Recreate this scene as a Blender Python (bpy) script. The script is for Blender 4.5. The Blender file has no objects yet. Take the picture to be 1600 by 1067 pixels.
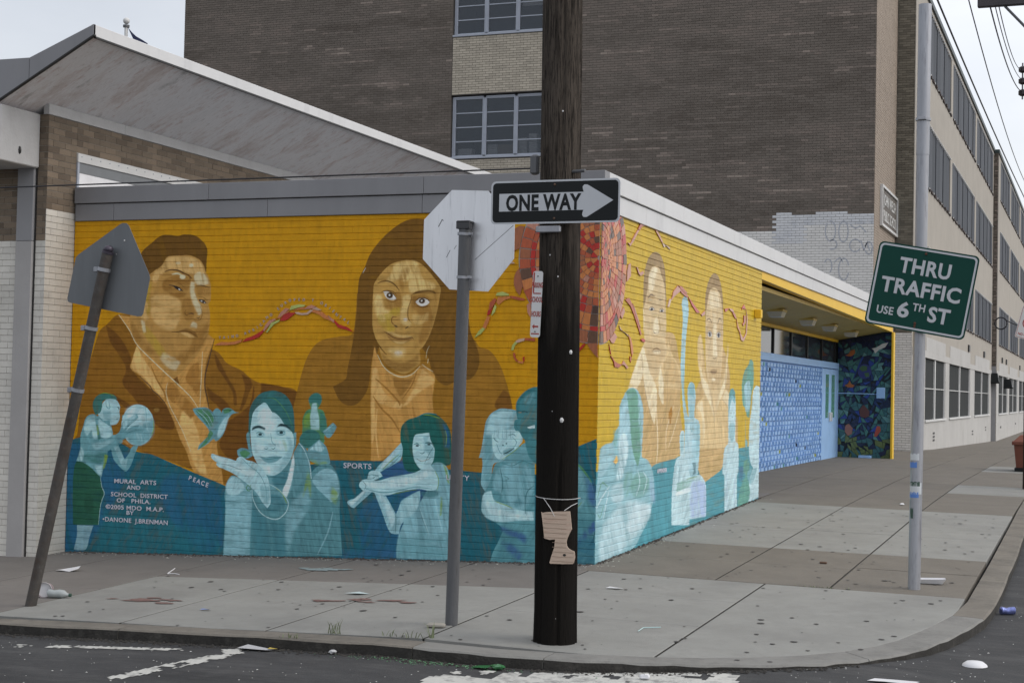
import bpy, math, random
import numpy as np
from mathutils import Vector, Matrix
random.seed(7); rng = np.random.default_rng(7)
scn = bpy.context.scene
# ---------------------------------------------------------------- camera
cam_d = bpy.data.cameras.new('camera'); cam = bpy.data.objects.new('camera', cam_d); scn.collection.objects.link(cam)
YAW, PITCH, ROLL = -0.367890406, 0.0317919685, 0.0214467295
CAM = Vector((4.48397, -13.91721, 1.55764))
_f = Vector((math.sin(YAW)*math.cos(PITCH), math.cos(YAW)*math.cos(PITCH), math.sin(PITCH)))
_r = Vector((math.cos(YAW), -math.sin(YAW), 0)); _u = _r.cross(_f)
_r2 = _r*math.cos(ROLL)+_u*math.sin(ROLL); _u2 = -_r*math.sin(ROLL)+_u*math.cos(ROLL)
cam.matrix_world = Matrix(((_r2.x,_u2.x,-_f.x,CAM.x),(_r2.y,_u2.y,-_f.y,CAM.y),(_r2.z,_u2.z,-_f.z,CAM.z),(0,0,0,1)))
cam_d.sensor_width = 36; cam_d.lens = 2398.49*36/1600; cam_d.clip_end = 2000; cam_d.clip_start = .05
scn.camera = cam
# ---------------------------------------------------------------- world, sun, exposure
SUN_EL, SUN_AZ = math.radians(42), math.radians(82)      # azimuth measured from +Y towards +X
wd = bpy.data.worlds.new('World'); scn.world = wd; wd.use_nodes = True
nt = wd.node_tree; nt.nodes.clear(); N = nt.nodes.new; LK = nt.links.new
out = N('ShaderNodeOutputWorld'); sky = N('ShaderNodeTexSky'); sky.sky_type = 'NISHITA'; sky.sun_disc = False
sky.sun_elevation = SUN_EL; sky.sun_rotation = SUN_AZ; sky.dust_density = 3
b1 = N('ShaderNodeBackground'); LK(sky.outputs[0], b1.inputs[0]); b1.inputs[1].default_value = .05
tc = N('ShaderNodeTexCoord'); mp = N('ShaderNodeMapping'); mp.inputs['Scale'].default_value = (1, 1, 2.6)
LK(tc.outputs['Generated'], mp.inputs[0])
n1 = N('ShaderNodeTexNoise'); n1.inputs['Scale'].default_value = 2.2; n1.inputs['Detail'].default_value = 7; n1.inputs['Roughness'].default_value = .55
LK(mp.outputs[0], n1.inputs['Vector'])
cr = N('ShaderNodeValToRGB'); cr.color_ramp.elements[0].position = .3; cr.color_ramp.elements[0].color = (.585,.595,.62,1)
cr.color_ramp.elements[1].position = .72; cr.color_ramp.elements[1].color = (.81,.81,.82,1); LK(n1.outputs[0], cr.inputs[0])
dt = N('ShaderNodeVectorMath'); dt.operation = 'DOT_PRODUCT'; LK(tc.outputs['Generated'], dt.inputs[0])
dt.inputs[1].default_value = (math.sin(SUN_AZ)*math.cos(SUN_EL), math.cos(SUN_AZ)*math.cos(SUN_EL), math.sin(SUN_EL))
mr = N('ShaderNodeMapRange'); mr.inputs['From Min'].default_value = -.45; mr.inputs['From Max'].default_value = .45
mr.inputs['To Min'].default_value = .74; mr.inputs['To Max'].default_value = 1.28; LK(dt.outputs['Value'], mr.inputs['Value'])
b2 = N('ShaderNodeBackground'); LK(cr.outputs[0], b2.inputs[0]); LK(mr.outputs[0], b2.inputs[1])
ad = N('ShaderNodeAddShader'); LK(b1.outputs[0], ad.inputs[0]); LK(b2.outputs[0], ad.inputs[1]); LK(ad.outputs[0], out.inputs[0])
sd = bpy.data.lights.new('sun', 'SUN'); sd.energy = 1.0; sd.angle = math.radians(30); sd.color = (1, .97, .92)
sun = bpy.data.objects.new('sun', sd); scn.collection.objects.link(sun)
sun.rotation_euler = (math.pi/2-SUN_EL, 0, math.pi-SUN_AZ)   # light travels from azimuth SUN_AZ
vs = scn.view_settings; vs.view_transform = 'Standard'; vs.look = 'None'; vs.exposure = 0.0; vs.gamma = 1; vs.use_curve_mapping = False
# ---------------------------------------------------------------- helpers
COL = scn.collection
def tag(o, label=None, cat=None, group=None, kind=None):
    if label: o['label'] = label
    if cat: o['category'] = cat
    if group: o['group'] = group
    if kind: o['kind'] = kind
    return o
def empty(name, loc=(0,0,0), rot=(0,0,0), parent=None):
    o = bpy.data.objects.new(name, None); COL.objects.link(o); o.location = loc; o.rotation_euler = rot
    o.empty_display_size = .2
    if parent: o.parent = parent
    return o
class MB:
    def __init__(s): s.v=[]; s.f=[]; s.mi=[]; s.m=0
    def add(s, vs, fs):
        b=len(s.v); s.v += [tuple(v) for v in vs]; s.f += [tuple(i+b for i in f) for f in fs]; s.mi += [s.m]*len(fs); return s
    def box(s, x0,x1,y0,y1,z0,z1):
        return s.add([(x0,y0,z0),(x1,y0,z0),(x1,y1,z0),(x0,y1,z0),(x0,y0,z1),(x1,y0,z1),(x1,y1,z1),(x0,y1,z1)],
            [(0,3,2,1),(4,5,6,7),(0,1,5,4),(1,2,6,5),(2,3,7,6),(3,0,4,7)])
    def bbox(s, x0,x1,y0,y1,z0,z1,b=.004):      # bevelled box (edges in the vertical and top faces)
        b=min(b,(x1-x0)/3,(y1-y0)/3,(z1-z0)/3)
        ring=lambda z,d:[(x0+d+b,y0+d,z),(x1-d-b,y0+d,z),(x1-d,y0+d+b,z),(x1-d,y1-d-b,z),(x1-d-b,y1-d,z),(x0+d+b,y1-d,z),(x0+d,y1-d-b,z),(x0+d,y0+d+b,z)]
        vs=ring(z0,b)+ring(z0+b,0)+ring(z1-b,0)+ring(z1,b); fs=[tuple(range(7,-1,-1)),tuple(range(24,32))]
        for k in range(3):
            for i in range(8): fs.append((k*8+i,k*8+(i+1)%8,k*8+8+(i+1)%8,k*8+8+i))
        return s.add(vs,fs)
    def prism(s, pts, d, axis='y', at=0.0):      # pts 2D (ccw seen from the -axis side), extruded along the axis from at to at+d
        n=len(pts)
        mk={'y':lambda a,b,c:(a,c,b),'x':lambda a,b,c:(c,a,b),'z':lambda a,b,c:(a,b,c)}[axis]
        vs=[mk(a,b,at) for a,b in pts]+[mk(a,b,at+d) for a,b in pts]
        return s.add(vs,[tuple(range(n)),tuple(range(2*n-1,n-1,-1))]+[(i,i+n,(i+1)%n+n,(i+1)%n) for i in range(n)])
    def tube(s, path, r, n=12, cap=True):
        path=[Vector(p) for p in path]; rs=r if isinstance(r,(list,tuple)) else [r]*len(path); vs=[]; fs=[]
        up=Vector((0,0,1))
        for i,p in enumerate(path):
            t=(path[min(i+1,len(path)-1)]-path[max(i-1,0)]).normalized()
            a=t.cross(up if abs(t.z)<.95 else Vector((1,0,0))).normalized(); b=t.cross(a)
            for k in range(n):
                w=2*math.pi*k/n; vs.append(p+a*rs[i]*math.cos(w)+b*rs[i]*math.sin(w))
        for i in range(len(path)-1):
            for k in range(n): fs.append((i*n+k,i*n+(k+1)%n,(i+1)*n+(k+1)%n,(i+1)*n+k))
        if cap: fs += [tuple(range(n-1,-1,-1)),tuple(range((len(path)-1)*n,len(path)*n))]
        return s.add(vs,fs)
    def sphere(s, c, r, n=12, sz=1.0):
        vs=[];fs=[];m=n//2
        for i in range(m+1):
            th=math.pi*i/m
            for k in range(n): vs.append((c[0]+r*math.sin(th)*math.cos(2*math.pi*k/n),c[1]+r*math.sin(th)*math.sin(2*math.pi*k/n),c[2]+r*sz*math.cos(th)))
        for i in range(m):
            for k in range(n): fs.append((i*n+k,(i+1)*n+k,(i+1)*n+(k+1)%n,i*n+(k+1)%n))
        return s.add(vs,fs)
    def build(s, name, mat, parent=None, smooth=False, fix=True):
        me=bpy.data.meshes.new(name); me.from_pydata(s.v,[],s.f)
        mats=mat if isinstance(mat,(list,tuple)) else [mat]
        for m in mats: me.materials.append(m)
        if len(mats)>1: me.polygons.foreach_set('material_index', s.mi)
        if fix:
            import bmesh
            bm=bmesh.new(); bm.from_mesh(me); bmesh.ops.recalc_face_normals(bm, faces=bm.faces); bm.to_mesh(me); bm.free()
        if smooth:
            me.polygons.foreach_set('use_smooth',[True]*len(me.polygons)); me.update()
            try: me.set_sharp_from_angle(angle=math.radians(40))
            except Exception: pass
        o=bpy.data.objects.new(name, me); COL.objects.link(o)
        if parent: o.parent=parent
        return o
def share(name, src, parent=None, loc=(0,0,0), rot=(0,0,0)):
    o=bpy.data.objects.new(name, src.data); COL.objects.link(o); o.location=loc; o.rotation_euler=rot
    if parent: o.parent=parent
    return o
# ---------------------------------------------------------------- materials
def mat(name, col, rough=.8, var=.15, vscale=6, bump=.15, bscale=120, spec=.3, metal=0, stains=None, grain=None, rnd=None, coat=0):
    """base colour varied by two noises in object-world position, plus fine bump"""
    m=bpy.data.materials.new(name); m.use_nodes=True; t=m.node_tree; n=t.nodes; l=t.links; bs=n['Principled BSDF']
    geo=n.new('ShaderNodeNewGeometry'); pos=geo.outputs['Position']
    mpn=n.new('ShaderNodeMapping'); l.new(pos,mpn.inputs[0]); mpn.inputs['Scale'].default_value=grain or (1,1,1)
    a=n.new('ShaderNodeTexNoise'); a.inputs['Scale'].default_value=vscale; a.inputs['Detail'].default_value=6; a.inputs['Roughness'].default_value=.65; l.new(mpn.outputs[0],a.inputs['Vector'])
    mr=n.new('ShaderNodeMapRange'); mr.inputs['From Min'].default_value=.25; mr.inputs['From Max'].default_value=.75
    mr.inputs['To Min'].default_value=1-var; mr.inputs['To Max'].default_value=1+var; l.new(a.outputs[0],mr.inputs['Value'])
    mul=n.new('ShaderNodeVectorMath'); mul.operation='SCALE'; mul.inputs[0].default_value=col[:3]; l.new(mr.outputs[0],mul.inputs['Scale'])
    cur=mul.outputs[0]
    for (sc,lo,hi,c2,fac) in (stains or []):
        sn=n.new('ShaderNodeTexNoise'); sn.inputs['Scale'].default_value=sc; sn.inputs['Detail'].default_value=8; sn.inputs['Roughness'].default_value=.7; l.new(mpn.outputs[0],sn.inputs['Vector'])
        r=n.new('ShaderNodeMapRange'); r.inputs['From Min'].default_value=lo; r.inputs['From Max'].default_value=hi; r.inputs['To Max'].default_value=fac; l.new(sn.outputs[0],r.inputs['Value'])
        mx=n.new('ShaderNodeMix'); mx.data_type='RGBA'; l.new(r.outputs[0],mx.inputs['Factor']); l.new(cur,mx.inputs['A']); mx.inputs['B'].default_value=(*c2,1); cur=mx.outputs['Result']
    if rnd:    # per-piece colour from the mesh attribute or the object
        at=n.new('ShaderNodeAttribute'); at.attribute_name='rnd'
        ra=n.new('ShaderNodeValToRGB'); ra.color_ramp.interpolation='LINEAR'
        els=ra.color_ramp.elements
        els[0].position=rnd[0][0]; els[0].color=(*rnd[0][1],1); els[1].position=rnd[-1][0]; els[1].color=(*rnd[-1][1],1)
        for p,c in rnd[1:-1]: e=els.new(p); e.color=(*c,1)
        l.new(at.outputs['Fac'],ra.inputs[0])
        m2=n.new('ShaderNodeVectorMath'); m2.operation='MULTIPLY'; l.new(cur,m2.inputs[0]); l.new(ra.outputs[0],m2.inputs[1]); cur=m2.outputs[0]
    l.new(cur,bs.inputs['Base Color'])
    bs.inputs['Roughness'].default_value=rough; bs.inputs['Metallic'].default_value=metal; bs.inputs['Specular IOR Level'].default_value=spec
    bs.inputs['Coat Weight'].default_value=coat
    if bump:
        b=n.new('ShaderNodeTexNoise'); b.inputs['Scale'].default_value=bscale; b.inputs['Detail'].default_value=3; l.new(mpn.outputs[0],b.inputs['Vector'])
        bp=n.new('ShaderNodeBump'); bp.inputs['Strength'].default_value=bump; bp.inputs['Distance'].default_value=.01; l.new(b.outputs[0],bp.inputs['Height']); l.new(bp.outputs[0],bs.inputs['Normal'])
    return m
def simple(name,col,rough=.6,metal=0,spec=.4,**k): return mat(name,col,rough,var=k.pop('var',.08),bump=k.pop('bump',0),spec=spec,metal=metal,**k)
BROWNR=[(0,(.62,.60,.58)),(.5,(1,1,1)),(.75,(1.25,1.2,1.2)),(1,(1.9,1.85,1.85))]
M={}
M['brown']=mat('brown_brick',(.160,.138,.119),.9,.08,3,.2,60,rnd=BROWNR)
M['brown_joint']=mat('brown_mortar',(.10,.09,.08),.95,.1,5,.2)
M['tan']=mat('tan_brick',(.45,.405,.33),.85,.08,3,.3,60,rnd=[(0,(.86,.86,.86)),(1,(1.12,1.12,1.12))])
M['tan_joint']=mat('tan_mortar',(.26,.235,.20),.95,.1,5,.2)
M['tan_side']=mat('tan_render_brick',(.33,.275,.225),.85,.12,2,.3,60)
M['cream']=mat('cream_brick',(.40,.37,.325),.85,.08,1.2,.3,40,stains=[(.8,.5,.8,(.30,.275,.24),.4)])
M['whitep']=mat('white_paint_brick',(.72,.71,.69),.6,.07,3,.2,70,stains=[(2.2,.55,.75,(.42,.41,.39),.45)],rnd=[(0,(.93,.93,.93)),(1,(1.05,1.05,1.05))])
M['whitep_blue']=mat('faded_white_paint_brick',(.64,.65,.67),.6,.07,2,.2,70,stains=[(1.3,.52,.66,(.40,.43,.50),.55)],rnd=[(0,(.93,.93,.93)),(1,(1.05,1.05,1.05))])
M['white_joint']=mat('white_paint_joint',(.45,.44,.43),.8,.2,6,.1)
M['wingw']=mat('cream_white_paint_brick',(.62,.60,.55),.7,.10,2.5,.2,70,stains=[(3,.5,.75,(.30,.28,.25),.4)],rnd=[(0,(.93,.93,.93)),(1,(1.05,1.05,1.05))])
M['wingjoint']=mat('cream_paint_joint',(.34,.32,.29),.8,.2,6,.1)
M['wingb']=mat('wing_brown_brick',(.17,.135,.10),.85,.15,3,.3,60,rnd=[(0,(.72,.70,.70)),(.5,(1,1,1)),(1,(1.25,1.22,1.2))])
M['fascia']=mat('fascia_metal_shaded',(.235,.235,.247),.45,.10,1.6,.05,20,spec=.4,metal=.2,stains=[(2.5,.55,.8,(.24,.24,.26),.5)],grain=(1,1,.25))  # front fascia tone, with the shade of that face put into the colour
M['fascia_lit']=mat('fascia_metal_lit',(.62,.62,.62),.45,.06,1.4,.05,20,spec=.5,metal=.1,stains=[(2.2,.55,.75,(.40,.40,.41),.5)],grain=(1,1,.3))  # the same fascia metal made paler: side-face light put into the colour
M['roof']=simple('roof_felt',(.12,.12,.12),.9)
M['concrete_soffit']=mat('peeling_soffit',(.82,.82,.85),.8,.10,1.3,.35,25,grain=(.55,1.8,1.1),stains=[(1.3,.50,.64,(.52,.44,.42),.7),(5,.55,.66,(.52,.38,.36),.5),(14,.56,.68,(.36,.32,.32),.5),(24,.58,.70,(.85,.85,.87),.7),(2.2,.60,.72,(.20,.20,.19),.7)])
M['concrete_white']=mat('white_painted_concrete',(.47,.47,.47),.75,.10,2.5,.3,40,stains=[(2.5,.48,.70,(.30,.29,.29),.6)])
M['column']=mat('grey_painted_concrete',(.27,.27,.28),.75,.06,2,.2,50)
M['yellow']=mat('yellow_paint',(.80,.50,.035),.5,.06,2,.15,60)
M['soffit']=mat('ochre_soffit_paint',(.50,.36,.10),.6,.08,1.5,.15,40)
M['bluep']=mat('blue_gloss_paint',(.30,.49,.78),.45,.08,3,.15,60)
M['bluep_shade']=mat('blue_paint_shade',(.17,.32,.60),.5,.08,3,.15,60)  # deeper blue carries the shade in the recesses between relief blocks
M['green_glass']=simple('green_door_glass',(.10,.28,.22),.15,spec=.6)
M['frame']=mat('window_frame_metal',(.36,.39,.45),.5,.08,4,0,spec=.5)
M['frame_dark']=mat('dark_window_frame',(.03,.03,.03),.4,.1,4,0)
M['ledge']=mat('white_metal_trim',(.62,.62,.61),.5,.08,3,.05)
M['concrete_l']=mat('light_concrete',(.255,.256,.240),.85,.10,2.2,.5,160,stains=[(.9,.48,.72,(.19,.188,.178),.75),(5,.52,.72,(.205,.20,.19),.55),(22,.54,.75,(.20,.197,.19),.45),(9,.64,.72,(.20,.195,.19),.5),(60,.66,.74,(.22,.215,.21),.45)])
M['concrete_b']=mat('exposed_aggregate_concrete',(.165,.150,.128),.9,.14,1.8,.5,170,stains=[(1.3,.5,.75,(.13,.12,.105),.6),(6,.52,.72,(.15,.135,.115),.5),(24,.55,.75,(.27,.24,.20),.4),(90,.60,.72,(.38,.35,.31),.45)])
M['concrete_d']=mat('old_dark_concrete',(.172,.160,.148),.9,.12,1.5,.45,150,stains=[(1.3,.5,.75,(.12,.11,.105),.5),(80,.62,.74,(.32,.29,.27),.4)])
M['kerb']=mat('kerb_concrete',(.175,.160,.137),.9,.22,2.2,.6,80,stains=[(2.5,.48,.68,(.085,.08,.072),.7),(14,.52,.7,(.10,.095,.085),.5)])
M['asphalt']=mat('asphalt',(.052,.053,.055),.9,.2,1.2,.7,150,grain=(.45,1.4,1),stains=[(1.1,.48,.7,(.025,.025,.027),.7),(2.3,.52,.66,(.088,.088,.088),.6),(9,.52,.70,(.10,.10,.098),.45),(26,.55,.7,(.03,.03,.032),.5),(140,.62,.72,(.15,.15,.145),.45)])
M['mark']=mat('worn_road_paint',(.50,.50,.47),.7,.12,6,.4,120,stains=[(12,.48,.64,(.15,.15,.15),.75)])
M['grime']=mat('gutter_dirt',(.045,.042,.038),.95,.3,8,.6,60)
# ---------------------------------------------------------------- ground heights
_YK=[-20,0,7.4,13,22,30,36,62,92,300]; _ZK=[-.536,0,.198,.27,.26,.19,.06,-.3,-.3,-.3]
def gz(X,Y):
    w=min(max((7-Y)/6,0),1)
    return -.069+(min(X,0)*.0373*w-.008*max(X,0))+float(np.interp(Y,_YK,_ZK))
def rdz(x,y):   # the road lies a step below the pavement, nearly flush at the dropped corner kerb
    return -.078+.058*math.exp(-(((x-2.75)**2+(y+3.75)**2)/1.1**2)**1.3)
def road_z(x,y): return gz(x,y)+rdz(x,y)
# ---------------------------------------------------------------- road sheet
def sheet(name, xs, ys, dz, m, kind='structure'):
    v=[];f=[]
    for y in ys:
        for x in xs: v.append((x,y,road_z(x,y)))
    nx=len(xs)
    for j in range(len(ys)-1):
        for i in range(nx-1): f.append((j*nx+i,j*nx+i+1,(j+1)*nx+i+1,(j+1)*nx+i))
    b=MB(); b.add(v,f); o=b.build(name,m,fix=False); o['kind']=kind; return o
road=sheet('road',[-60,-30,-15]+[x*1.0 for x in range(-10,0)]+[x*.25 for x in range(0,22)]+[6,8,12,20,40,80],[-60,-40,-30,-20,-16,-12,-9,-7]+[-6.5+.25*k for k in range(0,22)]+[-1,0,1,2,4,6,7.4,9,11,13,17,22,26,30,36,42,50,62,75,92,130,200,300],-.078,M['asphalt'])
DIRT=mat('joint_dirt',(.030,.028,.024),.95,.3,9,.4,80)
plain=MB(); plain.add([(-900,-900,-3.0),(900,-900,-3.0),(900,900,-3.0),(-900,900,-3.0)],[(0,1,2,3)]); g=plain.build('ground',mat('distant_ground',(.10,.10,.095),.95,.2,.02,0)); g['kind']='structure'
# ---------------------------------------------------------------- pavement: kerb stones and slabs
KO=[(-30,-3.55),(-12,-4.05),(-3.4,-4.28),(-2.3,-4.29),(-1.1,-4.33),(.15,-4.42),(.7,-4.42),(1.2,-4.36),(1.7,-4.24),(2.1,-4.12),(2.48,-3.95),(2.8,-3.73),(3.05,-3.45),(3.25,-3.1),(3.38,-2.75),(3.53,-2.1),(3.64,-1.4),(3.68,-.6),(3.68,1.9),(3.65,6),(3.6,12),(3.6,300)]
KI=[(-30,-3.33),(-12,-3.83),(-3.4,-4.06),(-2.3,-4.07),(-1.1,-4.11),(.15,-4.19),(.7,-4.20),(1.2,-4.13),(1.65,-4.02),(2.0,-3.89),(2.33,-3.70),(2.62,-3.48),(2.85,-3.22),(3.02,-2.93),(3.14,-2.62),(3.28,-2.02),(3.40,-1.35),(3.45,-.6),(3.46,1.9),(3.45,6),(3.42,12),(3.42,300)]
def dense(P, n=4):
    o=[]
    for a,b in zip(P[:-1],P[1:]):
        for k in range(n): o.append((a[0]+(b[0]-a[0])*k/n,a[1]+(b[1]-a[1])*k/n))
    return o+[P[-1]]
pav=empty('pavement'); pav['kind']='structure'
M['kerb_corner']=mat('corner_kerb_concrete',(.225,.222,.208),.85,.15,2.2,.5,120,stains=[(2.2,.45,.66,(.10,.098,.093),.65),(20,.54,.7,(.14,.135,.13),.5)])
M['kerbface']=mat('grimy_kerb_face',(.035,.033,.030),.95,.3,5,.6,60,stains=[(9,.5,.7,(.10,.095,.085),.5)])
def kerb_piece(a,b):
    mb=MB(); n=b-a+1; v=[]
    for i in range(a,b+1):
        (xo,yo),(xi,yi)=KOd[i],KId[i]
        if i==a or i==b:
            j=i+1 if i==a else i-1; t=.0035/max(math.hypot(KOd[j][0]-xo,KOd[j][1]-yo),1e-6)
            xo+=(KOd[j][0]-xo)*t; yo+=(KOd[j][1]-yo)*t; xi+=(KId[j][0]-xi)*t; yi+=(KId[j][1]-yi)*t
        dx,dy=xi-xo,yi-yo; L=math.hypot(dx,dy); dx/=L; dy/=L; w=.006*math.sin(i*1.7)+.004*math.sin(i*4.1)
        z=gz(xi,yi)
        v+=[(xo-dx*.004,yo-dy*.004,z-.16),(xo+dx*w*.5,yo+dy*w*.5,z-.016+w*.4),(xo+dx*.014,yo+dy*.014,z-.003),(xi,yi,z),(xi,yi,z-.14)]
    f=[]
    for k in range(n-1):
        for j in range(4): f.append((k*5+j,k*5+j+1,(k+1)*5+j+1,(k+1)*5+j))
    f+=[(0,1,2,3,4),tuple((n-1)*5+q for q in (4,3,2,1,0))]
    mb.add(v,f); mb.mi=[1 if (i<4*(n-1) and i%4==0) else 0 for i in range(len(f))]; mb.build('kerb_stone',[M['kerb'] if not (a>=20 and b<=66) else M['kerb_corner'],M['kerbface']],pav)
KOd,KId=dense(KO),dense(KI)
br=[0,2,4,6,8,12,20,27,48,64,72,76,78,80,82,83,84]
br=sorted(set([min(x,len(KOd)-1) for x in br]+[len(KOd)-1]))
for a,b in zip(br[:-1],br[1:]): kerb_piece(a,b)
def clipc(poly, edge):   # keep the part left of edge a->b
    (ax,ay),(bx,by)=edge; o=[]
    sd_=lambda p:(bx-ax)*(p[1]-ay)-(by-ay)*(p[0]-ax)
    for i in range(len(poly)):
        p,q=poly[i],poly[(i+1)%len(poly)]; sp,sq=sd_(p),sd_(q)
        if sp>=0: o.append(p)
        if (sp>=0)!=(sq>=0): t=sp/(sp-sq); o.append((p[0]+(q[0]-p[0])*t,p[1]+(q[1]-p[1])*t))
    return o
KC=[(x+(-.004 if y>-3 else 0),y+.006) for x,y in KI]
dirt_rects=[]
def slab(x0,x1,y0,y1,m,dz=0,skew=0,gt=None):
    g=.009
    ga,gb=(gt or (g,g)); p=[(x0+g,y0+ga),(x1-g,y0+ga),(x1-g,y1-gb+skew),(x0+g,y1-gb)]
    # densify so slabs follow the fall of the ground
    q=[]; dirt_rects.append((x0,x1,y0,y1))
    for i in range(4):
        a,b=p[i],p[(i+1)%4]; n=max(1,int(math.hypot(b[0]-a[0],b[1]-a[1])/.8))
        q+=[(a[0]+(b[0]-a[0])*k/n,a[1]+(b[1]-a[1])*k/n) for k in range(n)]
    for e in zip(KC[:-1],KC[1:]):
        q=clipc(q,e)
        if len(q)<3: return None
    z=(random.uniform(-.001,.002) if gt is None else 0)+dz
    mb=MB(); n=len(q); cx=sum(a for a,b in q)/n; cy=sum(b for a,b in q)/n
    inner=[(a+(cx-a)*.010/max(.1,math.hypot(cx-a,cy-b)),b+(cy-b)*.010/max(.1,math.hypot(cx-a,cy-b))) for a,b in q]
    v=[(a,b,gz(a,b)+z) for a,b in inner]+[(a,b,gz(a,b)+z-.0035) for a,b in q]+[(a,b,gz(a,b)+z-.055) for a,b in q]+[(cx,cy,gz(cx,cy)+z)]
    f=[(i,(i+1)%n,3*n) for i in range(n)]+[(n+i,n+(i+1)%n,(i+1)%n,i) for i in range(n)]+[(2*n+i,2*n+(i+1)%n,n+(i+1)%n,n+i) for i in range(n)]
    mb.add(v,f); return mb.build('slab',m,pav)
A_=-1.6
XL=[-3.79,-2.48,-1.18,.08]
for a,b in zip(XL[:-1],XL[1:]):
    slab(a,b,-6,-2.86,M['concrete_l'],gt=(.009,.003)); slab(a,b,-2.86,A_,M['concrete_l'],gt=(.003,.009)); slab(a,b,A_,.0,M['concrete_d'],-.001)
for a,b in zip([-12.5,-9.5,-7.6,-5.1],[-9.5,-7.6,-5.1,-3.79]):
    slab(a,b,-6,-2.45,M['concrete_d']); slab(a,b,-2.45,0,M['concrete_d'])
slab(-30,-12.5,-6,0,M['concrete_d'])
slab(1.72,4.5,-6,-.42,M['concrete_l'])
for y0,y1,gg in ((-6,-2.75,(.009,.0025)),(-2.75,-1.55,(.0025,.0025)),(-1.55,-.42,(.0025,.009))): slab(.08,1.72,y0,y1,M['concrete_l'],gt=gg)
XR=[0,1.27,2.28,4.5]
for a,b in zip(XR[:-1],XR[1:]):
    slab(a,b,-.42,.85 if b<4 else 1.0,M['concrete_b']); slab(a,b,.85 if b<4 else 1.0,2.08,M['concrete_b'])
    slab(a,b,2.08,3.9,M['concrete_l']); slab(a,b,3.9,6.85,M['concrete_l'])
YR=[6.85,8.4,10.2,12.2,14.6,17.2,20,23,26.5,30.5]
for k,(y0,y1) in enumerate(zip(YR[:-1],YR[1:])):
    for i,(a,b) in enumerate(zip([-1.3]+XR[:-1],XR)):
        if a<0 and y0<7.4: continue
        slab(a,b,y0,y1,M['concrete_l'] if (i==3 and k in (2,5)) else M['concrete_b'])
slab(-1.3,0,7.45,8.4,M['concrete_d'])
for y0,y1 in zip([30.5,36,43,52,64,80],[36,43,52,64,80,130]):
    for a,b in ((-.5,1.2),(1.2,2.3),(2.3,4.5)): slab(a,b,y0,y1,M['concrete_b'])
# dirt bedded under the slab joints
q=MB()
for (x0,x1,y0,y1) in dirt_rects:
    if x0<-13: continue
    def pt(x,y):
        for _ in range(2):
            for (ax,ay),(bx,by) in zip(KC[:-1],KC[1:]):
                d=(bx-ax)*(y-ay)-(by-ay)*(x-ax)
                if d<0: L2=(bx-ax)**2+(by-ay)**2; x-=-(by-ay)*d/L2; y-=(bx-ax)*d/L2
        return (x,y,gz(x,y)-.0042)
    nx=max(1,int((x1-x0)/.9)); ny=max(1,int((y1-y0)/.9))
    for i in range(nx):
        for j in range(ny):
            xs=(x0+(x1-x0)*i/nx,x0+(x1-x0)*(i+1)/nx); ys=(y0+(y1-y0)*j/ny,y0+(y1-y0)*(j+1)/ny)
            q.add([pt(xs[0],ys[0]),pt(xs[1],ys[0]),pt(xs[1],ys[1]),pt(xs[0],ys[1])],[(0,1,2,3)])
q.build('joint_dirt',DIRT,pav,fix=False)
# ---------------------------------------------------------------- bricks
CH=.0677; BL=.203
def hnoise(u,v,s=1):   # smooth lattice noise 0..1
    def h(i,j): x=np.sin(i*127.1+j*311.7+s*74.7)*43758.5453; return x-np.floor(x)
    i=np.floor(u);j=np.floor(v);a=u-i;b=v-j;a=a*a*(3-2*a);b=b*b*(3-2*b)
    return (h(i,j)*(1-a)+h(i+1,j)*a)*(1-b)+(h(i,j+1)*(1-a)+h(i+1,j+1)*a)*b
def brick_list(rects, zoff=0.0):
    o=[]
    for (u0,u1,z0,z1) in rects:
        for k in range(int(math.floor((z0-zoff)/CH))-1,int(math.ceil((z1-zoff)/CH))+1):
            a,b=max(z0,zoff+k*CH),min(z1,zoff+(k+1)*CH)
            if b-a<.012: continue
            off=(k%2)*BL/2
            for i in range(int(math.floor((u0-off)/BL))-1,int(math.ceil((u1-off)/BL))+1):
                c,d=max(u0,off+i*BL),min(u1,off+(i+1)*BL)
                if d-c<.02: continue
                o.append((c,d,a,b))
    return o
def brick_mesh_data(B, plane, at, depth, gz_, gu, bev, jit=.0015, local=False):
    bu=min(bev,gu*.3)
    B=np.array(B); n=len(B); u0,u1,z0,z1=B[:,0]+gu/2,B[:,1]-gu/2,B[:,2]+gz_/2,B[:,3]-gz_/2
    d=depth+rng.uniform(-jit,jit,n)
    U=np.stack([u0,u1,u1,u0,u0+bu,u1-bu,u1-bu,u0+bu,  u0,u1,u1,u0],1)
    Z=np.stack([z0,z0,z1,z1,z0+bev,z0+bev,z1-bev,z1-bev,  z0,z0,z1,z1],1)
    D=np.stack([d-bev*.7]*4+[d]*4+[np.zeros(n)]*4,1)
    V=np.stack([U,at-D,Z],-1) if plane=='F' else np.stack([at+D,U,Z],-1)
    q=np.array([[4,5,6,7],[0,1,5,4],[1,2,6,5],[2,3,7,6],[3,0,4,7],[8,9,1,0],[9,10,2,1],[10,11,3,2],[11,8,0,3]])
    if plane=='R': pass
    F=(q[None]+12*np.arange(n)[:,None,None]).reshape(-1,4)
    return V.reshape(-1,3),F,n
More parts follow.
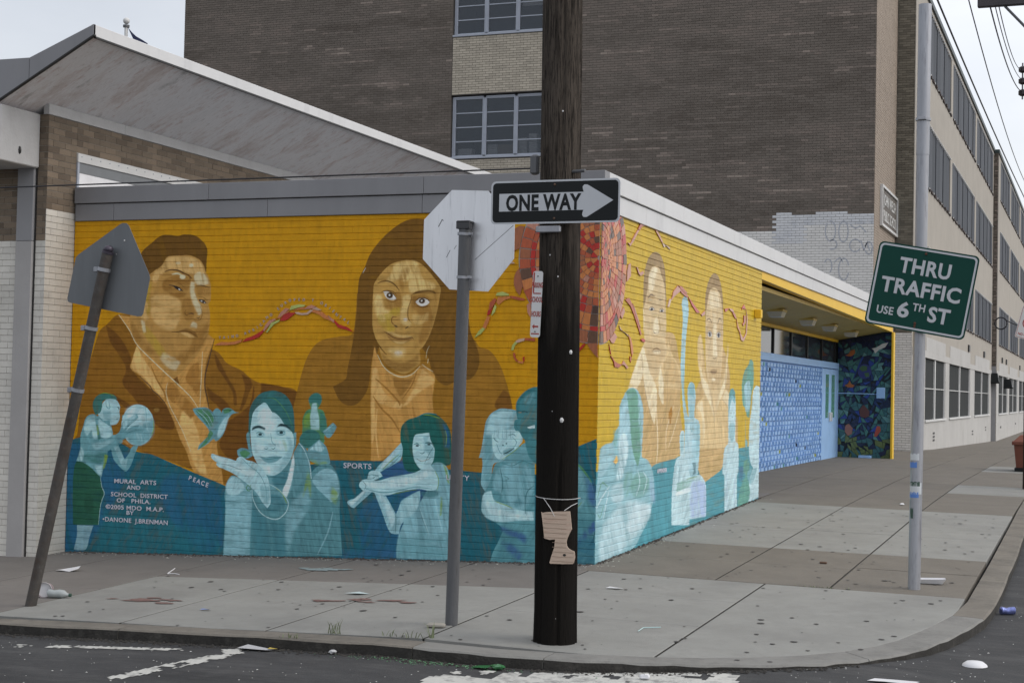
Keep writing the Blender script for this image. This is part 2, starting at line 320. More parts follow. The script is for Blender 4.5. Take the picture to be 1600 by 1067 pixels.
def quick_mesh(name,V,F,mats,parent=None,mi=None,rnd=None,kind=None):
    me=bpy.data.meshes.new(name); me.vertices.add(len(V)); me.vertices.foreach_set('co',V.astype(np.float32).ravel())
    me.loops.add(F.size); me.loops.foreach_set('vertex_index',F.astype(np.int32).ravel())
    me.polygons.add(len(F)); me.polygons.foreach_set('loop_start',np.arange(0,F.size,F.shape[1],dtype=np.int32)); me.polygons.foreach_set('loop_total',np.full(len(F),F.shape[1],dtype=np.int32))
    for m in (mats if isinstance(mats,(list,tuple)) else [mats]): me.materials.append(m)
    if mi is not None: me.polygons.foreach_set('material_index',mi.astype(np.int32))
    if rnd is not None:
        a=me.attributes.new('rnd','FLOAT','FACE'); a.data.foreach_set('value',rnd.astype(np.float32))
    me.polygons.foreach_set('use_smooth',np.zeros(len(F),dtype=bool)); me.update(calc_edges=True); me.validate()
    o=bpy.data.objects.new(name,me); COL.objects.link(o)
    if parent: o.parent=parent
    if kind: o['kind']=kind
    return o
def brickwork(name,rects,plane,at,mats,parent,depth=.008,gzz=.009,gu=.008,bev=.0015,mfun=None,rfun=None,single=None,zoff=0.0,jit=.0015):
    B=brick_list(rects,zoff); one=[b for b in B if single and single(b)][:300]; s=set(one); rest=[b for b in B if b not in s]
    if rest:
        V,F,n=brick_mesh_data(rest,plane,at,depth,gzz,gu,bev,jit)
        R=np.array(rest); uc=(R[:,0]+R[:,1])/2; zc=(R[:,2]+R[:,3])/2
        r=rfun(uc,zc) if rfun else rng.uniform(0,1,n)
        mi=np.repeat(mfun(uc,zc),9) if mfun else None
        quick_mesh(name,V,F,mats,parent,mi,np.repeat(np.clip(r,0,1),9),'stuff')
    cache={}
    for b in one:
        key=(round(b[1]-b[0],3),round(b[3]-b[2],3)); c=((b[0]+b[1])/2,(b[2]+b[3])/2)
        if key not in cache:
            V,F,n=brick_mesh_data([(b[0]-c[0],b[1]-c[0],b[2]-c[1],b[3]-c[1])],plane,0,depth,gzz,gu,bev,0)
            V=V+0
            cache[key]=quick_mesh('brick',V,F,mats if not isinstance(mats,(list,tuple)) else mats[0],parent); o=cache[key]
        else:
            o=bpy.data.objects.new('brick',cache[key].data); COL.objects.link(o); o.parent=parent
        o.location=(c[0],at,c[1]) if plane=='F' else (at,c[0],c[1])
# ---------------------------------------------------------------- painted mural: colours laid into one picture per wall, in wall metres
PAL=dict(yellow=(166,116,10),teal=(26,84,98),tealL=(34,96,108),blue=(32,82,112),blueL=(56,92,136),purple=(48,76,122),tealB=(30,84,108),tealC=(36,110,120),tealS=(72,146,160),coat=(122,84,26),coatD=(96,62,20),coatL=(130,100,48),coat3=(192,164,112),jacket=(132,94,30),jacketD=(104,70,24),hair=(92,64,22),hair2=(100,70,24),hair3=(110,78,26),hair3s=(150,125,85),shirt=(172,130,69),shirtL=(194,159,100),shirtD=(143,102,46),pale=(184,178,148),pale2=(150,180,185),zip=(66,52,42),skin=(159,122,65),skinL=(183,150,95),skinD=(132,95,42),skinDD=(104,71,27),skin2=(165,130,69),skinP=(191,165,108),brow=(70,48,24),brow2=(88,62,26),eyeD=(42,34,32),iris=(80,60,36),white=(188,186,182),lip=(140,106,56),lipD=(74,50,24),yel=(158,134,44),skinS=(208,186,142),skinPs=(226,214,182),skinSd=(186,158,110),skinSdd=(150,122,84),shirtS=(212,188,138),paleS=(226,214,180),brow3=(106,84,62),fL=(146,181,189),fM=(92,138,148),fW=(179,201,206),fD=(49,101,98),fDk=(49,94,101),fDk2=(46,95,97),fDD=(29,53,58),fG=(68,118,85),fgreen=(34,79,63),fgreenD=(27,63,51),lime=(110,138,42),tanT=(150,110,60),fT=(76,122,131),fLt=(125,166,177),fTd=(56,106,118),fTd2=(46,101,108),fTd3=(77,137,137),fLf=(154,189,197),fLs=(113,156,167),fMs=(80,130,140),fMd=(58,110,118),hairG=(26,82,78),blueG=(36,84,124),fLs2=(138,184,194),fGs=(101,154,135),fLs3=(161,200,211),fWs=(187,213,220),whiteS=(206,224,230),fGs2=(98,156,142),fMs2=(118,170,180),fWs2=(184,213,220),lilac=(160,180,215),tanS=(220,180,100))
MF='''P coat 0.6 1 0 -5919,990 -5870,1578 -5804,1716 -5677,2089 -5565,2187 -5429,2285 -5130,2247 -4214,1909 -4068,1779 -3893,1706 -3761,1615 -3632,1571 -3419,1547 -3229,1495 -3158,1220 -3265,609 -3599,503 -4028,504 -4471,655 -5149,831 -5611,883 -5987,910
P coatD 2 1 0 -5587,2168 -5421,2052 -5276,1859 -5200,1648 -4943,1441 -4781,1292 -4686,1122 -4706,1065 -4864,1079 -5026,1209 -5214,1397 -5357,1549 -5317,1704 -5438,1877 -5534,1993
P coatD 1.5 1 0 -5480,1430 -5257,1319 -5187,1262 -5302,1279 -5419,1354
P coatD 1.5 1 0 -3922,1237 -4049,1159 -4109,1007 -4128,912 -4038,803 -3906,733 -3755,720 -3394,696 -3284,1254 -3229,1495 -3419,1547 -3653,1580 -3661,1468 -3775,1353
P coatD 1.2 1 0 -4225,1890 -4156,1797 -4064,1647 -3951,1480 -3936,1340 -3973,1349 -3994,1480 -4085,1609 -4187,1740
P coatD 1.2 1 0 -3892,1669 -3783,1615 -3759,1540 -3789,1484 -3829,1371 -3880,1285 -3902,1294 -3863,1426 -3845,1539
P coatD 1.5 1 0 -4301,1530 -4233,1475 -4078,1384 -3965,1255 -4051,1234 -4185,1344 -4275,1417
L coatD 1 1 5 -3738,1541 -3745,1429 -3775,1353
P coatL 2 1 0 -4879,1270 -4883,1258 -4896,1250 -4914,1246 -4932,1249 -4946,1257 -4951,1268 -4947,1280 -4934,1289 -4916,1292 -4898,1289 -4884,1281
P shirt 0.8 1 0 -5441,2281 -5188,1961 -5267,1724 -5154,1639 -5084,1573 -4990,1488 -4828,1367 -4710,1179 -4614,972 -4532,842 -4426,628 -4204,553 -4072,511 -4099,669 -4160,893 -4165,1043 -4271,1294 -4320,1454 -4337,1643 -4310,1814 -4229,2023 -4296,2070 -4520,2173 -5198,2247
P shirtL 4 1 0 -4580,1296 -4489,1223 -4395,1036 -4345,849 -4271,606 -4382,640 -4475,806 -4547,956 -4620,1143
P shirtL 2 1 0 -5188,1947 -5249,1724 -5108,1630 -4898,1442 -4818,1405 -4856,1519 -4950,1633 -5092,1804
P shirtD 3 1 0 -4789,1540 -4723,1560 -4630,1467 -4516,1374 -4403,1282 -4488,1185 -4625,1295 -4739,1369 -4804,1444
P shirtD 3 1 0 -4506,1735 -4419,1793 -4379,1566 -4407,1414 -4499,1526 -4568,1601
L shirtD 1.5 1 4 -4998,1728 -4926,1595 -4831,1462 -4806,1367
P coatD 1 1 0 -4724,1598 -4669,1628 -4645,1562 -4677,1542
L pale 0.5 1 2.2 -5429,2281 -5285,2111 -5188,1961 -5001,1805 -4793,1645 -4632,1524 -4495,1412 -4403,1301
L pale 0.8 1 1.6 -4790,1559 -4805,1463 -4760,1330 -4665,1180 -4571,1031 -4477,844
L pale 0.8 1 1.6 -4368,1898 -4372,1699 -4377,1510 -4381,1301
L zip 0.5 1 2.8 -4229,2026 -4278,1842 -4323,1662 -4327,1529 -4297,1417 -4272,1304
L zip 0.8 1 2.2 -5143,1630 -5084,1582 -5049,1554 -5002,1517 -4979,1479 -4921,1441 -4875,1404 -4828,1357 -4781,1301
P hair 0.6 1 0 -5230,2432 -5203,2535 -5196,2703 -5204,2806 -5192,2884 -5142,2974 -5031,3056 -4964,3107 -4897,3133 -4815,3134 -4709,3121 -4635,3136 -4501,3122 -4396,3053 -4353,2995 -4341,2944 -4348,2862 -4349,2735 -4577,2711 -4875,2701 -5098,2586 -5169,2432
P skin 0.7 1 0 -4837,2897 -4747,2910 -4658,2914 -4584,2918 -4516,2900 -4434,2863 -4380,2799 -4356,2735 -4322,2684 -4293,2608 -4286,2532 -4288,2431 -4313,2393 -4291,2304 -4290,2191 -4308,2077 -4361,1975 -4445,1848 -4545,1745 -4660,1641 -4719,1621 -4795,1665 -4903,1752 -5012,1841 -5136,1929 -5247,2057 -5284,2225 -5258,2380 -5201,2496 -5158,2574 -5138,2638 -5086,2689 -4983,2759 -4901,2810
P skinL 5 1 0 -4836,2886 -4657,2904 -4523,2883 -4433,2838 -4387,2774 -4370,2710 -4488,2711 -4607,2737 -4727,2764 -4832,2752 -4920,2701 -4963,2637 -5024,2650 -4982,2740 -4894,2804
P pale 3 0.75 0 -4488,2711 -4430,2736 -4370,2710 -4332,2659 -4315,2608 -4396,2596 -4470,2609 -4494,2660
P skinD 5 1 0 -4681,2699 -4576,2686 -4545,2635 -4564,2558 -4599,2482 -4658,2463 -4748,2482 -4824,2521 -4885,2560 -4873,2649 -4785,2687
P skinD 4 0.6 0 -4484,2584 -4366,2583 -4299,2551 -4304,2481 -4421,2482 -4467,2533
P skinD 5 0.7 0 -4613,2457 -4539,2457 -4507,2380 -4475,2329 -4502,2240 -4576,2227 -4622,2291 -4640,2367
P skinL 6 1 0 -5019,2483 -4838,2495 -4672,2431 -4653,2329 -4665,2227 -4736,2125 -4856,2137 -4964,2200 -5029,2329
P yel 6 0.75 0 -5115,2638 -5056,2676 -5023,2612 -5049,2483 -5029,2354 -5057,2277 -5119,2329 -5140,2483
P yel 6 0.6 0 -5130,2187 -5037,2123 -4943,2021 -4849,1919 -4801,1830 -4891,1842 -5001,1956 -5095,2071
P skinD 7 0.8 0 -4469,2126 -4352,2152 -4297,2254 -4292,2102 -4347,1988 -4461,1873 -4605,1769 -4722,1717 -4667,1845 -4523,1961
P skinD 6 0.8 0 -5268,2225 -5172,2096 -5046,1956 -4937,1867 -4997,1854 -5137,1942 -5248,2070
P pale 5 0.6 0 -4848,1881 -4726,1831 -4635,1782 -4692,1692 -4798,1728 -4891,1817
P pale 3 0.85 0 -4530,2635 -4485,2622 -4489,2533 -4457,2456 -4403,2368 -4394,2304 -4430,2279 -4476,2355 -4524,2456 -4542,2558
P pale 3 0.7 0 -5146,2225 -5100,2213 -5081,2097 -5112,2097
P skinL 3 0.9 0 -5151,2354 -5093,2432 -5061,2380 -5073,2303 -5041,2251 -5086,2226 -5155,2264
P pale 3 0.7 0 -4501,2209 -4449,2190 -4447,2142 -4529,2154
L brow 0.7 1 3 -4862,2742 -4787,2762 -4697,2753 -4622,2722 -4562,2699 -4523,2666
L skinDD 1 1 3.2 -4622,2722 -4554,2692 -4545,2648
L pale 1.2 1 4 -4771,2713 -4696,2719 -4621,2686
P pale 1.5 1 0 -4603,2684 -4607,2672 -4620,2664 -4638,2661 -4656,2664 -4669,2672 -4674,2684 -4670,2695 -4657,2704 -4639,2707 -4621,2704 -4608,2695
P pale 1.5 1 0 -4509,2806 -4512,2797 -4522,2790 -4535,2788 -4548,2790 -4558,2797 -4562,2807 -4559,2816 -4549,2823 -4536,2826 -4523,2823 -4513,2816
P pale 2 0.7 0 -4670,2833 -4674,2826 -4685,2820 -4699,2818 -4714,2821 -4725,2826 -4730,2834 -4726,2842 -4715,2847 -4700,2849 -4685,2847 -4674,2841
L brow 1 1 2 -4469,2590 -4396,2592 -4307,2570
L eyeD 0.4 1 2.2 -4804,2598 -4752,2591 -4691,2572 -4627,2533
P eyeD 0.5 1 0 -4755,2591 -4692,2582 -4627,2533 -4675,2540 -4721,2559
P white 0.3 1 0 -4663,2545 -4667,2543 -4673,2544 -4680,2547 -4685,2552 -4688,2556 -4688,2560 -4684,2561 -4678,2561 -4672,2558 -4666,2553 -4663,2549
L skinDD 0.7 1 1.2 -4813,2623 -4723,2629 -4663,2610 -4617,2571
P eyeD 0.5 1 0 -4432,2446 -4376,2441 -4334,2406 -4375,2403 -4420,2425
P white 0.3 1 0 -4385,2424 -4389,2421 -4394,2421 -4401,2423 -4406,2426 -4410,2430 -4410,2433 -4407,2435 -4401,2436 -4395,2434 -4389,2431 -4386,2427
P white 0.3 1 0 -4352,2409 -4354,2407 -4358,2406 -4363,2407 -4366,2410 -4368,2412 -4368,2415 -4366,2417 -4362,2417 -4358,2416 -4354,2414 -4352,2411
L skinDD 0.7 1 1.2 -4436,2469 -4377,2466 -4324,2431
L skinDD 0.8 1 2 -4587,2336 -4600,2304 -4577,2278 -4548,2291
L eyeD 0.6 1 1.6 -4551,2289 -4519,2298 -4486,2289
L eyeD 0.6 1 1.5 -4451,2253 -4429,2247 -4414,2260
L skinDD 0.8 1 1.3 -4487,2228 -4442,2222 -4399,2241 -4386,2304 -4410,2368
L lipD 0.6 1 2 -4758,2102 -4676,2102 -4587,2113 -4512,2094 -4437,2050
P skinDD 2 0.7 0 -4661,2112 -4573,2138 -4468,2101 -4422,2038 -4497,2069 -4586,2094
P skinL 1.5 1 0 -4646,2093 -4556,2090 -4466,2044 -4525,2043 -4600,2068
P jacket 0.6 1 0 -3287,1238 -3235,1472 -3182,1680 -3128,1836 -3045,1966 -2931,2036 -2759,2066 -2603,2110 -2571,2506 -2010,2505 -1290,2057 -1221,1978 -1101,1935 -991,1789 -907,1570 -856,1375 -848,1278 -889,764 -1419,743 -3391,783
P jacketD 1 1 0 -1036,1445 -960,1557 -893,1521 -861,1387 -955,1361 -1035,1383
P hair2 0.7 1 0 -1946,3249 -2084,3214 -2221,3127 -2344,3015 -2440,2889 -2493,2762 -2547,2660 -2563,2506 -2571,2302 -2589,2123 -2626,1893 -2658,1739 -2676,1637 -2817,1558 -2756,1444 -2683,1382 -2583,1371 -2499,1424 -2418,1565 -2383,1845 -2329,1897 -2278,2100 -1830,1952 -1714,1704 -1630,1618 -1548,1594 -1441,1646 -1307,1661 -1230,1761 -1219,1885 -1262,2008 -1319,2131 -1344,2305 -1368,2503 -1468,2753 -1640,3105 -1752,3220
P hair3 5 0.6 0 -1680,2504 -1489,2504 -1450,2006 -1469,1658 -1604,1656 -1718,1854 -1727,2204
P shirt 0.8 1 0 -2359,1972 -2298,1821 -2184,1721 -1988,1687 -1853,1777 -1826,1802 -1700,1704 -1690,1629 -1708,1454 -1689,1255 -1699,1106 -2026,995 -2244,837 -2370,820 -2369,1111 -2386,1414 -2386,1744
P shirtL 3 0.8 0 -2381,1744 -2324,1745 -2263,1543 -2149,1445 -2036,1397 -2063,1346 -2259,1392 -2344,1440 -2330,1112 -2366,984 -2382,1363
P shirtL 3 0.9 0 -1825,1752 -1699,1654 -1712,1604 -1846,1526 -1981,1398 -2036,1372 -1929,1525
L shirtD 2 1 4 -2359,1465 -2258,1341 -2143,1243 -2057,1120
L shirtD 1.5 1 4 -2336,1643 -2207,1544 -2078,1421 -2064,1384
L shirtD 1.5 1 3 -1880,1751 -1931,1600 -2038,1447
L shirtL 2 1 3 -2314,1340 -2321,1112 -2287,861
L shirtD 3 0.6 5 -1925,1374 -1866,1201 -1727,1155
P skin2 0.8 1 0 -2318,2023 -2271,1847 -2157,1747 -2016,1699 -1880,1776 -1849,1827 -1872,2002
P skinDD 5 0.6 0 -2272,1897 -2159,1823 -2019,1812 -1883,1889 -1867,1801 -1989,1724 -2128,1735 -2242,1796
P skinD 3 0.9 0 -2155,1671 -1987,1649 -1906,1688 -1985,1549 -2066,1472 -2124,1571
L pale 0.6 1 2 -2323,1884 -2255,1771 -2155,1697 -2043,1668 -1933,1700 -1853,1777
P skin2 0.7 1 0 -2040,2832 -2146,2815 -2225,2779 -2303,2707 -2361,2635 -2390,2562 -2393,2453 -2393,2332 -2397,2223 -2384,2138 -2352,2054 -2303,1970 -2228,1898 -2147,1851 -2054,1838 -1988,1859 -1924,1902 -1833,1962 -1771,2058 -1734,2142 -1703,2238 -1674,2357 -1657,2464 -1646,2548 -1680,2607 -1774,2715 -1854,2788 -1934,2825
P skinP 4 1 0 -2158,2791 -2040,2826 -1934,2819 -1894,2788 -1957,2705 -1982,2645 -2061,2621 -2101,2646 -2141,2634 -2260,2610 -2196,2694 -2177,2743
P skinP 5 1 0 -1958,2729 -1893,2764 -1851,2656 -1719,2596 -1705,2548 -1783,2536 -1900,2524 -1979,2501 -1994,2597
P skinD 5 0.7 0 -2064,2754 -1959,2765 -2010,2693 -2047,2609 -2058,2501 -2100,2597 -2102,2682
P skinD 5 0.75 0 -2164,2501 -2098,2525 -2077,2465 -2087,2357 -2159,2332 -2254,2369 -2282,2441
P skinD 7 0.75 0 -1782,2524 -1679,2548 -1686,2333 -1722,2190 -1784,2058 -1886,1962 -1937,1925 -1875,2070 -1827,2213 -1908,2333 -1948,2333 -1976,2405 -1952,2477 -1873,2500
P skinP 6 1 0 -2371,2490 -2297,2477 -2267,2356 -2199,2320 -2171,2284 -2223,2236 -2303,2211 -2345,2296 -2374,2381
P yel 5 0.75 0 -2332,2284 -2212,2308 -2160,2357 -2080,2357 -2092,2272 -2171,2284 -2183,2212 -2128,2140 -2207,2115 -2275,2163 -2316,2211
P skinP 4 1 0 -2057,2465 -1991,2489 -1970,2441 -2001,2333 -2005,2261 -1997,2189 -2036,2188 -2077,2224 -2073,2333 -2055,2393
P white 3 0.7 0 -2003,2243 -2006,2234 -2014,2228 -2024,2226 -2035,2228 -2043,2234 -2046,2242 -2043,2251 -2036,2257 -2025,2259 -2014,2257 -2007,2251
P skinP 4 0.8 0 -1998,2237 -1961,2225 -1964,2177 -2003,2177
P skinP 7 1 0 -2216,1947 -2110,1960 -2017,1949 -2029,1889 -2107,1864 -2175,1899
P white 5 0.6 0 -2049,1906 -2055,1897 -2072,1889 -2095,1887 -2118,1889 -2135,1896 -2142,1905 -2136,1915 -2119,1922 -2096,1925 -2072,1923 -2055,1916
P skinP 3 0.45 0 -1947,2297 -1842,2285 -1777,2321 -1775,2237 -1814,2213 -1892,2189 -1945,2225
L brow2 1 1 2.6 -2340,2605 -2287,2625 -2220,2625 -2153,2592 -2098,2531
L skinDD 1.2 1 2 -2298,2520 -2231,2532 -2164,2519 -2123,2477
P brow2 0.8 1 0 -1965,2489 -1900,2524 -1796,2536 -1717,2524 -1697,2494 -1769,2518 -1873,2506 -1932,2495
P skinDD 3 0.45 0 -1952,2477 -1873,2476 -1781,2470 -1741,2428 -1765,2369 -1870,2357 -1936,2393
P white 0.5 1 0 -2274,2520 -2231,2522 -2170,2495 -2129,2451 -2162,2435 -2209,2441 -2250,2471
P iris 0.3 1 0 -2167,2483 -2172,2468 -2185,2457 -2203,2453 -2221,2457 -2234,2468 -2239,2483 -2235,2498 -2222,2509 -2204,2513 -2186,2509 -2173,2498
P eyeD 0.3 1 0 -2181,2483 -2183,2474 -2192,2466 -2203,2464 -2214,2466 -2223,2474 -2226,2483 -2223,2493 -2215,2500 -2204,2503 -2192,2500 -2184,2493
P white 0.3 1 0 -2195,2486 -2197,2481 -2201,2477 -2206,2476 -2211,2477 -2215,2481 -2217,2486 -2215,2490 -2212,2494 -2206,2495 -2201,2494 -2197,2490
P white 0.5 1 0 -1917,2417 -1872,2450 -1806,2446 -1764,2414 -1792,2387 -1844,2375 -1890,2390
P iris 0.3 1 0 -1814,2426 -1818,2413 -1830,2403 -1847,2400 -1864,2403 -1877,2413 -1882,2426 -1878,2439 -1865,2449 -1849,2452 -1831,2449 -1819,2439
P eyeD 0.3 1 0 -1827,2429 -1830,2420 -1837,2413 -1847,2411 -1858,2413 -1866,2420 -1869,2429 -1866,2438 -1859,2444 -1848,2447 -1838,2444 -1830,2438
P white 0.3 1 0 -1840,2429 -1841,2424 -1845,2420 -1850,2419 -1856,2420 -1859,2424 -1861,2429 -1860,2433 -1856,2437 -1851,2438 -1845,2437 -1842,2433
L eyeD 0.5 1 1.4 -2284,2520 -2231,2528 -2171,2504 -2129,2455
L eyeD 0.5 1 1.3 -1924,2414 -1879,2455 -1807,2452 -1760,2419
L skinDD 1 1 1.5 -2235,2429 -2162,2417 -2122,2435
L skinDD 1 1 1.5 -1896,2375 -1831,2363 -1779,2381
L skinDD 1.5 0.8 2.4 -1958,2489 -1970,2429 -1995,2357 -1999,2285 -1985,2237 -1958,2213
L skinDD 0.8 1 2 -2118,2266 -2164,2266 -2177,2230 -2163,2200 -2136,2182
P eyeD 0.8 1 0 -2109,2167 -2113,2164 -2120,2164 -2129,2167 -2137,2171 -2142,2176 -2143,2181 -2139,2183 -2132,2183 -2123,2180 -2115,2176 -2110,2171
L eyeD 0.6 1 1.8 -2022,2150 -1990,2174
P lip 1.2 1 0 -2247,2121 -2180,2106 -2100,2080 -2047,2071 -1961,2075 -1934,2057 -1966,2033 -2045,1999 -2111,2002 -2192,2037
P skinP 1.5 0.6 0 -2234,2121 -2154,2110 -2087,2086 -1994,2083 -1941,2069 -2046,2062 -2126,2074
L lipD 0.5 1 1.7 -2260,2121 -2206,2094 -2152,2062 -2086,2048 -1993,2051 -1947,2063 -1930,2045
P skinP 1.5 0.6 0 -2165,2034 -2085,2020 -1993,2030 -2045,1999 -2111,2002
L hair2 1 1 3 -2390,2562 -2398,2441 -2399,2284 -2393,2163 -2352,2042 -2282,1946 -2228,1892
L white 0.4 1 1 -2511,2709 -2479,2763
L pale 0.5 1 0.9 -1756,1981 -1780,1927 -1789,1856
L pale 0.5 1 1.4 -1765,1850 -1771,1808
L pale 0.6 1 1.3 -1829,1795 -1776,1760 -1710,1726
P teal 0.5 1 0 -6380,-587 -6131,682 -6096,879 -5996,917 -5889,948 -5682,989 -5391,915 -5160,820 -4981,799 -4803,744 -4436,623 -4043,498 -3679,342 -3527,316 -3430,-400
Q teal 0.5 1 0 -4013,-437 -4043,498 -3537,645 -2830,809 -2226,825 -1527,768 -1179,750 -851,739 -391,769 -265,920 -222,1020 83,1151 110,-176
P blue 12 1 0 -6097,893 -5512,843 -5182,751 -5487,156 -5802,-274 -6053,-289
P blue 14 0.8 0 -4695,599 -4065,458 -4047,-107 -4354,-191 -4845,322
P blue 9 0.9 0 -2224,761 -1600,973 -1591,596 -1789,208 -1920,-102 -2414,-131 -2497,300 -2217,505
P tealL 14 0.5 0 -5569,152 -4205,17 -4082,-216 -5636,-278
P blueL 10 0.3 0 -2775,-101 -2202,-68 -1575,-32 -1642,-124 -2773,-178
P purple 8 0.6 0 -2294,726 -1875,869 -1596,785 -1658,530 -1934,454
P tanT 0.5 1 0 -5339,924 -5290,934 -5209,878 -5228,861
P fL 0.6 0.55 0 -5890,2 -5677,5 -5723,-123 -5769,-260 -5921,-269 -5886,-115
P fgreen 0.5 1 0 -5925,680 -5844,688 -5740,633 -5657,569 -5605,521 -5581,421 -5545,355 -5567,287 -5594,202 -5607,14 -5941,0 -5956,303 -5957,540
P fgreenD 5 0.5 0 -5791,361 -5709,314 -5684,181 -5762,127 -5807,243
L pale2 0.5 1 1.3 -5605,521 -5581,421 -5549,355 -5589,236 -5613,17
P fM 0.6 1 0 -5781,1189 -5720,1204 -5669,1183 -5629,1193 -5495,1096 -5461,987 -5412,997 -5354,1066 -5349,1200 -5162,1238 -5140,1181 -5215,1053 -5291,968 -5408,897 -5506,843 -5524,792 -5569,623 -5595,521 -5657,569 -5740,633 -5843,680 -5925,690 -5879,814 -5878,966 -5847,1069 -5820,1154
P fL 3 1 0 -5780,1172 -5699,1183 -5686,1090 -5663,1023 -5660,939 -5711,938 -5735,1038 -5793,969 -5835,1018 -5819,1120
P fL 3 1 0 -5648,1159 -5494,1070 -5471,979 -5570,942 -5653,1024
P fL 3 0.9 0 -5870,848 -5827,799 -5844,697 -5905,695
P fL 3 0.9 0 -5680,652 -5580,656 -5596,538 -5647,578
P fD 4 0.8 0 -5826,765 -5645,805 -5524,792 -5581,690 -5722,684 -5824,714
P fD 2 0.8 0 -5666,1091 -5629,1024 -5620,941 -5650,923
P lime 2 0.7 0 -5680,1090 -5651,1074 -5642,990 -5660,981
P lime 2 0.8 0 -5560,774 -5513,768 -5549,640 -5578,614
P fM 0.6 1 0 -5487,878 -5398,906 -5303,733 -5255,785 -5208,870 -5134,881 -5167,805 -5221,669 -5278,604 -5339,632 -5442,728
P fL 2 0.6 0 -5447,862 -5387,864 -5298,717 -5264,751 -5279,634 -5340,665
P fM 0.6 1 0 -5620,1210 -5499,1196 -5494,1079 -5617,1143
P fL 0.6 1 0 -5670,1217 -5613,1311 -5565,1363 -5485,1382 -5424,1358 -5382,1300 -5386,1233 -5378,1174 -5415,1106 -5495,1092 -5507,1146 -5597,1143
P fM 3 0.6 0 -5601,1244 -5500,1247 -5476,1113 -5506,1129 -5578,1161
P fD 0.7 1 0 -5729,1275 -5725,1342 -5677,1403 -5597,1433 -5507,1428 -5446,1408 -5415,1366 -5505,1373 -5561,1366 -5604,1345 -5612,1278 -5630,1227 -5690,1191
L lime 0.5 1 1.4 -5657,1420 -5567,1434 -5456,1407
L fM 0.7 1 2 -5564,1355 -5552,1287 -5511,1272 -5524,1347
L fDD 0.5 1 1.8 -5416,1286 -5391,1275 -5397,1258
L fDD 0.6 1 1 -5427,1156 -5397,1162
P fL 0.6 1 0 -4941,1108 -4965,998 -5037,915 -5140,882 -5244,908 -5323,987 -5355,1096 -5331,1207 -5258,1290 -5155,1322 -5050,1295 -4972,1217
P fM 6 0.85 0 -5137,1089 -4953,1161 -4957,994 -5091,891 -5229,903 -5292,984 -5214,1037
P fW 8 0.7 0 -5302,1268 -5164,1305 -5064,1257 -5100,1173 -5258,1169
L fM 0.6 1 1.3 -5062,1307 -5043,1208 -5048,1091 -5072,908
L fM 0.6 1 1.1 -5339,1200 -5221,1220 -4964,1210
L lime 0.6 1 1.8 -4953,1161 -4947,1061 -4976,994
P fM 0.8 1 0 -5390,948 -5346,1117 -5317,1142 -5161,1222 -5140,1181 -5237,1120 -5293,1034 -5235,1078 -5118,1114 -5146,1072 -5057,1066 -5095,1024 -5214,1020 -5252,985 -5369,915
P fL 2 0.8 0 -5336,1125 -5171,1213 -5160,1188 -5257,1119 -5324,1050
L fL 0.6 1 1.5 -5295,1068 -5216,1100 -5128,1109
L fDk 0.6 1 1.1 -5323,1033 -5246,1103 -5150,1175
L fDk 0.6 1 1 -5292,1001 -5214,1037 -5096,1053
P fM 2 0.9 0 -5835,1018 -5770,885 -5647,855 -5489,928 -5371,982 -5329,916 -5486,827 -5644,771 -5786,783 -5850,849
P fL 3 0.45 0 -5729,887 -5589,908 -5450,963 -5429,930 -5567,858 -5686,820
P fM 0.5 1 0 -4471,1292 -4399,1306 -4296,1308 -4223,1262 -4194,1298 -4153,1299 -4111,1256 -4102,1292 -4052,1311 -4001,1303 -3950,1273 -3899,1267 -3980,1251 -4019,1215 -4058,1161 -4075,1064 -4123,993 -4173,960 -4204,982 -4294,917 -4395,861 -4376,914 -4306,978 -4257,1024 -4279,1094 -4364,1171 -4438,1239
P fG 2 1 0 -4439,1275 -4296,1287 -4211,1201 -4229,1113 -4270,1112 -4354,1197
L fL 0.5 1 1.2 -4419,1275 -4313,1198 -4249,1112
L fL 0.5 1 1 -4357,1286 -4273,1217 -4219,1131
L fDk 0.5 1 1 -4397,1249 -4323,1172 -4259,1094
L fDk 0.6 1 1 -4275,1288 -4212,1236 -4190,1167
P fL 3 1 0 -4089,1187 -4020,1250 -4066,1100 -4124,1010 -4164,1009 -4137,1115
P fG 2 1 0 -4248,1077 -4206,1043 -4284,935 -4385,870 -4306,970
P fG 1 1 0 -4102,1283 -4042,1307 -3991,1294 -4020,1267 -4081,1248
P fDD 0.3 1 0 -4007,1284 -4008,1281 -4011,1279 -4015,1278 -4019,1279 -4022,1281 -4023,1283 -4022,1286 -4019,1288 -4015,1289 -4011,1288 -4008,1286
P fM 0.6 1 0 -3917,877 -3858,900 -3767,882 -3716,832 -3795,794 -3895,808
P fG 1.5 1 0 -3887,861 -3817,877 -3756,848 -3815,802 -3865,818
P fG 0.5 1 0 -3154,1126 -3156,1212 -3120,1299 -3062,1326 -3084,1385 -3085,1437 -3047,1475 -2999,1487 -2951,1465 -2943,1406 -2967,1354 -2985,1328 -2917,1304 -2885,1202 -2874,1151 -2900,1048 -2908,980 -3071,957 -3152,1057
P fD 1 1 0 -3084,1385 -3091,1428 -3051,1475 -2999,1487 -2951,1465 -2943,1406 -2967,1357 -2997,1387 -3054,1383
P lime 3 0.6 0 -3144,1126 -3141,1229 -3081,1291 -3060,1232 -3077,1145
P fL 1.5 0.85 0 -3048,1378 -2996,1384 -2989,1319 -2967,1234 -2960,1115 -3056,1112 -3069,1231 -3058,1317
P fD 2 0.8 0 -2956,1303 -2886,1236 -2884,1151 -2901,1065 -2950,1115
P fM 0.5 1 0 -2921,1099 -2808,1191 -2765,1146 -2824,1050 -2871,1040
L fL 0.5 1 1.1 -2902,1099 -2804,1170
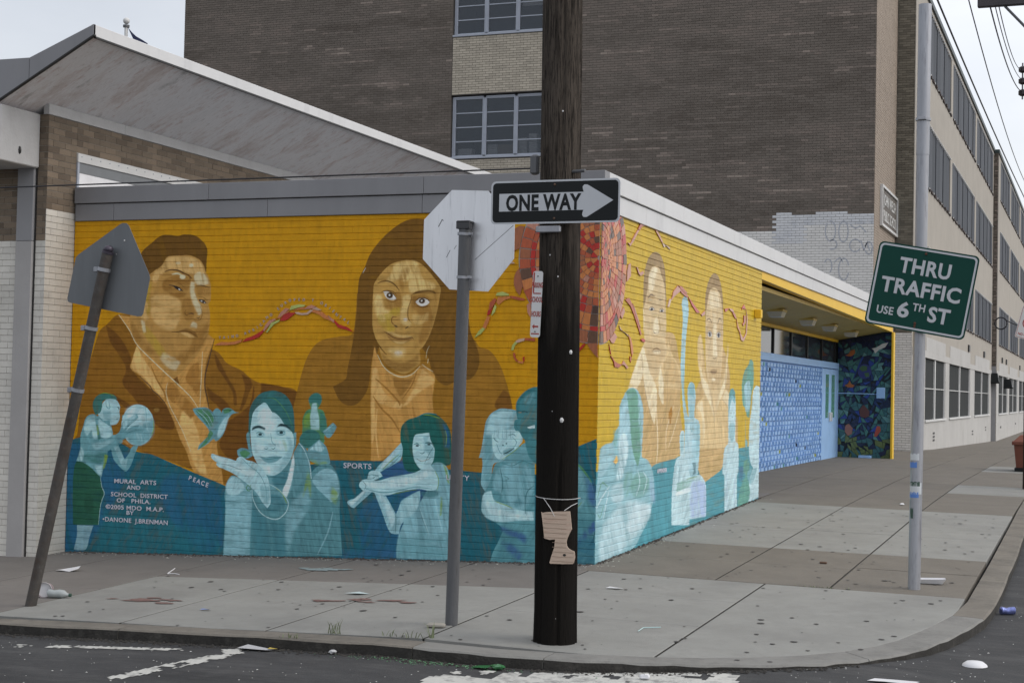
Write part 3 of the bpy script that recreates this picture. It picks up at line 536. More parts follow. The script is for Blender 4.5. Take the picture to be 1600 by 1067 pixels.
P fD 0.6 1 0 -3189,1005 -3152,1075 -3076,1115 -2988,1097 -2948,1038 -2994,960 -3070,923 -3148,937
P fM 0.6 1 0 -3089,905 -3033,958 -2957,1016 -2878,946 -2836,829 -2825,778 -2911,758 -3067,803
P fL 2 0.9 0 -3070,906 -2957,1009 -2897,929 -2934,893 -3012,908
P lime 3 0.5 0 -3067,820 -2951,790 -2874,793 -2854,760 -2988,755
P fT 0.7 1 0 -4037,506 -4018,559 -3960,614 -3848,583 -3552,665 -3261,813 -3244,883 -3188,979 -3149,955 -3089,888 -3034,685 -2950,756 -2835,769 -2756,696 -2715,595 -2702,460 -2707,291 -2680,21 -2666,-147 -4054,-228 -4043,52 -4040,296 -4054,400
P fLt 2 0.75 0 -4036,488 -3959,596 -3848,583 -3746,518 -3721,346 -3732,68 -3734,-206 -4044,-224 -4035,139
P fTd 10 0.8 0 -3720,311 -3577,197 -3320,158 -3310,-185 -3724,-209 -3728,68
P fLt 8 0.5 0 -3248,367 -3059,547 -3023,617 -3053,342 -3201,96 -3291,-183 -3321,175
P fLt 2 0.85 0 -3023,617 -2910,715 -2795,711 -2735,628 -2721,459 -2805,388 -2883,452 -2982,533
P lime 4 0.7 0 -2800,541 -2731,476 -2747,357 -2806,422
P lime 3 0.6 0 -3084,717 -3041,582 -3040,411 -3079,546 -3133,407 -3100,614
L fLt 3 0.7 3 -2783,287 -2834,81 -2943,-146
P fL 3 0.9 0 -4037,506 -3969,596 -3868,565 -3805,481 -3923,406 -4014,419
P fM 1 1 0 -3706,520 -3531,631 -3335,656 -3260,779 -3253,539 -3327,398 -3443,324 -3562,353 -3683,417
P fTd 4 0.9 0 -3511,632 -3336,673 -3275,607 -3370,499 -3469,530
P fTd 4 0.8 0 -3564,422 -3407,429 -3325,329 -3441,255 -3560,284
P fW 1.5 1 0 -3253,865 -3236,746 -3273,538 -3318,416 -3369,465 -3314,605 -3279,744
L lime 0.8 1 2 -3448,505 -3368,448 -3316,356
L pale2 0.9 1 2 -3528,541 -3428,497 -3348,432 -3297,357 -3323,261 -3419,187 -3538,199 -3639,263 -3712,381 -3726,502
L fW 1 0.8 2.2 -3188,970 -3128,904 -3066,769 -3038,616
P fM 3 0.6 0 -3225,918 -3108,887 -3063,684 -3176,542 -3230,403 -3253,539
P fDk2 0.6 1 0 -3787,1056 -3787,1195 -3780,1300 -3733,1397 -3656,1468 -3557,1499 -3458,1498 -3359,1457 -3287,1363 -3255,1244 -3246,1072 -3288,1036 -3662,1025
P fM 0.6 1 0 -3812,1020 -3799,1064 -3773,1056 -3759,935 -3733,866 -3777,882
P fM 0.6 1 0 -3269,1054 -3226,1081 -3226,952 -3263,882
P fLf 0.7 1 0 -3763,1056 -3756,1178 -3730,1283 -3652,1355 -3593,1374 -3532,1306 -3431,1239 -3349,1138 -3269,1071 -3250,968 -3263,865 -3299,778 -3375,689 -3452,637 -3531,631 -3611,662 -3684,763 -3737,866
P fW 6 0.7 0 -3669,1268 -3572,1322 -3470,1238 -3467,1117 -3544,1063 -3665,1129
P fW 6 0.6 0 -3700,954 -3600,940 -3578,871 -3677,868
P fW 5 0.7 0 -3613,714 -3514,718 -3473,668 -3551,647
P fW 5 0.5 0 -3463,996 -3345,983 -3342,897 -3441,910
P fM 5 0.6 0 -3346,1034 -3267,1002 -3262,848 -3337,725 -3414,670 -3379,809 -3304,915
P lime 3 0.35 0 -3395,1007 -3345,991 -3323,897 -3342,879 -3373,947
P fM 3 0.6 0 -3703,1075 -3604,1070 -3583,1027 -3682,1015
P fM 3 0.6 0 -3466,1091 -3358,1103 -3347,1052 -3445,1040
P fDk2 0.7 1 0 -3595,1426 -3516,1445 -3357,1414 -3275,1260 -3250,1089 -3290,1122 -3371,1206 -3452,1290 -3511,1280 -3552,1340
L fG 1.2 1 2 -3575,1426 -3476,1411 -3354,1293 -3271,1140
P fDD 0.8 1 0 -3749,1083 -3735,1118 -3666,1141 -3585,1114 -3595,1093 -3665,1111 -3714,1101
P fDD 0.8 1 0 -3457,1126 -3409,1167 -3330,1147 -3286,1108 -3369,1134 -3418,1136
L fDk 0.4 1 1.3 -3693,1058 -3654,1073 -3603,1052
P fDD 0.5 1 0 -3625,1048 -3628,1041 -3635,1036 -3646,1034 -3657,1035 -3665,1040 -3669,1047 -3666,1054 -3658,1059 -3647,1061 -3636,1060 -3628,1055
L fDk 0.6 1 1 -3686,1033 -3642,1025 -3603,1040
L fDk 0.4 1 1.3 -3456,1079 -3407,1091 -3355,1077
P fDD 0.5 1 0 -3379,1073 -3381,1066 -3389,1061 -3400,1059 -3411,1060 -3419,1065 -3422,1072 -3419,1079 -3412,1084 -3401,1086 -3390,1085 -3382,1080
L fDk 0.6 1 1 -3445,1057 -3396,1047 -3357,1065
L fDk 0.6 1 1.6 -3599,905 -3569,898 -3549,910
L fDk 0.6 1 1.6 -3510,908 -3486,902 -3467,917
L fM 1 1 1.6 -3524,1063 -3506,977 -3461,936
P fM 1 1 0 -3646,820 -3576,811 -3517,825 -3458,830 -3379,826 -3456,772 -3535,755 -3595,775
L fDk 0.5 1 1.1 -3646,817 -3556,796 -3497,801 -3383,826
P fL 0.7 1 0 -4230,814 -4210,829 -4138,808 -4015,786 -3924,763 -3905,799 -3855,809 -3794,777 -3714,762 -3633,713 -3550,613 -3518,510 -3503,356 -3541,293 -3602,351 -3664,435 -3766,517 -3868,583 -3991,647 -4134,694 -4165,720 -4156,737 -4218,779
P fW 3 0.6 0 -4209,823 -4056,776 -3873,739 -3691,659 -3729,606 -3890,651 -4094,722
L fDk 0.6 1 1 -4156,732 -4013,716 -3851,670
L fM 1.5 1 1.5 -3855,792 -3772,725 -3650,643 -3567,508 -3552,353
P fM 3 0.5 0 -3647,522 -3527,510 -3522,320 -3602,368
L fG 0.8 1 2 -3745,492 -3776,517 -3795,481 -3754,462 -3746,518
P hairG 0.7 1 0 -2049,1106 -2035,1181 -1970,1243 -1873,1275 -1776,1313 -1678,1307 -1596,1260 -1538,1195 -1504,1122 -1492,975 -1497,828 -1568,796 -1664,762 -1794,743 -1891,724 -1990,750 -2027,883 -2043,1002
P blueG 3 0.8 0 -1595,1223 -1537,1166 -1510,1048 -1517,974 -1565,988 -1552,1091
L lime 1.5 0.7 2.6 -1808,1299 -1727,1294 -1629,1267
L lime 1 0.7 1.6 -1561,1150 -1546,1077 -1554,995
L tealC 0.8 1 2 -1873,1272 -1776,1310 -1662,1307
P fLt 0.7 1 0 -2038,1014 -2021,958 -2027,883 -2058,829 -2271,709 -2321,722 -2289,768 -2159,893
P fW 2 0.6 0 -2224,816 -2062,971 -2042,942 -2173,803 -2271,732
L lime 0.6 1 1.3 -2060,896 -2157,818 -2238,740
L fDk 0.5 1 1 -2040,890 -2124,805 -2238,725
P fLt 0.6 1 0 -2400,554 -2349,511 -2513,368 -2554,339 -2614,378 -2623,408 -2582,425 -2531,443
P fW 2 0.6 0 -2615,409 -2564,418 -2433,530 -2416,508 -2547,382 -2580,365
P fLt 0.7 1 0 -2324,512 -2215,502 -2077,299 -2046,375 -2015,436 -1918,500 -1822,549 -1819,460 -1881,309 -2009,213 -2039,107 -2122,110 -2165,160 -2235,321
P fW 4 0.5 0 -2282,499 -2214,472 -2093,283 -2123,163 -2211,352
L fDk 1 1 1.5 -2081,306 -2075,210 -2081,120
P fLs 0.8 1 0 -2031,420 -1918,500 -1838,541 -1819,460 -1834,400 -1725,582 -1662,644 -1730,790 -1666,829 -1585,824 -1527,768 -1500,651 -1502,386 -1508,165 -1506,-114 -2058,-139 -2061,-28 -2039,107 -1993,214 -1995,303
P fMs 10 0.6 0 -2039,93 -1875,72 -1780,195 -1680,82 -1520,150 -1510,-114 -2049,-138
P fDk 4 0.8 0 -1805,535 -1659,556 -1610,528 -1658,489 -1787,491
P fL 4 0.8 0 -2015,421 -1853,518 -1827,430 -1897,308 -2010,243 -2041,152 -2028,301
L fL 3 0.6 3 -1657,467 -1621,321 -1569,162
L fL 3 0.6 3 -1817,371 -1747,197 -1713,110
L fDk 2 0.4 2 -1834,385 -1781,254 -1713,110
L fDk 2 0.4 2 -1593,470 -1557,325 -1553,163
P lime 2 0.7 0 -1596,499 -1576,471 -1581,323 -1601,308
P lime 2 0.7 0 -1585,824 -1536,767 -1503,621 -1529,650 -1560,766
P fLf 0.7 1 0 -1914,961 -1908,1036 -1885,1096 -1803,1113 -1730,1123 -1721,1057 -1678,984 -1676,895 -1698,820 -1762,773 -1811,757 -1861,799 -1895,858
P fM 3 0.6 0 -1803,1084 -1738,1093 -1752,1026 -1686,969 -1683,850 -1750,922 -1798,906 -1784,1010
P hairG 0.8 1 0 -1914,961 -1901,1096 -1836,1112 -1739,1130 -1703,1013 -1670,969 -1674,1147 -1805,1188 -1950,1109
L fDk 0.6 1 2 -1902,999 -1866,1010 -1836,996
L fDk 0.6 1 2.2 -1776,1018 -1736,1026 -1700,1010
P fDD 0.4 1 0 -1844,990 -1847,986 -1853,982 -1862,981 -1871,982 -1878,985 -1880,989 -1878,994 -1871,997 -1862,999 -1853,998 -1847,995
P fDD 0.4 1 0 -1718,1006 -1720,1002 -1726,998 -1735,997 -1744,998 -1751,1001 -1753,1005 -1751,1010 -1745,1013 -1736,1015 -1727,1014 -1720,1011
L fDk 0.6 1 1.5 -1831,919 -1806,913 -1782,928
L fDk 0.5 1 1.6 -1862,859 -1813,838 -1748,856 -1713,879
L white 0.4 1 1 -1846,851 -1796,842 -1732,864
L fDk 0.5 1 1 -1686,984 -1733,908 -1779,817
P fL 0.7 1 0 -2493,580 -2469,619 -2402,636 -2285,626 -2137,670 -1989,698 -1859,733 -1731,819 -1664,748 -1630,660 -1643,571 -1724,553 -1854,562 -2050,524 -2165,489 -2265,492 -2349,511 -2433,515 -2484,550
P fW 4 0.65 0 -2469,611 -2301,610 -2054,658 -1858,696 -1730,775 -1696,717 -1889,620 -2134,565 -2350,556
L fM 1.5 1 2.5 -2416,538 -2282,514 -2133,520 -1888,576 -1692,569
P fL 0.7 1 0 -2402,644 -2387,705 -2338,725 -2271,717 -2236,673 -2302,640 -2352,623
L fDk 0.5 1 1 -2370,690 -2311,678 -2269,664
L fDk 0.5 1 1 -2452,612 -2417,576 -2433,530
L fDk 0.5 1 1 -2311,670 -2344,646 -2394,637
L lime 0.6 1 1.2 -1664,748 -1622,661 -1635,557
L lime 0.6 1 1 -2116,499 -1968,535 -1854,555
P fLs 0.7 1 0 -1147,1167 -1131,1252 -1078,1329 -988,1377 -897,1376 -788,1362 -780,1009 -851,940 -958,868 -1048,831 -1062,662 -1077,526 -1143,591 -1172,657 -1158,827 -1168,895 -1199,893 -1171,996
P fL 3 0.85 0 -1095,1287 -969,1358 -861,1360 -839,1226 -965,1172 -1055,1135 -1088,999 -1127,1065
P fMs 5 0.7 0 -1146,1116 -1073,1118 -1068,898 -1080,661 -1145,692 -1141,896
P fLf 0.7 1 0 -1063,1067 -1055,1135 -965,1172 -838,1176 -766,1161 -746,1077 -781,1026 -869,939 -958,882 -1013,900 -1051,966
L fMs 0.8 0.7 1.3 -1038,1170 -1045,1102 -1027,1086
L fMs 0.8 0.7 1.3 -998,1171 -1002,1103 -987,1087
L fMs 0.8 0.7 1.3 -958,1172 -958,1105 -947,1088
L fMs 0.8 0.7 1.3 -918,1173 -914,1106 -907,1089
L fMs 0.8 0.7 1.3 -878,1174 -871,1107 -867,1090
L fDk 0.7 1 1.5 -1054,1093 -1026,1069 -999,1053
L fDk 0.8 1 1.4 -891,1123 -846,1133 -819,1117
L fM 1.2 1 1.5 -855,1108 -809,1059 -834,1007
P fDk 0.6 1 0 -940,1024 -941,1021 -944,1018 -949,1017 -953,1018 -957,1020 -958,1024 -957,1027 -954,1030 -949,1031 -944,1030 -941,1027
P fDk 0.6 1 0 -904,1042 -905,1039 -908,1036 -913,1035 -917,1036 -921,1038 -922,1042 -921,1045 -918,1048 -913,1049 -909,1048 -905,1045
L fM 1.3 1 1.5 -1016,1035 -988,969 -959,936
P fM 2 0.8 0 -951,970 -835,1016 -825,974 -932,920
L fDD 0.5 1 2 -941,940 -888,964 -834,999
P fMs 0.7 1 0 -617,914 -601,180 -193,103 6,114 19,-65 -1062,-131 -1028,-11 -959,127 -943,229 -1146,354 -1158,455 -1133,557 -1080,661 -1030,832 -958,868 -851,923 -745,1044 -620,1065
P fMs 0.7 1 0 -263,897 -175,872 -103,800 -40,704 -3,557 6,377 4,245 -54,111 -227,35
P fLs 4 0.8 0 -957,818 -777,858 -650,796 -628,613 -713,408 -875,401 -969,565 -1042,595 -1027,731
P fTd 6 0.5 0 -979,227 -762,205 -616,79 -612,-87 -1026,-112 -958,111
P purple 6 0.8 0 -962,245 -834,201 -708,175 -687,75 -779,137 -906,172
P purple 7 0.7 0 -958,94 -831,67 -721,-27 -756,-79 -865,-2
P fL 1.2 1 0 -1142,540 -1060,577 -1031,494 -949,464 -767,406 -614,396 -612,313 -764,305 -944,283 -1090,306 -1156,387
P fW 4 0.5 0 -1113,491 -1020,427 -838,369 -640,362 -675,327 -945,330 -1092,373
L lime 0.6 1 1.4 -1021,478 -894,442 -839,419
L fDk 1.2 1 1.8 -974,800 -944,667 -951,565
L fDk 1.5 0.6 2 -927,726 -882,703 -917,685
L fDk 1.2 0.8 2.2 -703,375 -706,509 -681,594 -620,647
P fTd 4 0.6 0 -840,469 -769,523 -714,475 -803,421
L fDk 1.2 0.8 1.6 -958,851 -848,830 -741,876 -624,847
P fM 0.8 1 0 -905,921 -780,1009 -691,1046 -619,1015 -616,881 -742,893 -849,855 -940,861
L lime 0.6 1 1.2 -958,885 -851,956 -763,1027
P fMd 0.7 1 0 -805,1277 -831,1268 -839,1209 -820,1168 -784,1160 -747,1103 -701,1062 -629,1048 -549,1067 -516,1185 -523,1486 -578,1585 -641,1592 -721,1557 -791,1488 -822,1412
P fTd2 0.8 1 0 -805,1294 -822,1412 -791,1488 -721,1557 -641,1592 -614,1584 -702,1515 -773,1463 -789,1379
P fM 4 0.7 0 -738,1498 -631,1550 -611,1433 -718,1431
P fTd2 4 0.7 0 -749,1229 -679,1281 -624,1249 -622,1132 -711,1095 -766,1161
L fDD 0.5 1 1.4 -770,1346 -734,1357 -698,1347
L tanT 0.4 1 1 -797,1345 -761,1346
P fW 0.7 0.9 0 -704,1205 -624,1232 -623,1199 -677,1194
L fDk 0.6 1 1 -704,1213 -624,1235
L fDk 0.7 1 1.2 -822,1252 -812,1202 -784,1177
P fDk 0.8 1 0 -631,1291 -634,1286 -641,1283 -652,1282 -663,1282 -671,1285 -674,1289 -671,1294 -663,1297 -652,1298 -642,1298 -634,1295
P fMd 1 1 0 -729,1112 -603,1082 -598,848 -671,912 -709,1012
L fG 1.5 1 4 -213,879 -157,848 -85,768 -40,704
P purple 9 0.8 0 -103,767 -4,640 5,443 -63,538 -83,669
P fLs 5 0.5 0 -209,829 -120,767 -90,603 -131,469 -200,433
P fTd 9 0.6 0 -198,317 1,377 7,81 -191,21
P purple 6 0.85 0 2,344 12,262 -175,88 -211,102
L lime 1 0.7 1.8 -132,510 -183,450 -217,416
P tealB 6 0.6 0 -193,103 10,213 19,-65 -207,-79'''
MR_='''P coat3 0.5 1 0 1098,1517 1199,1714 1609,1922 1766,2129 2665,2235 2960,1958 3112,1816 3057,1379 3317,936 1989,665 1141,866
P coat3 0.5 1 0 3721,1527 4165,1837 4786,2326 5330,2022 5534,1698 5379,1370 5967,864 4914,574 4198,489 3780,698
P hair3s 0.6 1 0 1530,2408 1479,2541 1478,2727 1530,2867 1645,2979 1796,3047 1921,3069 2082,3061 2218,2994 2312,2878 2351,2703 2352,2490 1903,2394
P skinS 0.7 1 0 1485,2440 1553,2512 1635,2670 1657,2792 1775,2887 1931,2917 2074,2903 2163,2831 2266,2768 2327,2666 2350,2525 2398,2314 2376,2135 2451,2031 2263,1848 2013,1721 1823,1718 1660,1835 1589,1987 1548,2138 1497,2271
P skinPs 4 1 0 1679,2742 1717,2830 1869,2903 2029,2899 2002,2818 1881,2722 1823,2649 1700,2623
P skinSd 5 0.8 0 1640,2585 1889,2610 1925,2534 1770,2499 1615,2498
P skinSd 5 0.6 0 2085,2544 2333,2577 2321,2452 2157,2443
P skinPs 4 1 0 1908,2325 2019,2383 2107,2230 1981,2190 1883,2220
P skinSd 6 0.45 0 1576,2173 1922,2118 2310,2133 2322,1956 1943,1807 1687,1887
P skinPs 4 0.9 0 1866,2012 2186,2023 2123,1985 1931,1983
L brow3 0.8 1 2.2 1654,2560 1763,2602 1902,2594
L brow3 0.8 1 1.6 2084,2565 2246,2581
L pale 0.6 1 1.6 1675,2536 1798,2552
P white 0.4 1 0 1899,2455 1887,2445 1853,2437 1806,2432 1759,2432 1725,2436 1712,2444 1724,2453 1757,2462 1804,2467 1851,2467 1886,2463
P eyeD 0.3 1 0 1849,2452 1843,2444 1828,2437 1806,2434 1784,2435 1768,2440 1761,2447 1767,2455 1782,2462 1804,2465 1826,2464 1842,2459
P white 0.4 1 0 2288,2459 2277,2451 2246,2443 2203,2439 2161,2438 2130,2442 2118,2450 2128,2458 2159,2466 2201,2470 2244,2471 2276,2467
P eyeD 0.3 1 0 2242,2457 2237,2449 2223,2443 2203,2440 2184,2441 2169,2446 2163,2452 2168,2460 2182,2466 2201,2469 2221,2468 2236,2463
L brow3 0.4 1 1.1 1699,2455 1803,2475 1912,2456
L brow3 0.4 1 1.1 2110,2462 2200,2481 2287,2465
L brow3 0.6 1 1.4 1902,2230 1916,2204 1993,2199
L brow3 0.6 1 1.2 2076,2211 2120,2231
L skinSdd 1 1 1.4 2063,2403 2134,2301 2172,2233
L skinSdd 0.8 1 2.4 1835,2008 2023,2043 2199,2019
L brow3 0.5 1 1 1854,2002 2025,2014 2187,2012
L skinPs 0.6 1 1.6 1485,2440 1522,2340 1513,2204
P skinPs 2 0.6 0 1906,2724 1896,2702 1865,2684 1821,2675 1777,2677 1744,2691 1731,2711 1741,2734 1772,2752 1815,2761 1860,2758 1893,2745
P shirtS 0.8 1 0 1581,2105 1322,1928 1022,1646 3035,1608 3058,1792 2908,1899 2657,2001 2477,2139 2437,2031 2263,1848 1982,1703 1757,1769 1623,1936
P paleS 1.5 1 0 1523,2052 1323,1911 1050,1657 1399,1662 1510,1798 1609,1681 1953,1656 1788,1769 1623,1936
P paleS 1.5 1 0 2197,1865 2308,1673 2113,1658 2138,1776
P coat3 3 0.8 0 2294,1885 2591,1964 2874,1880 3031,1669 2409,1661
L skinSdd 1.5 0.7 2 1439,1965 1508,1832 1489,1663
P paleS 2 0.9 0 1233,1780 1530,1786 1291,1596 990,1594
P paleS 1.5 1 0 1530,1786 1734,1790 2063,1583 1996,1217 1834,1333 1613,1561
P paleS 1.5 1 0 2135,1584 2229,1799 2324,1683 2341,1438 2251,1467
L skinSdd 1 0.7 2 1535,1711 1686,1486 1968,1207
L skinPs 1.2 1 2.5 2052,1428 2137,1021 2096,790
L skinSdd 2 0.5 2 2487,1804 2477,1408 2200,1155
L skinPs 2 0.8 2 2779,1427 2493,1170 2472,933
P yellow 1.2 1 0 2557,1328 2665,1417 2723,1347 2641,1208
L skinPs 2 0.8 2 3092,1447 2799,1145 2582,970
P hair3s 0.6 1 0 4157,2509 4141,2725 4238,2884 4394,2995 4576,3051 4767,3035 4938,2935 5048,2761 5104,2401 5060,1945 4265,1883
P skinS 0.6 1 0 4193,2511 4269,2712 4379,2829 4561,2874 4800,2846 4951,2755 5063,2558 5098,2219 5060,1945 4976,1763 4699,1625 4414,1710 4238,1882 4180,2185
P skinPs 4 0.7 0 4381,2807 4801,2835 4911,2640 4349,2607
P skinPs 3 1 0 4556,2553 4706,2561 4751,2206 4812,2029 4576,2022 4576,2288
P skinSd 4 0.6 0 4228,2404 4527,2441 4516,2219 4267,2232
P skinSd 4 0.6 0 4782,2442 5041,2466 5056,2262 4797,2230
P skinSd 4 0.6 0 4356,1885 4966,1898 4929,1739 4651,1647 4413,1732
P skinPs 2 1 0 4728,1748 4716,1739 4682,1732 4635,1729 4588,1730 4554,1736 4541,1745 4553,1754 4586,1761 4633,1764 4680,1763 4715,1757
L brow3 0.6 1 2.2 4215,2451 4358,2481 4509,2435
L brow3 0.6 1 2.2 4782,2435 4901,2513 5000,2482
P white 0.4 1 0 4510,2296 4496,2278 4457,2263 4402,2257 4347,2259 4306,2270 4290,2287 4304,2305 4343,2320 4397,2327 4452,2324 4494,2313
P eyeD 0.3 1 0 4445,2293 4440,2279 4424,2268 4402,2263 4379,2266 4361,2276 4354,2290 4359,2304 4375,2315 4398,2320 4421,2317 4438,2307
P white 0.4 1 0 4965,2304 4952,2285 4914,2271 4862,2264 4809,2266 4770,2278 4754,2295 4767,2314 4804,2328 4856,2335 4910,2333 4949,2321
P eyeD 0.3 1 0 4907,2302 4902,2287 4885,2275 4861,2270 4837,2273 4819,2283 4811,2298 4817,2312 4833,2324 4857,2329 4881,2326 4900,2316
L brow3 0.4 1 1.2 4280,2308 4397,2333 4518,2308
L brow3 0.4 1 1.2 4743,2317 4856,2344 4973,2322
L brow3 0.6 1 1.3 4558,2017 4653,2002 4765,2023
P skinSdd 1.5 0.8 0 4450,1854 4606,1872 4796,1861 4733,1815 4517,1811
L brow3 0.4 1 0.9 4460,1839 4628,1835 4797,1847
P shirtS 0.8 1 0 3883,2259 3803,2171 3847,1916 4011,1705 4111,1534 3813,1426 3678,927 6060,862 5810,1377 5434,1585 5224,1721 5400,2045 5386,2229 5300,2042 5168,1811 4886,1672 4655,1580 4323,1709 4179,1837 4068,2137 3971,2263
P paleS 2 0.9 0 3906,1939 4140,1750 4466,1623 4779,1180 4529,1403 4197,1578 4009,1727
P paleS 2 0.9 0 5346,2090 5220,1766 4896,1537 4766,1358 4996,1492 5323,1722
P coat3 2 0.9 0 4112,2139 4202,1881 4045,1835
P paleS 2 0.8 0 3902,1383 3772,1405 4070,1491 4229,1144 4155,929 4086,1275
P skinS 2 0.8 0 4272,1796 4654,1603 5071,1787 4730,1203 4525,1447
L skinSdd 1.2 0.6 2 4466,1623 4672,1358 4716,1136
P paleS 2 0.8 0 5093,1492 5281,1619 5487,1562 5446,1424
L skinSdd 1 0.6 1.6 5091,1515 5294,1447 5450,1378
Q tealS 0.4 1 0 -53,-178 -115,789 1137,918 1247,993 1983,747 2497,769 3037,857 3774,773 4198,489 5084,607 5599,833 6157,859 8028,899 8108,-115 1561,-214
P tealS 0.5 1 0 1873,760 2443,816 2898,830 3542,840 3618,-231 1257,-43 1618,469
P fLs2 0.7 1 0 7,-63 -6,562 39,730 82,934 116,1018 273,1058 505,1078 587,1182 704,1234 711,1413 809,1502 959,1584 1148,1610 1345,1578 1483,1485 1559,1354 1551,1166 1523,886 1728,860 1906,778 2007,639 2034,445 1968,373 1839,228 1576,97 1257,-34 175,-79
P fGs 1.5 1 0 928,1575 1148,1604 1313,1559 1422,1411 1505,1167 1486,943 1397,797 1260,895 1153,1045 1075,1266 999,1448
P fLs3 4 0.8 0 1348,1522 1522,1410 1548,1223 1505,961 1401,1225
P fLs3 5 1 0 784,1412 967,1466 1077,1229 1060,1011 808,1053 708,1180
P fLs3 4 0.7 0 161,1017 506,1061 545,918 123,726 63,797
P fWs 5 1 0 712,1109 925,1159 1029,993 946,833 830,711 648,702 725,912
P fGs 3 0.6 0 498,1184 676,1199 628,1022 536,1060
P tanS 0.6 1 0 547,883 645,942 697,878 609,854
L fDk 0.5 1 1 548,874 609,845 580,829
P fGs 5 0.6 0 1210,676 1467,739 1811,648 1751,518 1484,477 1187,530
L fWs 1.2 1 2 1399,760 1474,626 1351,503
L fWs 1.2 1 2 1601,733 1742,651 1616,507
L fGs 1.2 1 2.2 50,559 182,689 357,646
L fWs 1.5 1 2.6 29,458 191,551 415,643
L fWs 1.2 1 2.2 234,324 364,541 418,608
L fGs 1.2 0.8 2 60,404 147,364 253,478
P fWs 6 0.7 0 533,637 834,657 905,510 725,449 481,534
P fGs 5 0.5 0 951,760 1205,750 1214,602 967,506 896,654
P fWs 8 0.75 0 157,209 492,358 1096,463 1934,365 1839,228 1443,108 1001,-2 174,-67
P whiteS 6 0.5 0 1357,410 1899,367 1770,233 1246,123 987,216 1170,312
P lilac 6 0.5 0 1875,722 2040,561 2075,366 1893,453
P fLs3 0.6 1 0 3049,1854 3064,2139 3100,2425 3046,2600 3166,2678 3295,2651 3355,2510 3296,2327 3241,2109 3223,1858 3206,1608 3328,1375 3441,1284 3410,1429 3371,1573 3414,1663 3542,1701 3683,1666 3753,1520 3709,1300 3922,1243 3989,1149 3987,871 3930,614 4013,499 3316,533 3291,892 3269,1214 3169,1429
P fMs2 4 0.6 0 3153,1857 3223,1858 3227,1608 3341,1393 3253,1429 3133,1642
P fMs2 3 0.8 0 3416,1645 3557,1692 3685,1648 3717,1502 3568,1538 3458,1555
P fMs2 4 0.5 0 3467,1429 3722,1428 3660,1264 3513,1284
P fWs 6 0.6 0 3305,1196 3555,1210 3638,1064 3591,701 3377,673
L fMs2 1 1 2 3518,1211 3598,1119 3644,1191
P fMs2 5 0.5 0 3812,1207 3987,1186 3949,872 3841,802
P fDk 1 0.7 0 3645,757 3822,756 3831,627 3670,607 3724,677
L fWs 0.4 1 1 3098,2638 3122,2497
L fWs 0.4 1 1 3181,2662 3205,2520
L fWs 0.4 1 1 3254,2630 3262,2505
P fWs2 0.6 1 0 3084,862 3058,1040 3100,1128 3204,1140 3262,1107 3291,892 3444,743 3599,592 4006,601 4282,505 4354,369 4351,86 3561,104 3565,37 2766,96 2760,473 2854,747 2950,831
P fMs2 2 0.6 0 3087,1022 3136,1109 3220,1111 3255,1000 3220,912 3123,897
L fDk 0.4 1 0.8 3101,1021 3212,1022
P fGs 3 0.6 0 2969,550 3599,592 3894,588 3323,443 2980,391
P whiteS 1.5 1 0 2909,448 3606,491 3574,430 2980,400
L lime 0.8 0.7 1.5 3384,574 3894,588
P lilac 6 0.8 0 3639,535 4283,486 4349,218 4351,86 3632,117 3580,339
L fMs2 1.5 0.7 2 3020,794 3085,650 3003,548
L fWs 1.5 1 2 3191,823 3241,608
P fWs2 0.6 1 0 5490,946 5469,1226 5451,1466 5529,1596 5659,1644 5797,1608 5872,1466 5887,1262 5890,977 6081,891 6105,561 6019,483 6051,62 5337,68 5303,535 5189,569 5255,833 5362,909
P fMs2 1 1 0 5483,1266 5467,1486 5547,1602 5660,1640 5797,1604 5852,1486 5791,1446 5669,1516 5560,1426 5516,1306
P fTd3 1.5 0.8 0 5486,1586 5659,1644 5835,1588 5823,1507 5665,1567 5518,1506
L fDk 0.4 1 1.2 5576,1325 5638,1329
L fDk 0.4 1 1.2 5746,1332 5809,1332
L fDk 0.4 1 1 5642,1275 5750,1274
P fMs2 3 0.6 0 5517,1165 5692,1203 5849,1161 5825,999 5693,951 5556,1005
L fDk 0.5 1 1 5617,1013 5691,977 5770,1010
L lilac 1.5 0.6 2 5432,549 5483,89
L lilac 1.5 0.6 2 5878,530 5894,82
P coat3 1 0.9 0 5893,1303 6009,1220 6028,974 5919,956
P fWs2 0.6 1 0 6943,1616 7140,1693 7369,1674 7457,549 7427,137 6711,115 6799,258 6787,406 7024,566 6817,659 6722,874 6732,1128 6861,1381
P fGs2 0.7 1 0 6268,1508 6233,1715 6382,1884 6618,1973 6711,2043 6892,2022 6963,1874 6938,1681 6845,1594 6763,1361 6722,1255 6573,1277 6449,1383 6322,1425
P fLs3 3 0.9 0 6397,1696 6683,1763 6795,1594 6714,1361 6491,1341 6363,1508
P fGs 3 1 0 6427,673 6715,705 6774,576 6636,455 6436,548
P fGs2 1.5 1 0 6095,90 6262,348 6633,498 6850,234 6664,96
P fMs2 3 0.8 0 6776,555 7280,556 7039,373 6790,364 6635,477
L fMs2 0.6 1 1.6 6499,1236 6501,964 6565,878
P fMs2 0.8 1 0 6641,908 6632,881 6605,861 6567,855 6528,863 6498,884 6485,912 6494,939 6520,958 6559,964 6598,956 6628,935
P blueL 3 0.6 0 6102,603 6384,612 6349,448 6116,417
L fMs2 1.2 0.8 2 6950,1531 6864,1339'''
def lin(c): return np.where(np.array(c)/255<=.04045,np.array(c)/255/12.92,((np.array(c)/255+.055)/1.055)**2.4)
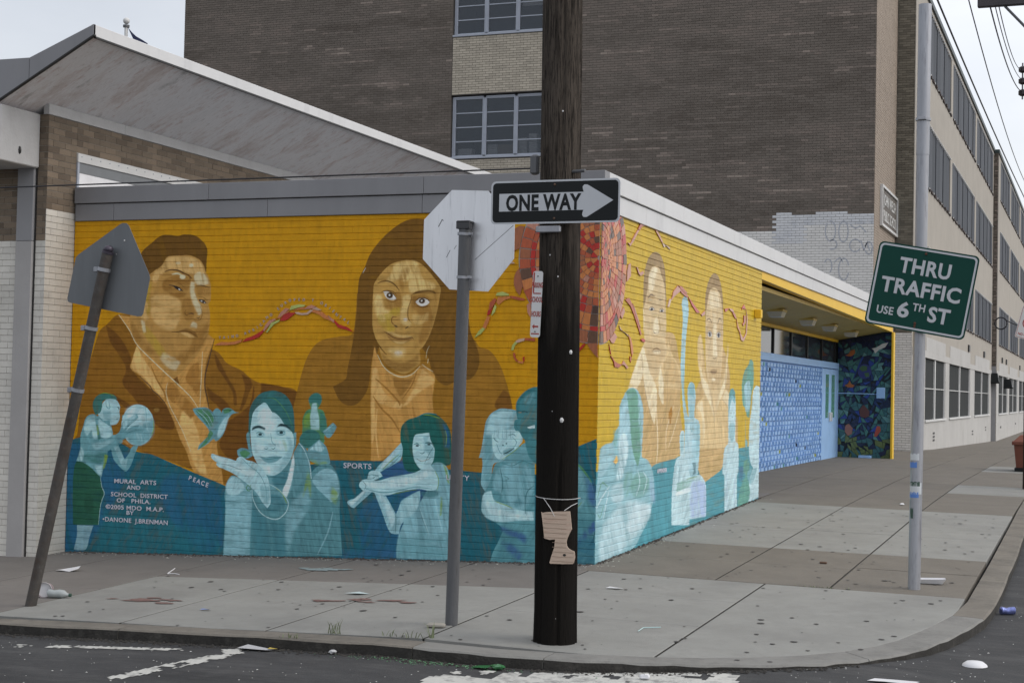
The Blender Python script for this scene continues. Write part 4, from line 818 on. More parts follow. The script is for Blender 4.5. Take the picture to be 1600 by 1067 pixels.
def smooth(P,n=5):
    P=np.array(P); m=len(P); o=[]
    for i in range(m):
        p0,p1,p2,p3=P[i-1],P[i],P[(i+1)%m],P[(i+2)%m]
        def tan(a,b,c):     # tangent at b; sharp corners keep none
            u,v=b-a,c-b; lu,lv=max(np.hypot(*u),1e-6),max(np.hypot(*v),1e-6); cs=(u@v)/(lu*lv)
            return np.zeros(2) if cs<.25 else .5*(c-a)*min(1,2*min(lu,lv)/max(lu+lv,1e-6)+.2)
        t1,t2=tan(p0,p1,p2),tan(p1,p2,p3)
        for k in range(n):
            t=k/n; o.append((2*t**3-3*t*t+1)*p1+(t**3-2*t*t+t)*t1+(-2*t**3+3*t*t)*p2+(t**3-t*t)*t2)
    return np.array(o)
def boxblur(a,r):
    if r<1: return a
    for ax in (0,1):
        for _ in range(2):
            p=np.pad(a,[(r+1,r) if i==ax else (0,0) for i in (0,1)],mode='edge'); c=np.cumsum(p,axis=ax)
            a=(np.take(c,range(2*r+1,c.shape[ax]),axis=ax)-np.take(c,range(0,c.shape[ax]-2*r-1),axis=ax))/(2*r+1)
    return a
def brushfield(seed,H,W,sx,sy,shear):
    g=np.random.default_rng(seed); o=np.zeros((H,W))
    yy,xx=np.mgrid[0:H,0:W]
    for (a,b,w) in ((sx,sy,1),(sx*.35,sy*.35,.7),(sx*2.5,sy*2.5,.8)):
        u=(xx+shear*yy)/a; v=yy/b; gh,gw=int(v.max())+3,int(u.max()-u.min())+3; n=g.normal(0,1,(gh,gw)); u=u-u.min()
        i=v.astype(int); j=u.astype(int); p=v-i; q=u-j; p=p*p*(3-2*p); q=q*q*(3-2*q)
        o+=w*((n[i,j]*(1-q)+n[i,j+1]*q)*(1-p)+(n[i+1,j]*(1-q)+n[i+1,j+1]*q)*p)
    return np.clip(o/o.std(),-2,2)*.5
BR=[brushfield(1,1260,1920,7,46,.25),brushfield(2,1260,1920,9,30,-.5),brushfield(3,1260,1920,34,8,.1)]
def paint(txt,W,H,su,sv,u0,v0,fs,bg):
    """W,H pixels; su,sv px per metre; fs = texture px per photo px"""
    img=np.empty((H,W,3),np.float32); img[:]=lin(bg)
    yy=np.arange(H); 
    for ln in txt.strip().split('\n'):
        k,c,f,o,wd,*pt=ln.split(' '); f=float(f)*fs*.62; o=float(o); wd=float(wd)*fs
        P=np.array([[int(a) for a in p.split(',')] for p in pt])/1000.
        P=np.stack([(P[:,0]-u0)*su,(P[:,1]-v0)*sv],1)
        if k=='L':
            S=[]
            Q=np.vstack([2*P[0]-P[1],P,2*P[-1]-P[-2]])
            for i in range(1,len(Q)-2):
                for t in np.arange(0,1,.2): S.append(.5*((2*Q[i])+(-Q[i-1]+Q[i+1])*t+(2*Q[i-1]-5*Q[i]+4*Q[i+1]-Q[i+2])*t*t+(-Q[i-1]+3*Q[i]-3*Q[i+1]+Q[i+2])*t**3))
            S.append(P[-1]); S=np.array(S); pad=wd+2*f+3
            x0,y0=np.floor(S.min(0)-pad).astype(int); x1,y1=np.ceil(S.max(0)+pad).astype(int)
            x0=max(x0,0);y0=max(y0,0);x1=min(x1,W);y1=min(y1,H)
            if x1<=x0 or y1<=y0: continue
            X,Y=np.meshgrid(np.arange(x0,x1)+.5,np.arange(y0,y1)+.5); D=np.full(X.shape,1e9); n=len(S)-1
            for i in range(n):
                a,b=S[i],S[i+1]; d=b-a; L2=max((d**2).sum(),1e-9); t=np.clip(((X-a[0])*d[0]+(Y-a[1])*d[1])/L2,0,1)
                q=(i+t)/n; w=wd/2*(.35+.65*np.sin(np.pi*np.clip(q,.04,.96))**.6)
                D=np.minimum(D,np.hypot(X-a[0]-t*d[0],Y-a[1]-t*d[1])-w)
            A=np.clip(.5-D/max(f,1.0),0,1)
        else:
            S=smooth(P) if k=='P' else P
            pad=2*f+2; x0,y0=np.floor(S.min(0)-pad).astype(int); x1,y1=np.ceil(S.max(0)+pad).astype(int)
            x0=max(x0,0);y0=max(y0,0);x1=min(x1,W);y1=min(y1,H)
            if x1<=x0 or y1<=y0: continue
            A=np.zeros((y1-y0,x1-x0)); n=len(S); ss=2
            for sub in range(ss):
                ys=np.arange(y0,y1)+(sub+.5)/ss
                row=np.zeros((y1-y0,x1-x0+1))
                for i in range(n):
                    a,b=S[i],S[(i+1)%n]
                    if a[1]==b[1]: continue
                    lo,hi=(a,b) if a[1]<b[1] else (b,a)
                    r=np.nonzero((ys>=lo[1])&(ys<hi[1]))[0]
                    if len(r)==0: continue
                    xc=lo[0]+(ys[r]-lo[1])*(hi[0]-lo[0])/(hi[1]-lo[1])-x0; sg=1 if a[1]<b[1] else -1
                    xc=np.clip(xc,0,x1-x0-1e-3); xi=xc.astype(int); fr=xc-xi
                    np.add.at(row,(r,xi),sg*(1-fr)); np.add.at(row,(r,xi+1),sg*fr)
                A+=np.clip(np.abs(np.cumsum(row,1)[:,:-1]),0,1)/ss
            A=boxblur(A,int(round(f*.7)))
        col=lin(PAL[c])
        bn=BR[(len(ln)*7+x0)%3][(y0*3)%97:(y0*3)%97+A.shape[0],(x0*5)%89:(x0*5)%89+A.shape[1]]
        soft=min(1,f/3.0)
        if k!='L' and A.size<2.2e6: A=np.clip(A*(1+soft*.55*bn)-soft*.07*np.abs(bn),0,1)
        col=col*(1+(.09 if c.startswith(('skin','shirt','pale','yel')) else .14)*bn)[...,None] if (k!='L' and A.size<2.2e6) else col
        A=(A*o)[...,None]
        # brushy break-up of soft strokes
        sl=img[y0:y1,x0:x1]; img[y0:y1,x0:x1]=sl*(1-A)+col*A
    # brush streaks and mottling of the paint itself
    for (su_,sv_,am) in ((9,60,.05),(40,12,.035),(3,3,.04)):
        gx,gy=W//su_+3,H//max(1,sv_//2)+3; g=rng.normal(0,1,(gy,gx))
        yi=np.linspace(0,gy-1.01,H); xi=np.linspace(0,gx-1.01,W); a=yi.astype(int); b=xi.astype(int); fa=(yi-a)[:,None]; fb=(xi-b)[None]
        n_=(g[a][:,b]*(1-fa)*(1-fb)+g[a+1][:,b]*fa*(1-fb)+g[a][:,b+1]*(1-fa)*fb+g[a+1][:,b+1]*fa*fb)
        img*=(1+am*n_)[...,None]
    return np.clip(img,0.004,.85)
def paint_material(name,img,plane,u0,v0,wu,wv,gain,rough,spec):
    H,W,_=img.shape; im=bpy.data.images.new(name,W,H,float_buffer=True,alpha=False); im.colorspace_settings.name='Non-Color'
    px=np.ones((H,W,4),np.float32); px[...,:3]=np.clip(img*np.array(gain),0,.85); im.pixels.foreach_set(px.ravel()); im.update(); im.pack()
    m=mat(name,(1,1,1),rough,.04,2.5,.12,45,spec=spec,stains=None); t=m.node_tree; n=t.nodes; l=t.links
    geo=n.new('ShaderNodeNewGeometry'); sp=n.new('ShaderNodeSeparateXYZ'); l.new(geo.outputs['Position'],sp.inputs[0])
    def aff(s,a,b): q=n.new('ShaderNodeMath'); q.operation='MULTIPLY_ADD'; l.new(s,q.inputs[0]); q.inputs[1].default_value=a; q.inputs[2].default_value=b; return q.outputs[0]
    cb=n.new('ShaderNodeCombineXYZ'); l.new(aff(sp.outputs['X' if plane=='F' else 'Y'],1/wu,-u0/wu),cb.inputs[0]); l.new(aff(sp.outputs['Z'],1/wv,-v0/wv),cb.inputs[1])
    ti=n.new('ShaderNodeTexImage'); ti.image=im; ti.extension='EXTEND'; ti.interpolation='Linear'; l.new(cb.outputs[0],ti.inputs[0])
    bs=n['Principled BSDF']; old=bs.inputs['Base Color'].links[0].from_socket
    mx=n.new('ShaderNodeVectorMath'); mx.operation='MULTIPLY'; l.new(ti.outputs[0],mx.inputs[0]); l.new(old,mx.inputs[1]); l.new(mx.outputs[0],bs.inputs['Base Color'])
    return m
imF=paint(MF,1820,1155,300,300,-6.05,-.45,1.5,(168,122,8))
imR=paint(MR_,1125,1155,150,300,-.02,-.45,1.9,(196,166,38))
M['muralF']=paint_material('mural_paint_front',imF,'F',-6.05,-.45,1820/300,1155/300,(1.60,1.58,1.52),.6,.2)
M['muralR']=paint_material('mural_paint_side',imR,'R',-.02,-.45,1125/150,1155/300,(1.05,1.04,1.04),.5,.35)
# ---------------------------------------------------------------- the mural building
mb_=empty('mural_building',(0,0,0)); tag(mb_,'low brick building painted with a yellow and teal portrait mural, with a blue entrance','building')
w=MB(); w.box(-6.03,-.012,.0,.25,-.6,3.33); w.build('wall',M['muralF'],mb_)
w=MB(); w.box(-.25,0,.013,7.39,-.6,3.33); w.build('wall',M['muralR'],mb_)
brickwork('brickwork',[(-6.035,.008,-.474,3.30)],'F',0.0,M['muralF'],mb_,depth=.006,gzz=.006,gu=.0007,bev=.0030,jit=.0004,single=lambda b:b[0]>-1.24)
brickwork('brickwork',[(-.001,7.40,-.406,3.30)],'R',0.0,M['muralR'],mb_,depth=.007,gzz=.0075,gu=.0009,bev=.0030,jit=.0005)
w=MB(); w.box(-6.0,-.3,.26,21.8,3.45,3.6); w.build('roof',M['roof'],mb_)
w=MB(); w.box(-6.0,-1.35,.3,21.9,-.2,3.44); w.box(-6.0,-1.15,21.94,25.3,-.2,3.6); w.box(-1.149,-.03,21.94,22.05,-.2,3.45); w.build('inner_wall',M['brown_joint'],mb_)
for band,(zz0,zz1,off,br_) in {'upper':(3.492,3.668,.052,[-6.02,-4.32,-1.84,.052]),'lower':(3.302,3.484,.030,[-6.02,-5.52,-3.62,-1.86,.030])}.items():
    for a,b in zip(br_[:-1],br_[1:]):
        q=MB(); q.bbox(a+.002,b-(.002 if b<0 else 0),-off,.10,zz0,zz1,.003); q.build('fascia_panel',M['fascia'],mb_)
for band,(zz0,zz1,off,br_) in {'upper':(3.492,3.668,.052,[.104,.33,2.9,5.45,6.6,7.75,10.3,12.8,15.3,17.8,20.3,21.95]),'lower':(3.302,3.484,.030,[.104,1.45,4.1,6.3,8.3,10.8,13.3,15.8,18.3,21.95])}.items():
    for a,b in zip(br_[:-1],br_[1:]):
        q=MB(); q.bbox(-.1,off,a,b-.004,zz0,zz1,.003); q.build('fascia_panel',M['fascia_lit'],mb_)
q=MB(); q.box(-6.0,.02,-.012,.1,3.484,3.492); q.box(-.1,.02,.1,21.9,3.484,3.492); q.build('fascia_seam',M['frame_dark'],mb_)
# yellow header over the entrance, soffit, end strip
q=MB(); q.prism([(7.40,3.19),(21.8,3.065),(21.8,3.30),(7.40,3.30)],-.12,'x',0.006); q.build('header',M['yellow'],mb_)
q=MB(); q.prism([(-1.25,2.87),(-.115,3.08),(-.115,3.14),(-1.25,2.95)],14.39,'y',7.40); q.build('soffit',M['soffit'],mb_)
q=MB(); q.bbox(-.004,.045,21.70,21.95,.1,3.062,.004); q.build('corner_strip',M['yellow'],mb_)
q=MB(); q.bbox(-1.30,-1.215,7.40,21.79,2.82,2.88,.003); q.build('trim',M['yellow'],mb_)
q=MB(); q.bbox(.008,.10,6.93,7.03,2.62,2.74,.006); q.build('junction_box',M['yellow'],mb_)
# entrance: blue relief wall, beam, transom windows, double door
q=MB(); q.box(-1.32,-1.24,7.4,19.58,.05,2.20); q.build('panel_backing',M['bluep_shade'],mb_)
q=MB(); r_=random.Random(3); rowh=.0905
mats_rel=[M['bluep'],M['bluep_shade'],simple('yellow_green_tile',(.62,.60,.12),.4),simple('sea_green_tile',(.18,.45,.42),.4),simple('black_tile',(.02,.025,.05),.3)]
for k in range(23):
    y=7.42+(0,.10,.19,.05)[k%4]
    while y<19.5:
        z=.10+k*rowh; d=(.045,.03,.055)[k%3]; sk=r_.choice((-.008,0,.008)); mi=r_.choices((0,1,2,3,4),(94,.01,2,1.8,1))[0]; q.m=mi; L=(.20,.225,.21)[k%3]
        q.prism([(z+.006,0),(z+rowh*.86,0),(z+rowh*.80,d),(z+.012,d)],L,'y',y) if False else None
        x0=-1.24; yy0,yy1=y+.004,y+(L if mi in (0,1) else .07)
        q.add([(x0,yy0,z+.006),(x0,yy1,z+.006),(x0,yy1,z+rowh-.018),(x0,yy0,z+rowh-.018),(x0+d+sk,yy0+.006,z+.012),(x0+d*.8,yy1-.006,z+.010),(x0+d*.8,yy1-.006,z+rowh-.016),(x0+d+sk,yy0+.006,z+rowh-.020)],
              [(4,5,6,7),(0,1,5,4),(1,2,6,5),(2,3,7,6),(3,0,4,7)])
        y+=.295
rel=q.build('relief_blocks',mats_rel,mb_); rel['kind']='stuff'
q=MB(); q.bbox(-1.30,-1.19,7.41,21.79,2.20,2.34,.004); q.build('beam',M['bluep'],mb_)
glass=bpy.data.materials.new('window_glass'); glass.use_nodes=True; gb=glass.node_tree.nodes['Principled BSDF']; gb.inputs['Base Color'].default_value=(.02,.025,.03,1); gb.inputs['Roughness'].default_value=.06; gb.inputs['Specular IOR Level'].default_value=.8
MY=[7.45,9.2,10.95,12.7,14.45,16.2,17.95,19.7,21.45,21.78]
for a,b in zip(MY[:-1],MY[1:]):
    f=MB(); f.box(-1.285,-1.225,a-.03,a+.03,2.345,2.815); f=f.build('mullion',M['frame_dark'],mb_)
    p_=MB(); p_.box(-1.262,-1.252,a+.032,b-.032,2.345,2.815); p_.build('pane',glass,mb_)
q=MB(); q.box(-2.9,-2.8,7.4,21.7,2.0,3.2); q.build('interior',M['frame_dark'],mb_)
for a,b,l0,l1 in ((19.62,20.68,20.12,20.50),(20.70,21.74,20.90,21.30)):
    d_=MB(); d_.bbox(-1.262,-1.212,a,b,.19,2.185,.004); d_=d_.build('door',M['bluep'],mb_)
    g_=MB(); g_.box(-1.211,-1.206,l0,l1,1.10,2.06); g_.build('pane',M['green_glass'],d_)
    h_=MB(); h_.bbox(-1.211,-1.17,(l1+.08) if l0<20.5 else l0-.12,(l1+.13) if l0<20.5 else l0-.07,1.02,1.22,.006); h_.build('handle',M['ledge'],d_)
q=MB(); q.bbox(-1.30,-1.20,21.745,21.79,.19,2.195,.002); q.bbox(-1.30,-1.20,19.585,19.615,.15,2.195,.002); q.build('door_frame',M['bluep'],mb_)
# mosaic wall at the end of the entrance: irregular glass shards in dark grout
q=MB(); q.box(-1.24,-.005,21.812,21.93,.10,3.09); q.build('mosaic_backing',simple('dark_grout',(.012,.02,.03),.7),mb_)
SH=[simple('shard_'+n,c,.22,spec=.6,var=.15) for n,c in (('teal',(.035,.12,.13)),('deep_blue',(.012,.03,.12)),('sea_green',(.05,.17,.15)),('navy',(.008,.015,.05)),('pale_teal',(.10,.24,.24)),('moss',(.11,.15,.045)),('bright_blue',(.02,.05,.26)))]
SX=[simple('inlay_'+n,c,.35,spec=.5) for n,c in (('orange',(.36,.11,.03)),('white',(.55,.55,.52)),('earth_blue',(.03,.04,.18)),('rose',(.30,.14,.11)),('red',(.33,.06,.035)),('brown',(.10,.035,.03)),('earth_green',(.05,.12,.05)))]
SPEC=[(3,[(-.38,2.575),(-.30,2.66),(-.16,2.72),(-.09,2.83),(-.22,2.80),(-.36,2.71),(-.46,2.69),(-.41,2.65)],1),
      (0,[(-1.06,2.52),(-.98,2.56),(-.93,2.64),(-.84,2.66),(-.83,2.58),(-.89,2.52),(-.94,2.50)],0),
      (0,[(-1.06,1.84),(-.98,1.87),(-.95,1.95),(-.91,1.87),(-.83,1.84),(-.88,1.79),(-.98,1.79)],0),
      (0,[(-.72,1.28),(-.63,1.40),(-.58,1.36),(-.49,1.25),(-.50,1.14),(-.60,1.10),(-.70,1.14)],5),
      (0,[(-1.03,.92),(-.95,.96),(-.86,.86),(-.88,.73),(-.97,.68),(-1.04,.78)],3),
      (0,[(-.38,.68),(-.32,.68),(-.23,.82),(-.25,.92),(-.32,.92),(-.36,.78)],4)]
def cellclip(poly,n,c):
    o=[]
    for i in range(len(poly)):
        p,q_=poly[i],poly[(i+1)%len(poly)]; a=p[0]*n[0]+p[1]*n[1]-c; b=q_[0]*n[0]+q_[1]*n[1]-c
        if a<=0: o.append(p)
        if (a<=0)!=(b<=0): t=a/(a-b); o.append((p[0]+(q_[0]-p[0])*t,p[1]+(q_[1]-p[1])*t))
    return o
r_=random.Random(11)
def area(P): return abs(sum(P[i][0]*P[(i+1)%len(P)][1]-P[(i+1)%len(P)][0]*P[i][1] for i in range(len(P))))/2
def shatter(P,lim,out):
    A=area(P)
    if A<lim*r_.uniform(.55,1.5) or len(out)>2000: out.append(P); return
    cx=sum(a for a,b in P)/len(P); cy=sum(b for a,b in P)/len(P)
    w_=max(a for a,b in P)-min(a for a,b in P); h_=max(b for a,b in P)-min(b for a,b in P)
    t=(0 if w_>h_ else math.pi/2)+r_.gauss(0,.62); n=(math.cos(t),math.sin(t)); c=(cx+r_.gauss(0,w_*.10))*n[0]+(cy+r_.gauss(0,h_*.10))*n[1]
    for nn,cc in ((n,c),((-n[0],-n[1]),-c)):
        Q=cellclip(P,nn,cc)
        if len(Q)>=3: shatter(Q,lim,out)
cells=[]; shatter([(-1.225,.17),(-.012,.17),(-.012,3.05),(-1.225,2.86)],.0150,cells)
cells.sort(key=area,reverse=True); cells=cells[:290]
for poly in cells:
    c=(sum(a for a,b in poly)/len(poly),sum(b for a,b in poly)/len(poly))
    poly=[(c[0]+(a-c[0])*(1-.008/max(.02,math.hypot(a-c[0],b-c[1]))),c[1]+(b-c[1])*(1-.008/max(.02,math.hypot(a-c[0],b-c[1])))) for a,b in poly]
    z=c[1]; rr=r_.random()
    if z<.62: mi=5 if rr<.5 else r_.choice((0,3,0))
    elif z>2.75: mi=r_.choice((1,3,3,0))
    else: mi=r_.choices((0,1,2,3,4,6),(30,13,20,20,12,5))[0]
    if math.hypot(c[0]+.61,c[1]-2.16)<.17: mi=3
    q=MB(); q.prism(poly,.010+r_.uniform(0,.004),'y',21.798); q.build('shard',SH[mi],mb_)
for s in SPEC:
    q=MB(); q.prism(s[1],.012,'y',21.783); q.build('inlay',SX[s[2]],mb_)
q=MB(); q.prism([(-.61+.155*math.cos(t*math.pi/9),2.16+.17*math.sin(t*math.pi/9)) for t in range(18)],.012,'y',21.783); gl=q.build('inlay',SX[2],mb_)
for bl in ([(-.74,2.22),(-.66,2.30),(-.55,2.28),(-.56,2.18),(-.66,2.16)],[(-.62,2.12),(-.52,2.14),(-.50,2.05),(-.58,2.03)]):
    q=MB(); q.prism(bl,.004,'y',21.778); q.build('inlay',SX[6],mb_)
q=MB(); q.tube([(-1.2,21.775,1.655),(-.75,21.772,1.655),(-.33,21.775,1.645)],.012,8); q.bbox(-.33,-.14,21.70,21.79,1.55,1.80,.01); q.build('fountain_box',M['bluep'],mb_)
q=MB(); q.bbox(-.70,-.42,21.60,21.78,.19,.25,.006); q.build('foot_rail',M['bluep'],mb_)
# ceiling lamps under the entrance soffit
lens_m=simple('prismatic_lamp_lens',(.50,.44,.30),.3,spec=.6)
for i,(yy,lab) in enumerate(((11.5,'nearest boxy ceiling lamp under the ochre entrance soffit'),(14.4,'second boxy ceiling lamp from the mural wall under the ochre soffit'),(16.8,'third boxy ceiling lamp from the mural wall under the ochre soffit'),(19.6,'farthest boxy ceiling lamp in front of the dark mosaic wall'))):
    e=empty('ceiling_light',(-.6,yy,2.992)); tag(e,lab,'lamp','ceiling lamps under the entrance soffit')
    q=MB(); q.bbox(-.14,.14,-.19,.19,-.035,.004,.004); q.build('housing',M['soffit'],e)
    q=MB(); q.add([(-.13,-.18,-.036),(.13,-.18,-.036),(.13,.18,-.036),(-.13,.18,-.036),(-.10,-.14,-.125),(.10,-.14,-.125),(.10,.14,-.125),(-.10,.14,-.125)],[(0,1,5,4),(1,2,6,5),(2,3,7,6),(3,0,4,7),(4,5,6,7)]); q.build('lens',lens_m,e)
# ---------------------------------------------------------------- sunburst mosaic round the building corner and mosaic ribbons
GROUT=simple('grey_grout',(.38,.34,.32),.8)
TM=[simple('tile_'+n,c,.22,spec=.42,var=.25,vscale=60,grain=(1,1,.2)) for n,c in (('red',(.44,.018,.010)),('brick_red',(.42,.085,.030)),('orange',(.56,.19,.05)),('rust',(.34,.11,.045)),('brown',(.12,.055,.03)),('pink',(.50,.22,.15)),('dark',(.07,.03,.02)))]
CZ=2.835
RS_=1.22
rings=[(.02,.07,4),(.074,.118,8),(.122,.166,11),(.17,.215,14),(.219,.262,17),(.268,.312,20),(.318,.372,22),(.378,.435,24),(.441,.53,24),(.536,.572,26),(.578,.665,24)]
rings=[(a*RS_,b*RS_,n) for a,b,n in rings]
wts=[(6,2,1,0,0,0,0),(5,2,2,1,1,0,0),(3,3,3,1,1,.3,0),(2,3,4,2,1,.3,0),(1,3,4,2,1,.4,.4),(1,3,4,2,1,.4,.4),(2,3,4,2,1,.4,.4),(1,3,4,2,1,.4,.4),(1,3,5,3,2,2,0),(8,3,1,1,1,0,0),(1,3,3,4,3,2,1)]
r_=random.Random(5)
def wall_prism(q,poly,face,d0,d1):
    if face=='F': q.prism(poly,d1-d0,'y',-d1)
    else: q.prism(poly,d1-d0,'x',d0)
def tile(poly,face,m,name='tile',d=.012,base=.010,side_par=None):
    q=MB(); wall_prism(q,poly,face,base,base+d+r_.uniform(0,.003)); return q.build(name,m,mb_)
for face in 'FR':
    q=MB(); sgn=-1 if face=='F' else 1
    bk=[(sgn*.825*math.cos(t*math.pi/24),CZ+.825*math.sin(t*math.pi/24)) for t in range(-12,13)]
    bk=[(a,min(b,3.296)) for a,b in bk]; wall_prism(q,bk,face,.0085,.0115); q.build('mosaic_backing',GROUT,mb_)
    for (ra,rb,n),wt in zip(rings,wts):
        ph=r_.uniform(0,.5)
        for k in range(n):
            t0=-math.pi/2+math.pi*(k+.04)/n; t1=-math.pi/2+math.pi*(k+.96)/n; g=.003
            z_top=CZ+ra*math.sin((t0+t1)/2)
            if CZ+min(ra*math.sin(t0),ra*math.sin(t1),rb*math.sin(t0))>3.285: continue
            j=lambda:r_.uniform(-.0025,.0025)
            P_=[(ra*math.cos(t0)+j(),ra*math.sin(t0)+j()),(rb*math.cos(t0)+j(),rb*math.sin(t0)+j()),(rb*math.cos((t0+t1)/2),rb*math.sin((t0+t1)/2)),(rb*math.cos(t1)+j(),rb*math.sin(t1)+j()),(ra*math.cos(t1)+j(),ra*math.sin(t1)+j())]
            P_=[(sgn*max(a,.004),min(CZ+b,3.294)) for a,b in P_]
            tile(P_,face,TM[r_.choices(range(7),wt)[0]],base=.0115,d=.007)
TL='''F o -4223,1964 -4137,1999 -4055,1996 -3975,2004 -3883,2030 -3899,1997 -3974,1974 -4078,1966
F r -3885,2000 -3838,2040 -3769,2060 -3702,2091 -3637,2131 -3639,2101 -3689,2051 -3757,2026 -3825,2012
F p -3640,2121 -3613,2181 -3569,2226 -3504,2246 -3496,2231 -3546,2201 -3590,2156 -3628,2111
F g -3605,2102 -3567,2161 -3546,2201 -3445,2236 -3456,2212 -3512,2187 -3556,2142 -3588,2100
F p -3469,2259 -3436,2311 -3381,2356 -3338,2346 -3380,2306 -3435,2266
F o -3496,2246 -3435,2271 -3380,2306 -3330,2331 -3346,2311 -3402,2286 -3446,2246
F r -3445,2224 -3402,2286 -3357,2306 -3257,2309 -3300,2277 -3355,2237 -3400,2222
F g -3336,2331 -3315,2376 -3226,2393 -3147,2385 -3169,2369 -3236,2359 -3302,2339
F o -3296,2331 -3230,2353 -3163,2369 -3168,2339 -3202,2341 -3257,2331
F y -3273,2313 -3229,2313 -3195,2302 -3134,2307 -3090,2339 -3057,2331 -3122,2287 -3189,2282 -3250,2292
F p -3168,2341 -3125,2373 -3081,2387 -3030,2369 -3057,2351 -3113,2346
F y -3074,2346 -3025,2363 -2963,2333 -3013,2331
F o -3090,2316 -3068,2341 -3013,2331 -2957,2314 -2901,2273 -2933,2248 -2989,2287 -3045,2307
F o -2933,2248 -2895,2278 -2856,2239 -2816,2204 -2866,2229
F p -2890,2283 -2845,2248 -2814,2234 -2816,2204 -2861,2234
F r -2817,2232 -2767,2195 -2788,2175 -2804,2195
F r -2789,2195 -2723,2178 -2657,2156 -2599,2114 -2667,2132 -2733,2146 -2777,2158
F g -1268,2064 -1229,2126 -1185,2165 -1158,2154 -1203,2103
F o -1185,2165 -1165,2218 -1138,2280 -1108,2272 -1131,2203 -1155,2154
F r -1141,2283 -1134,2333 -1081,2379 -1093,2341 -1112,2295
F b -1126,2325 -1115,2410 -1063,2455 -1046,2432 -1081,2371
F g -1095,2280 -1085,2325 -1062,2387 -1045,2371 -1060,2318
F g -1056,2478 -1040,2506 -983,2516 -920,2493 -917,2478 -998,2475
F o -1046,2410 -1031,2460 -913,2470 -892,2455 -964,2432 -1021,2387
F b -908,2475 -851,2470 -753,2447 -756,2429 -818,2432 -883,2451
F u -879,3125 -818,3155 -769,3149 -787,3070 -816,2934 -862,2919 -893,2874 -909,2836 -914,2920 -905,3027
F u -809,2751 -812,2721 -777,2629 -758,2629 -803,2478 -844,2523 -867,2584 -868,2645 -849,2706
F b -782,2630 -733,2599 -691,2523 -701,2417 -738,2478 -768,2538
F p -728,2387 -688,2417 -688,2266 -718,2311
F y -944,2826 -900,2816 -859,2790 -907,2789
F b -640,2066 -737,2066 -744,2046 -639,2036
F y -745,2065 -809,2053 -841,2030 -817,2019 -744,2041
F g -841,2030 -873,1992 -880,1946 -859,1946 -844,1992 -817,2018
F b -858,1923 -857,1886 -840,1852 -820,1833 -813,1848 -835,1878 -842,1919
F o -813,1848 -804,1826 -755,1819 -748,1841 -780,1838
F r -760,1879 -744,1887 -743,1842 -753,1838
F r -222,1918 -216,1935 -151,2010 -121,2020 -139,1987 -192,1935
F u -109,2022 -7,2023 2,1886 -41,1925 -78,1971
F p -226,2141 -172,2142 -105,2091 -91,2034 -151,2022 -225,2055
R p 855,3064 947,3040 1068,3110 1022,3122 956,3069
R p 1022,3122 1068,3110 1180,3188 1236,3227 1189,3230
R b 1205,3240 1265,3230 1351,3281 1440,3299 1408,3321 1301,3314
R p 1439,3319 1440,3296 1684,3308 1746,3323
R b 1745,3329 1842,3299 1906,3288 1891,3322
R p 1875,3285 1973,3252 2106,3195 2171,3193 2037,3258 1918,3298
R y 2139,3190 2272,3176 2475,3142 2440,3165 2305,3179 2208,3143
R p 1017,2841 1173,2846 1253,2785 1326,2766 1443,2800 1412,2823 1294,2797 1202,2848
R p 886,2846 958,2869 978,2739 841,2671 851,2778
R b 797,2489 936,2515 1066,2449 1206,2357 1300,2262 1413,2166 1366,2156 1241,2259 1119,2352 987,2436
R p 1065,2465 1143,2420 1266,2327 1361,2231 1300,2262 1177,2355
R r 1381,2114 1458,2126 1550,2112 1521,2089 1442,2092
R y 611,2221 652,2183 819,2158 951,2122 904,2145 735,2167
R o 932,2146 1019,2117 1093,2037 1115,1972 1078,1921 1039,1986 993,2083
R b 1003,1927 1061,1921 1036,1863 1006,1886
R r 289,2025 347,1932 363,1925 328,1979
R b 348,1917 458,1856 487,1809 622,1804 729,1839 593,1844 484,1865 401,1902
R p 729,1839 782,1877 954,1812 899,1799 813,1833
R p 2581,2602 2623,2686 2812,2771 2870,2748 2714,2674
R b 2847,2774 2989,2775 3247,2718 3175,2704 2955,2745
R y 2404,2510 2479,2604 2547,2600 2471,2514
R p 312,2073 466,2142 548,2106 446,2038 366,2043
R p 643,2327 747,2413 789,2367 700,2290
R p 2522,2582 2667,2691 2896,2757 2938,2720 2708,2654
R b 2896,2757 3137,2723 3303,2682 3223,2666 2979,2702
R r 3287,2681 3473,2630 3689,2569 3864,2526 3692,2516 3476,2588
R p 3909,2507 4082,2559 4103,2517 3954,2488
R r 5126,2641 5354,2665 5256,2625 5158,2604
R p 5354,2665 5558,2665 5664,2625 5457,2636
R b 5529,2629 5696,2615 5805,2550 5700,2556
R o 5805,2550 5884,2483 6074,2373 5999,2382 5855,2447
R p 5999,2382 6276,2298 6223,2272 6081,2290
R p 6277,2286 6435,2389 6476,2584 6378,2700 6420,2581 6379,2386 6220,2308
R r 6356,2699 6240,2764 6134,2722 6116,2685 6200,2714
R b 6229,2620 6340,2614 6324,2528 6208,2475 6151,2501 6236,2529'''
TC=dict(r=0,b=1,o=2,u=3,w=4,p=5,d=6,g=7,y=8)
TM.append(simple('tile_lime',(.42,.48,.12),.2,spec=.6,var=.2)); TM.append(simple('tile_peach',(.55,.36,.26),.2,spec=.6,var=.2))
for ln in TL.strip().split('\n'):
    face,c,*pt=ln.split(' '); poly=[tuple(int(a)/1000 for a in p.split(',')) for p in pt]
    tile(poly,face,TM[TC[c]],base=.0085,d=.008)
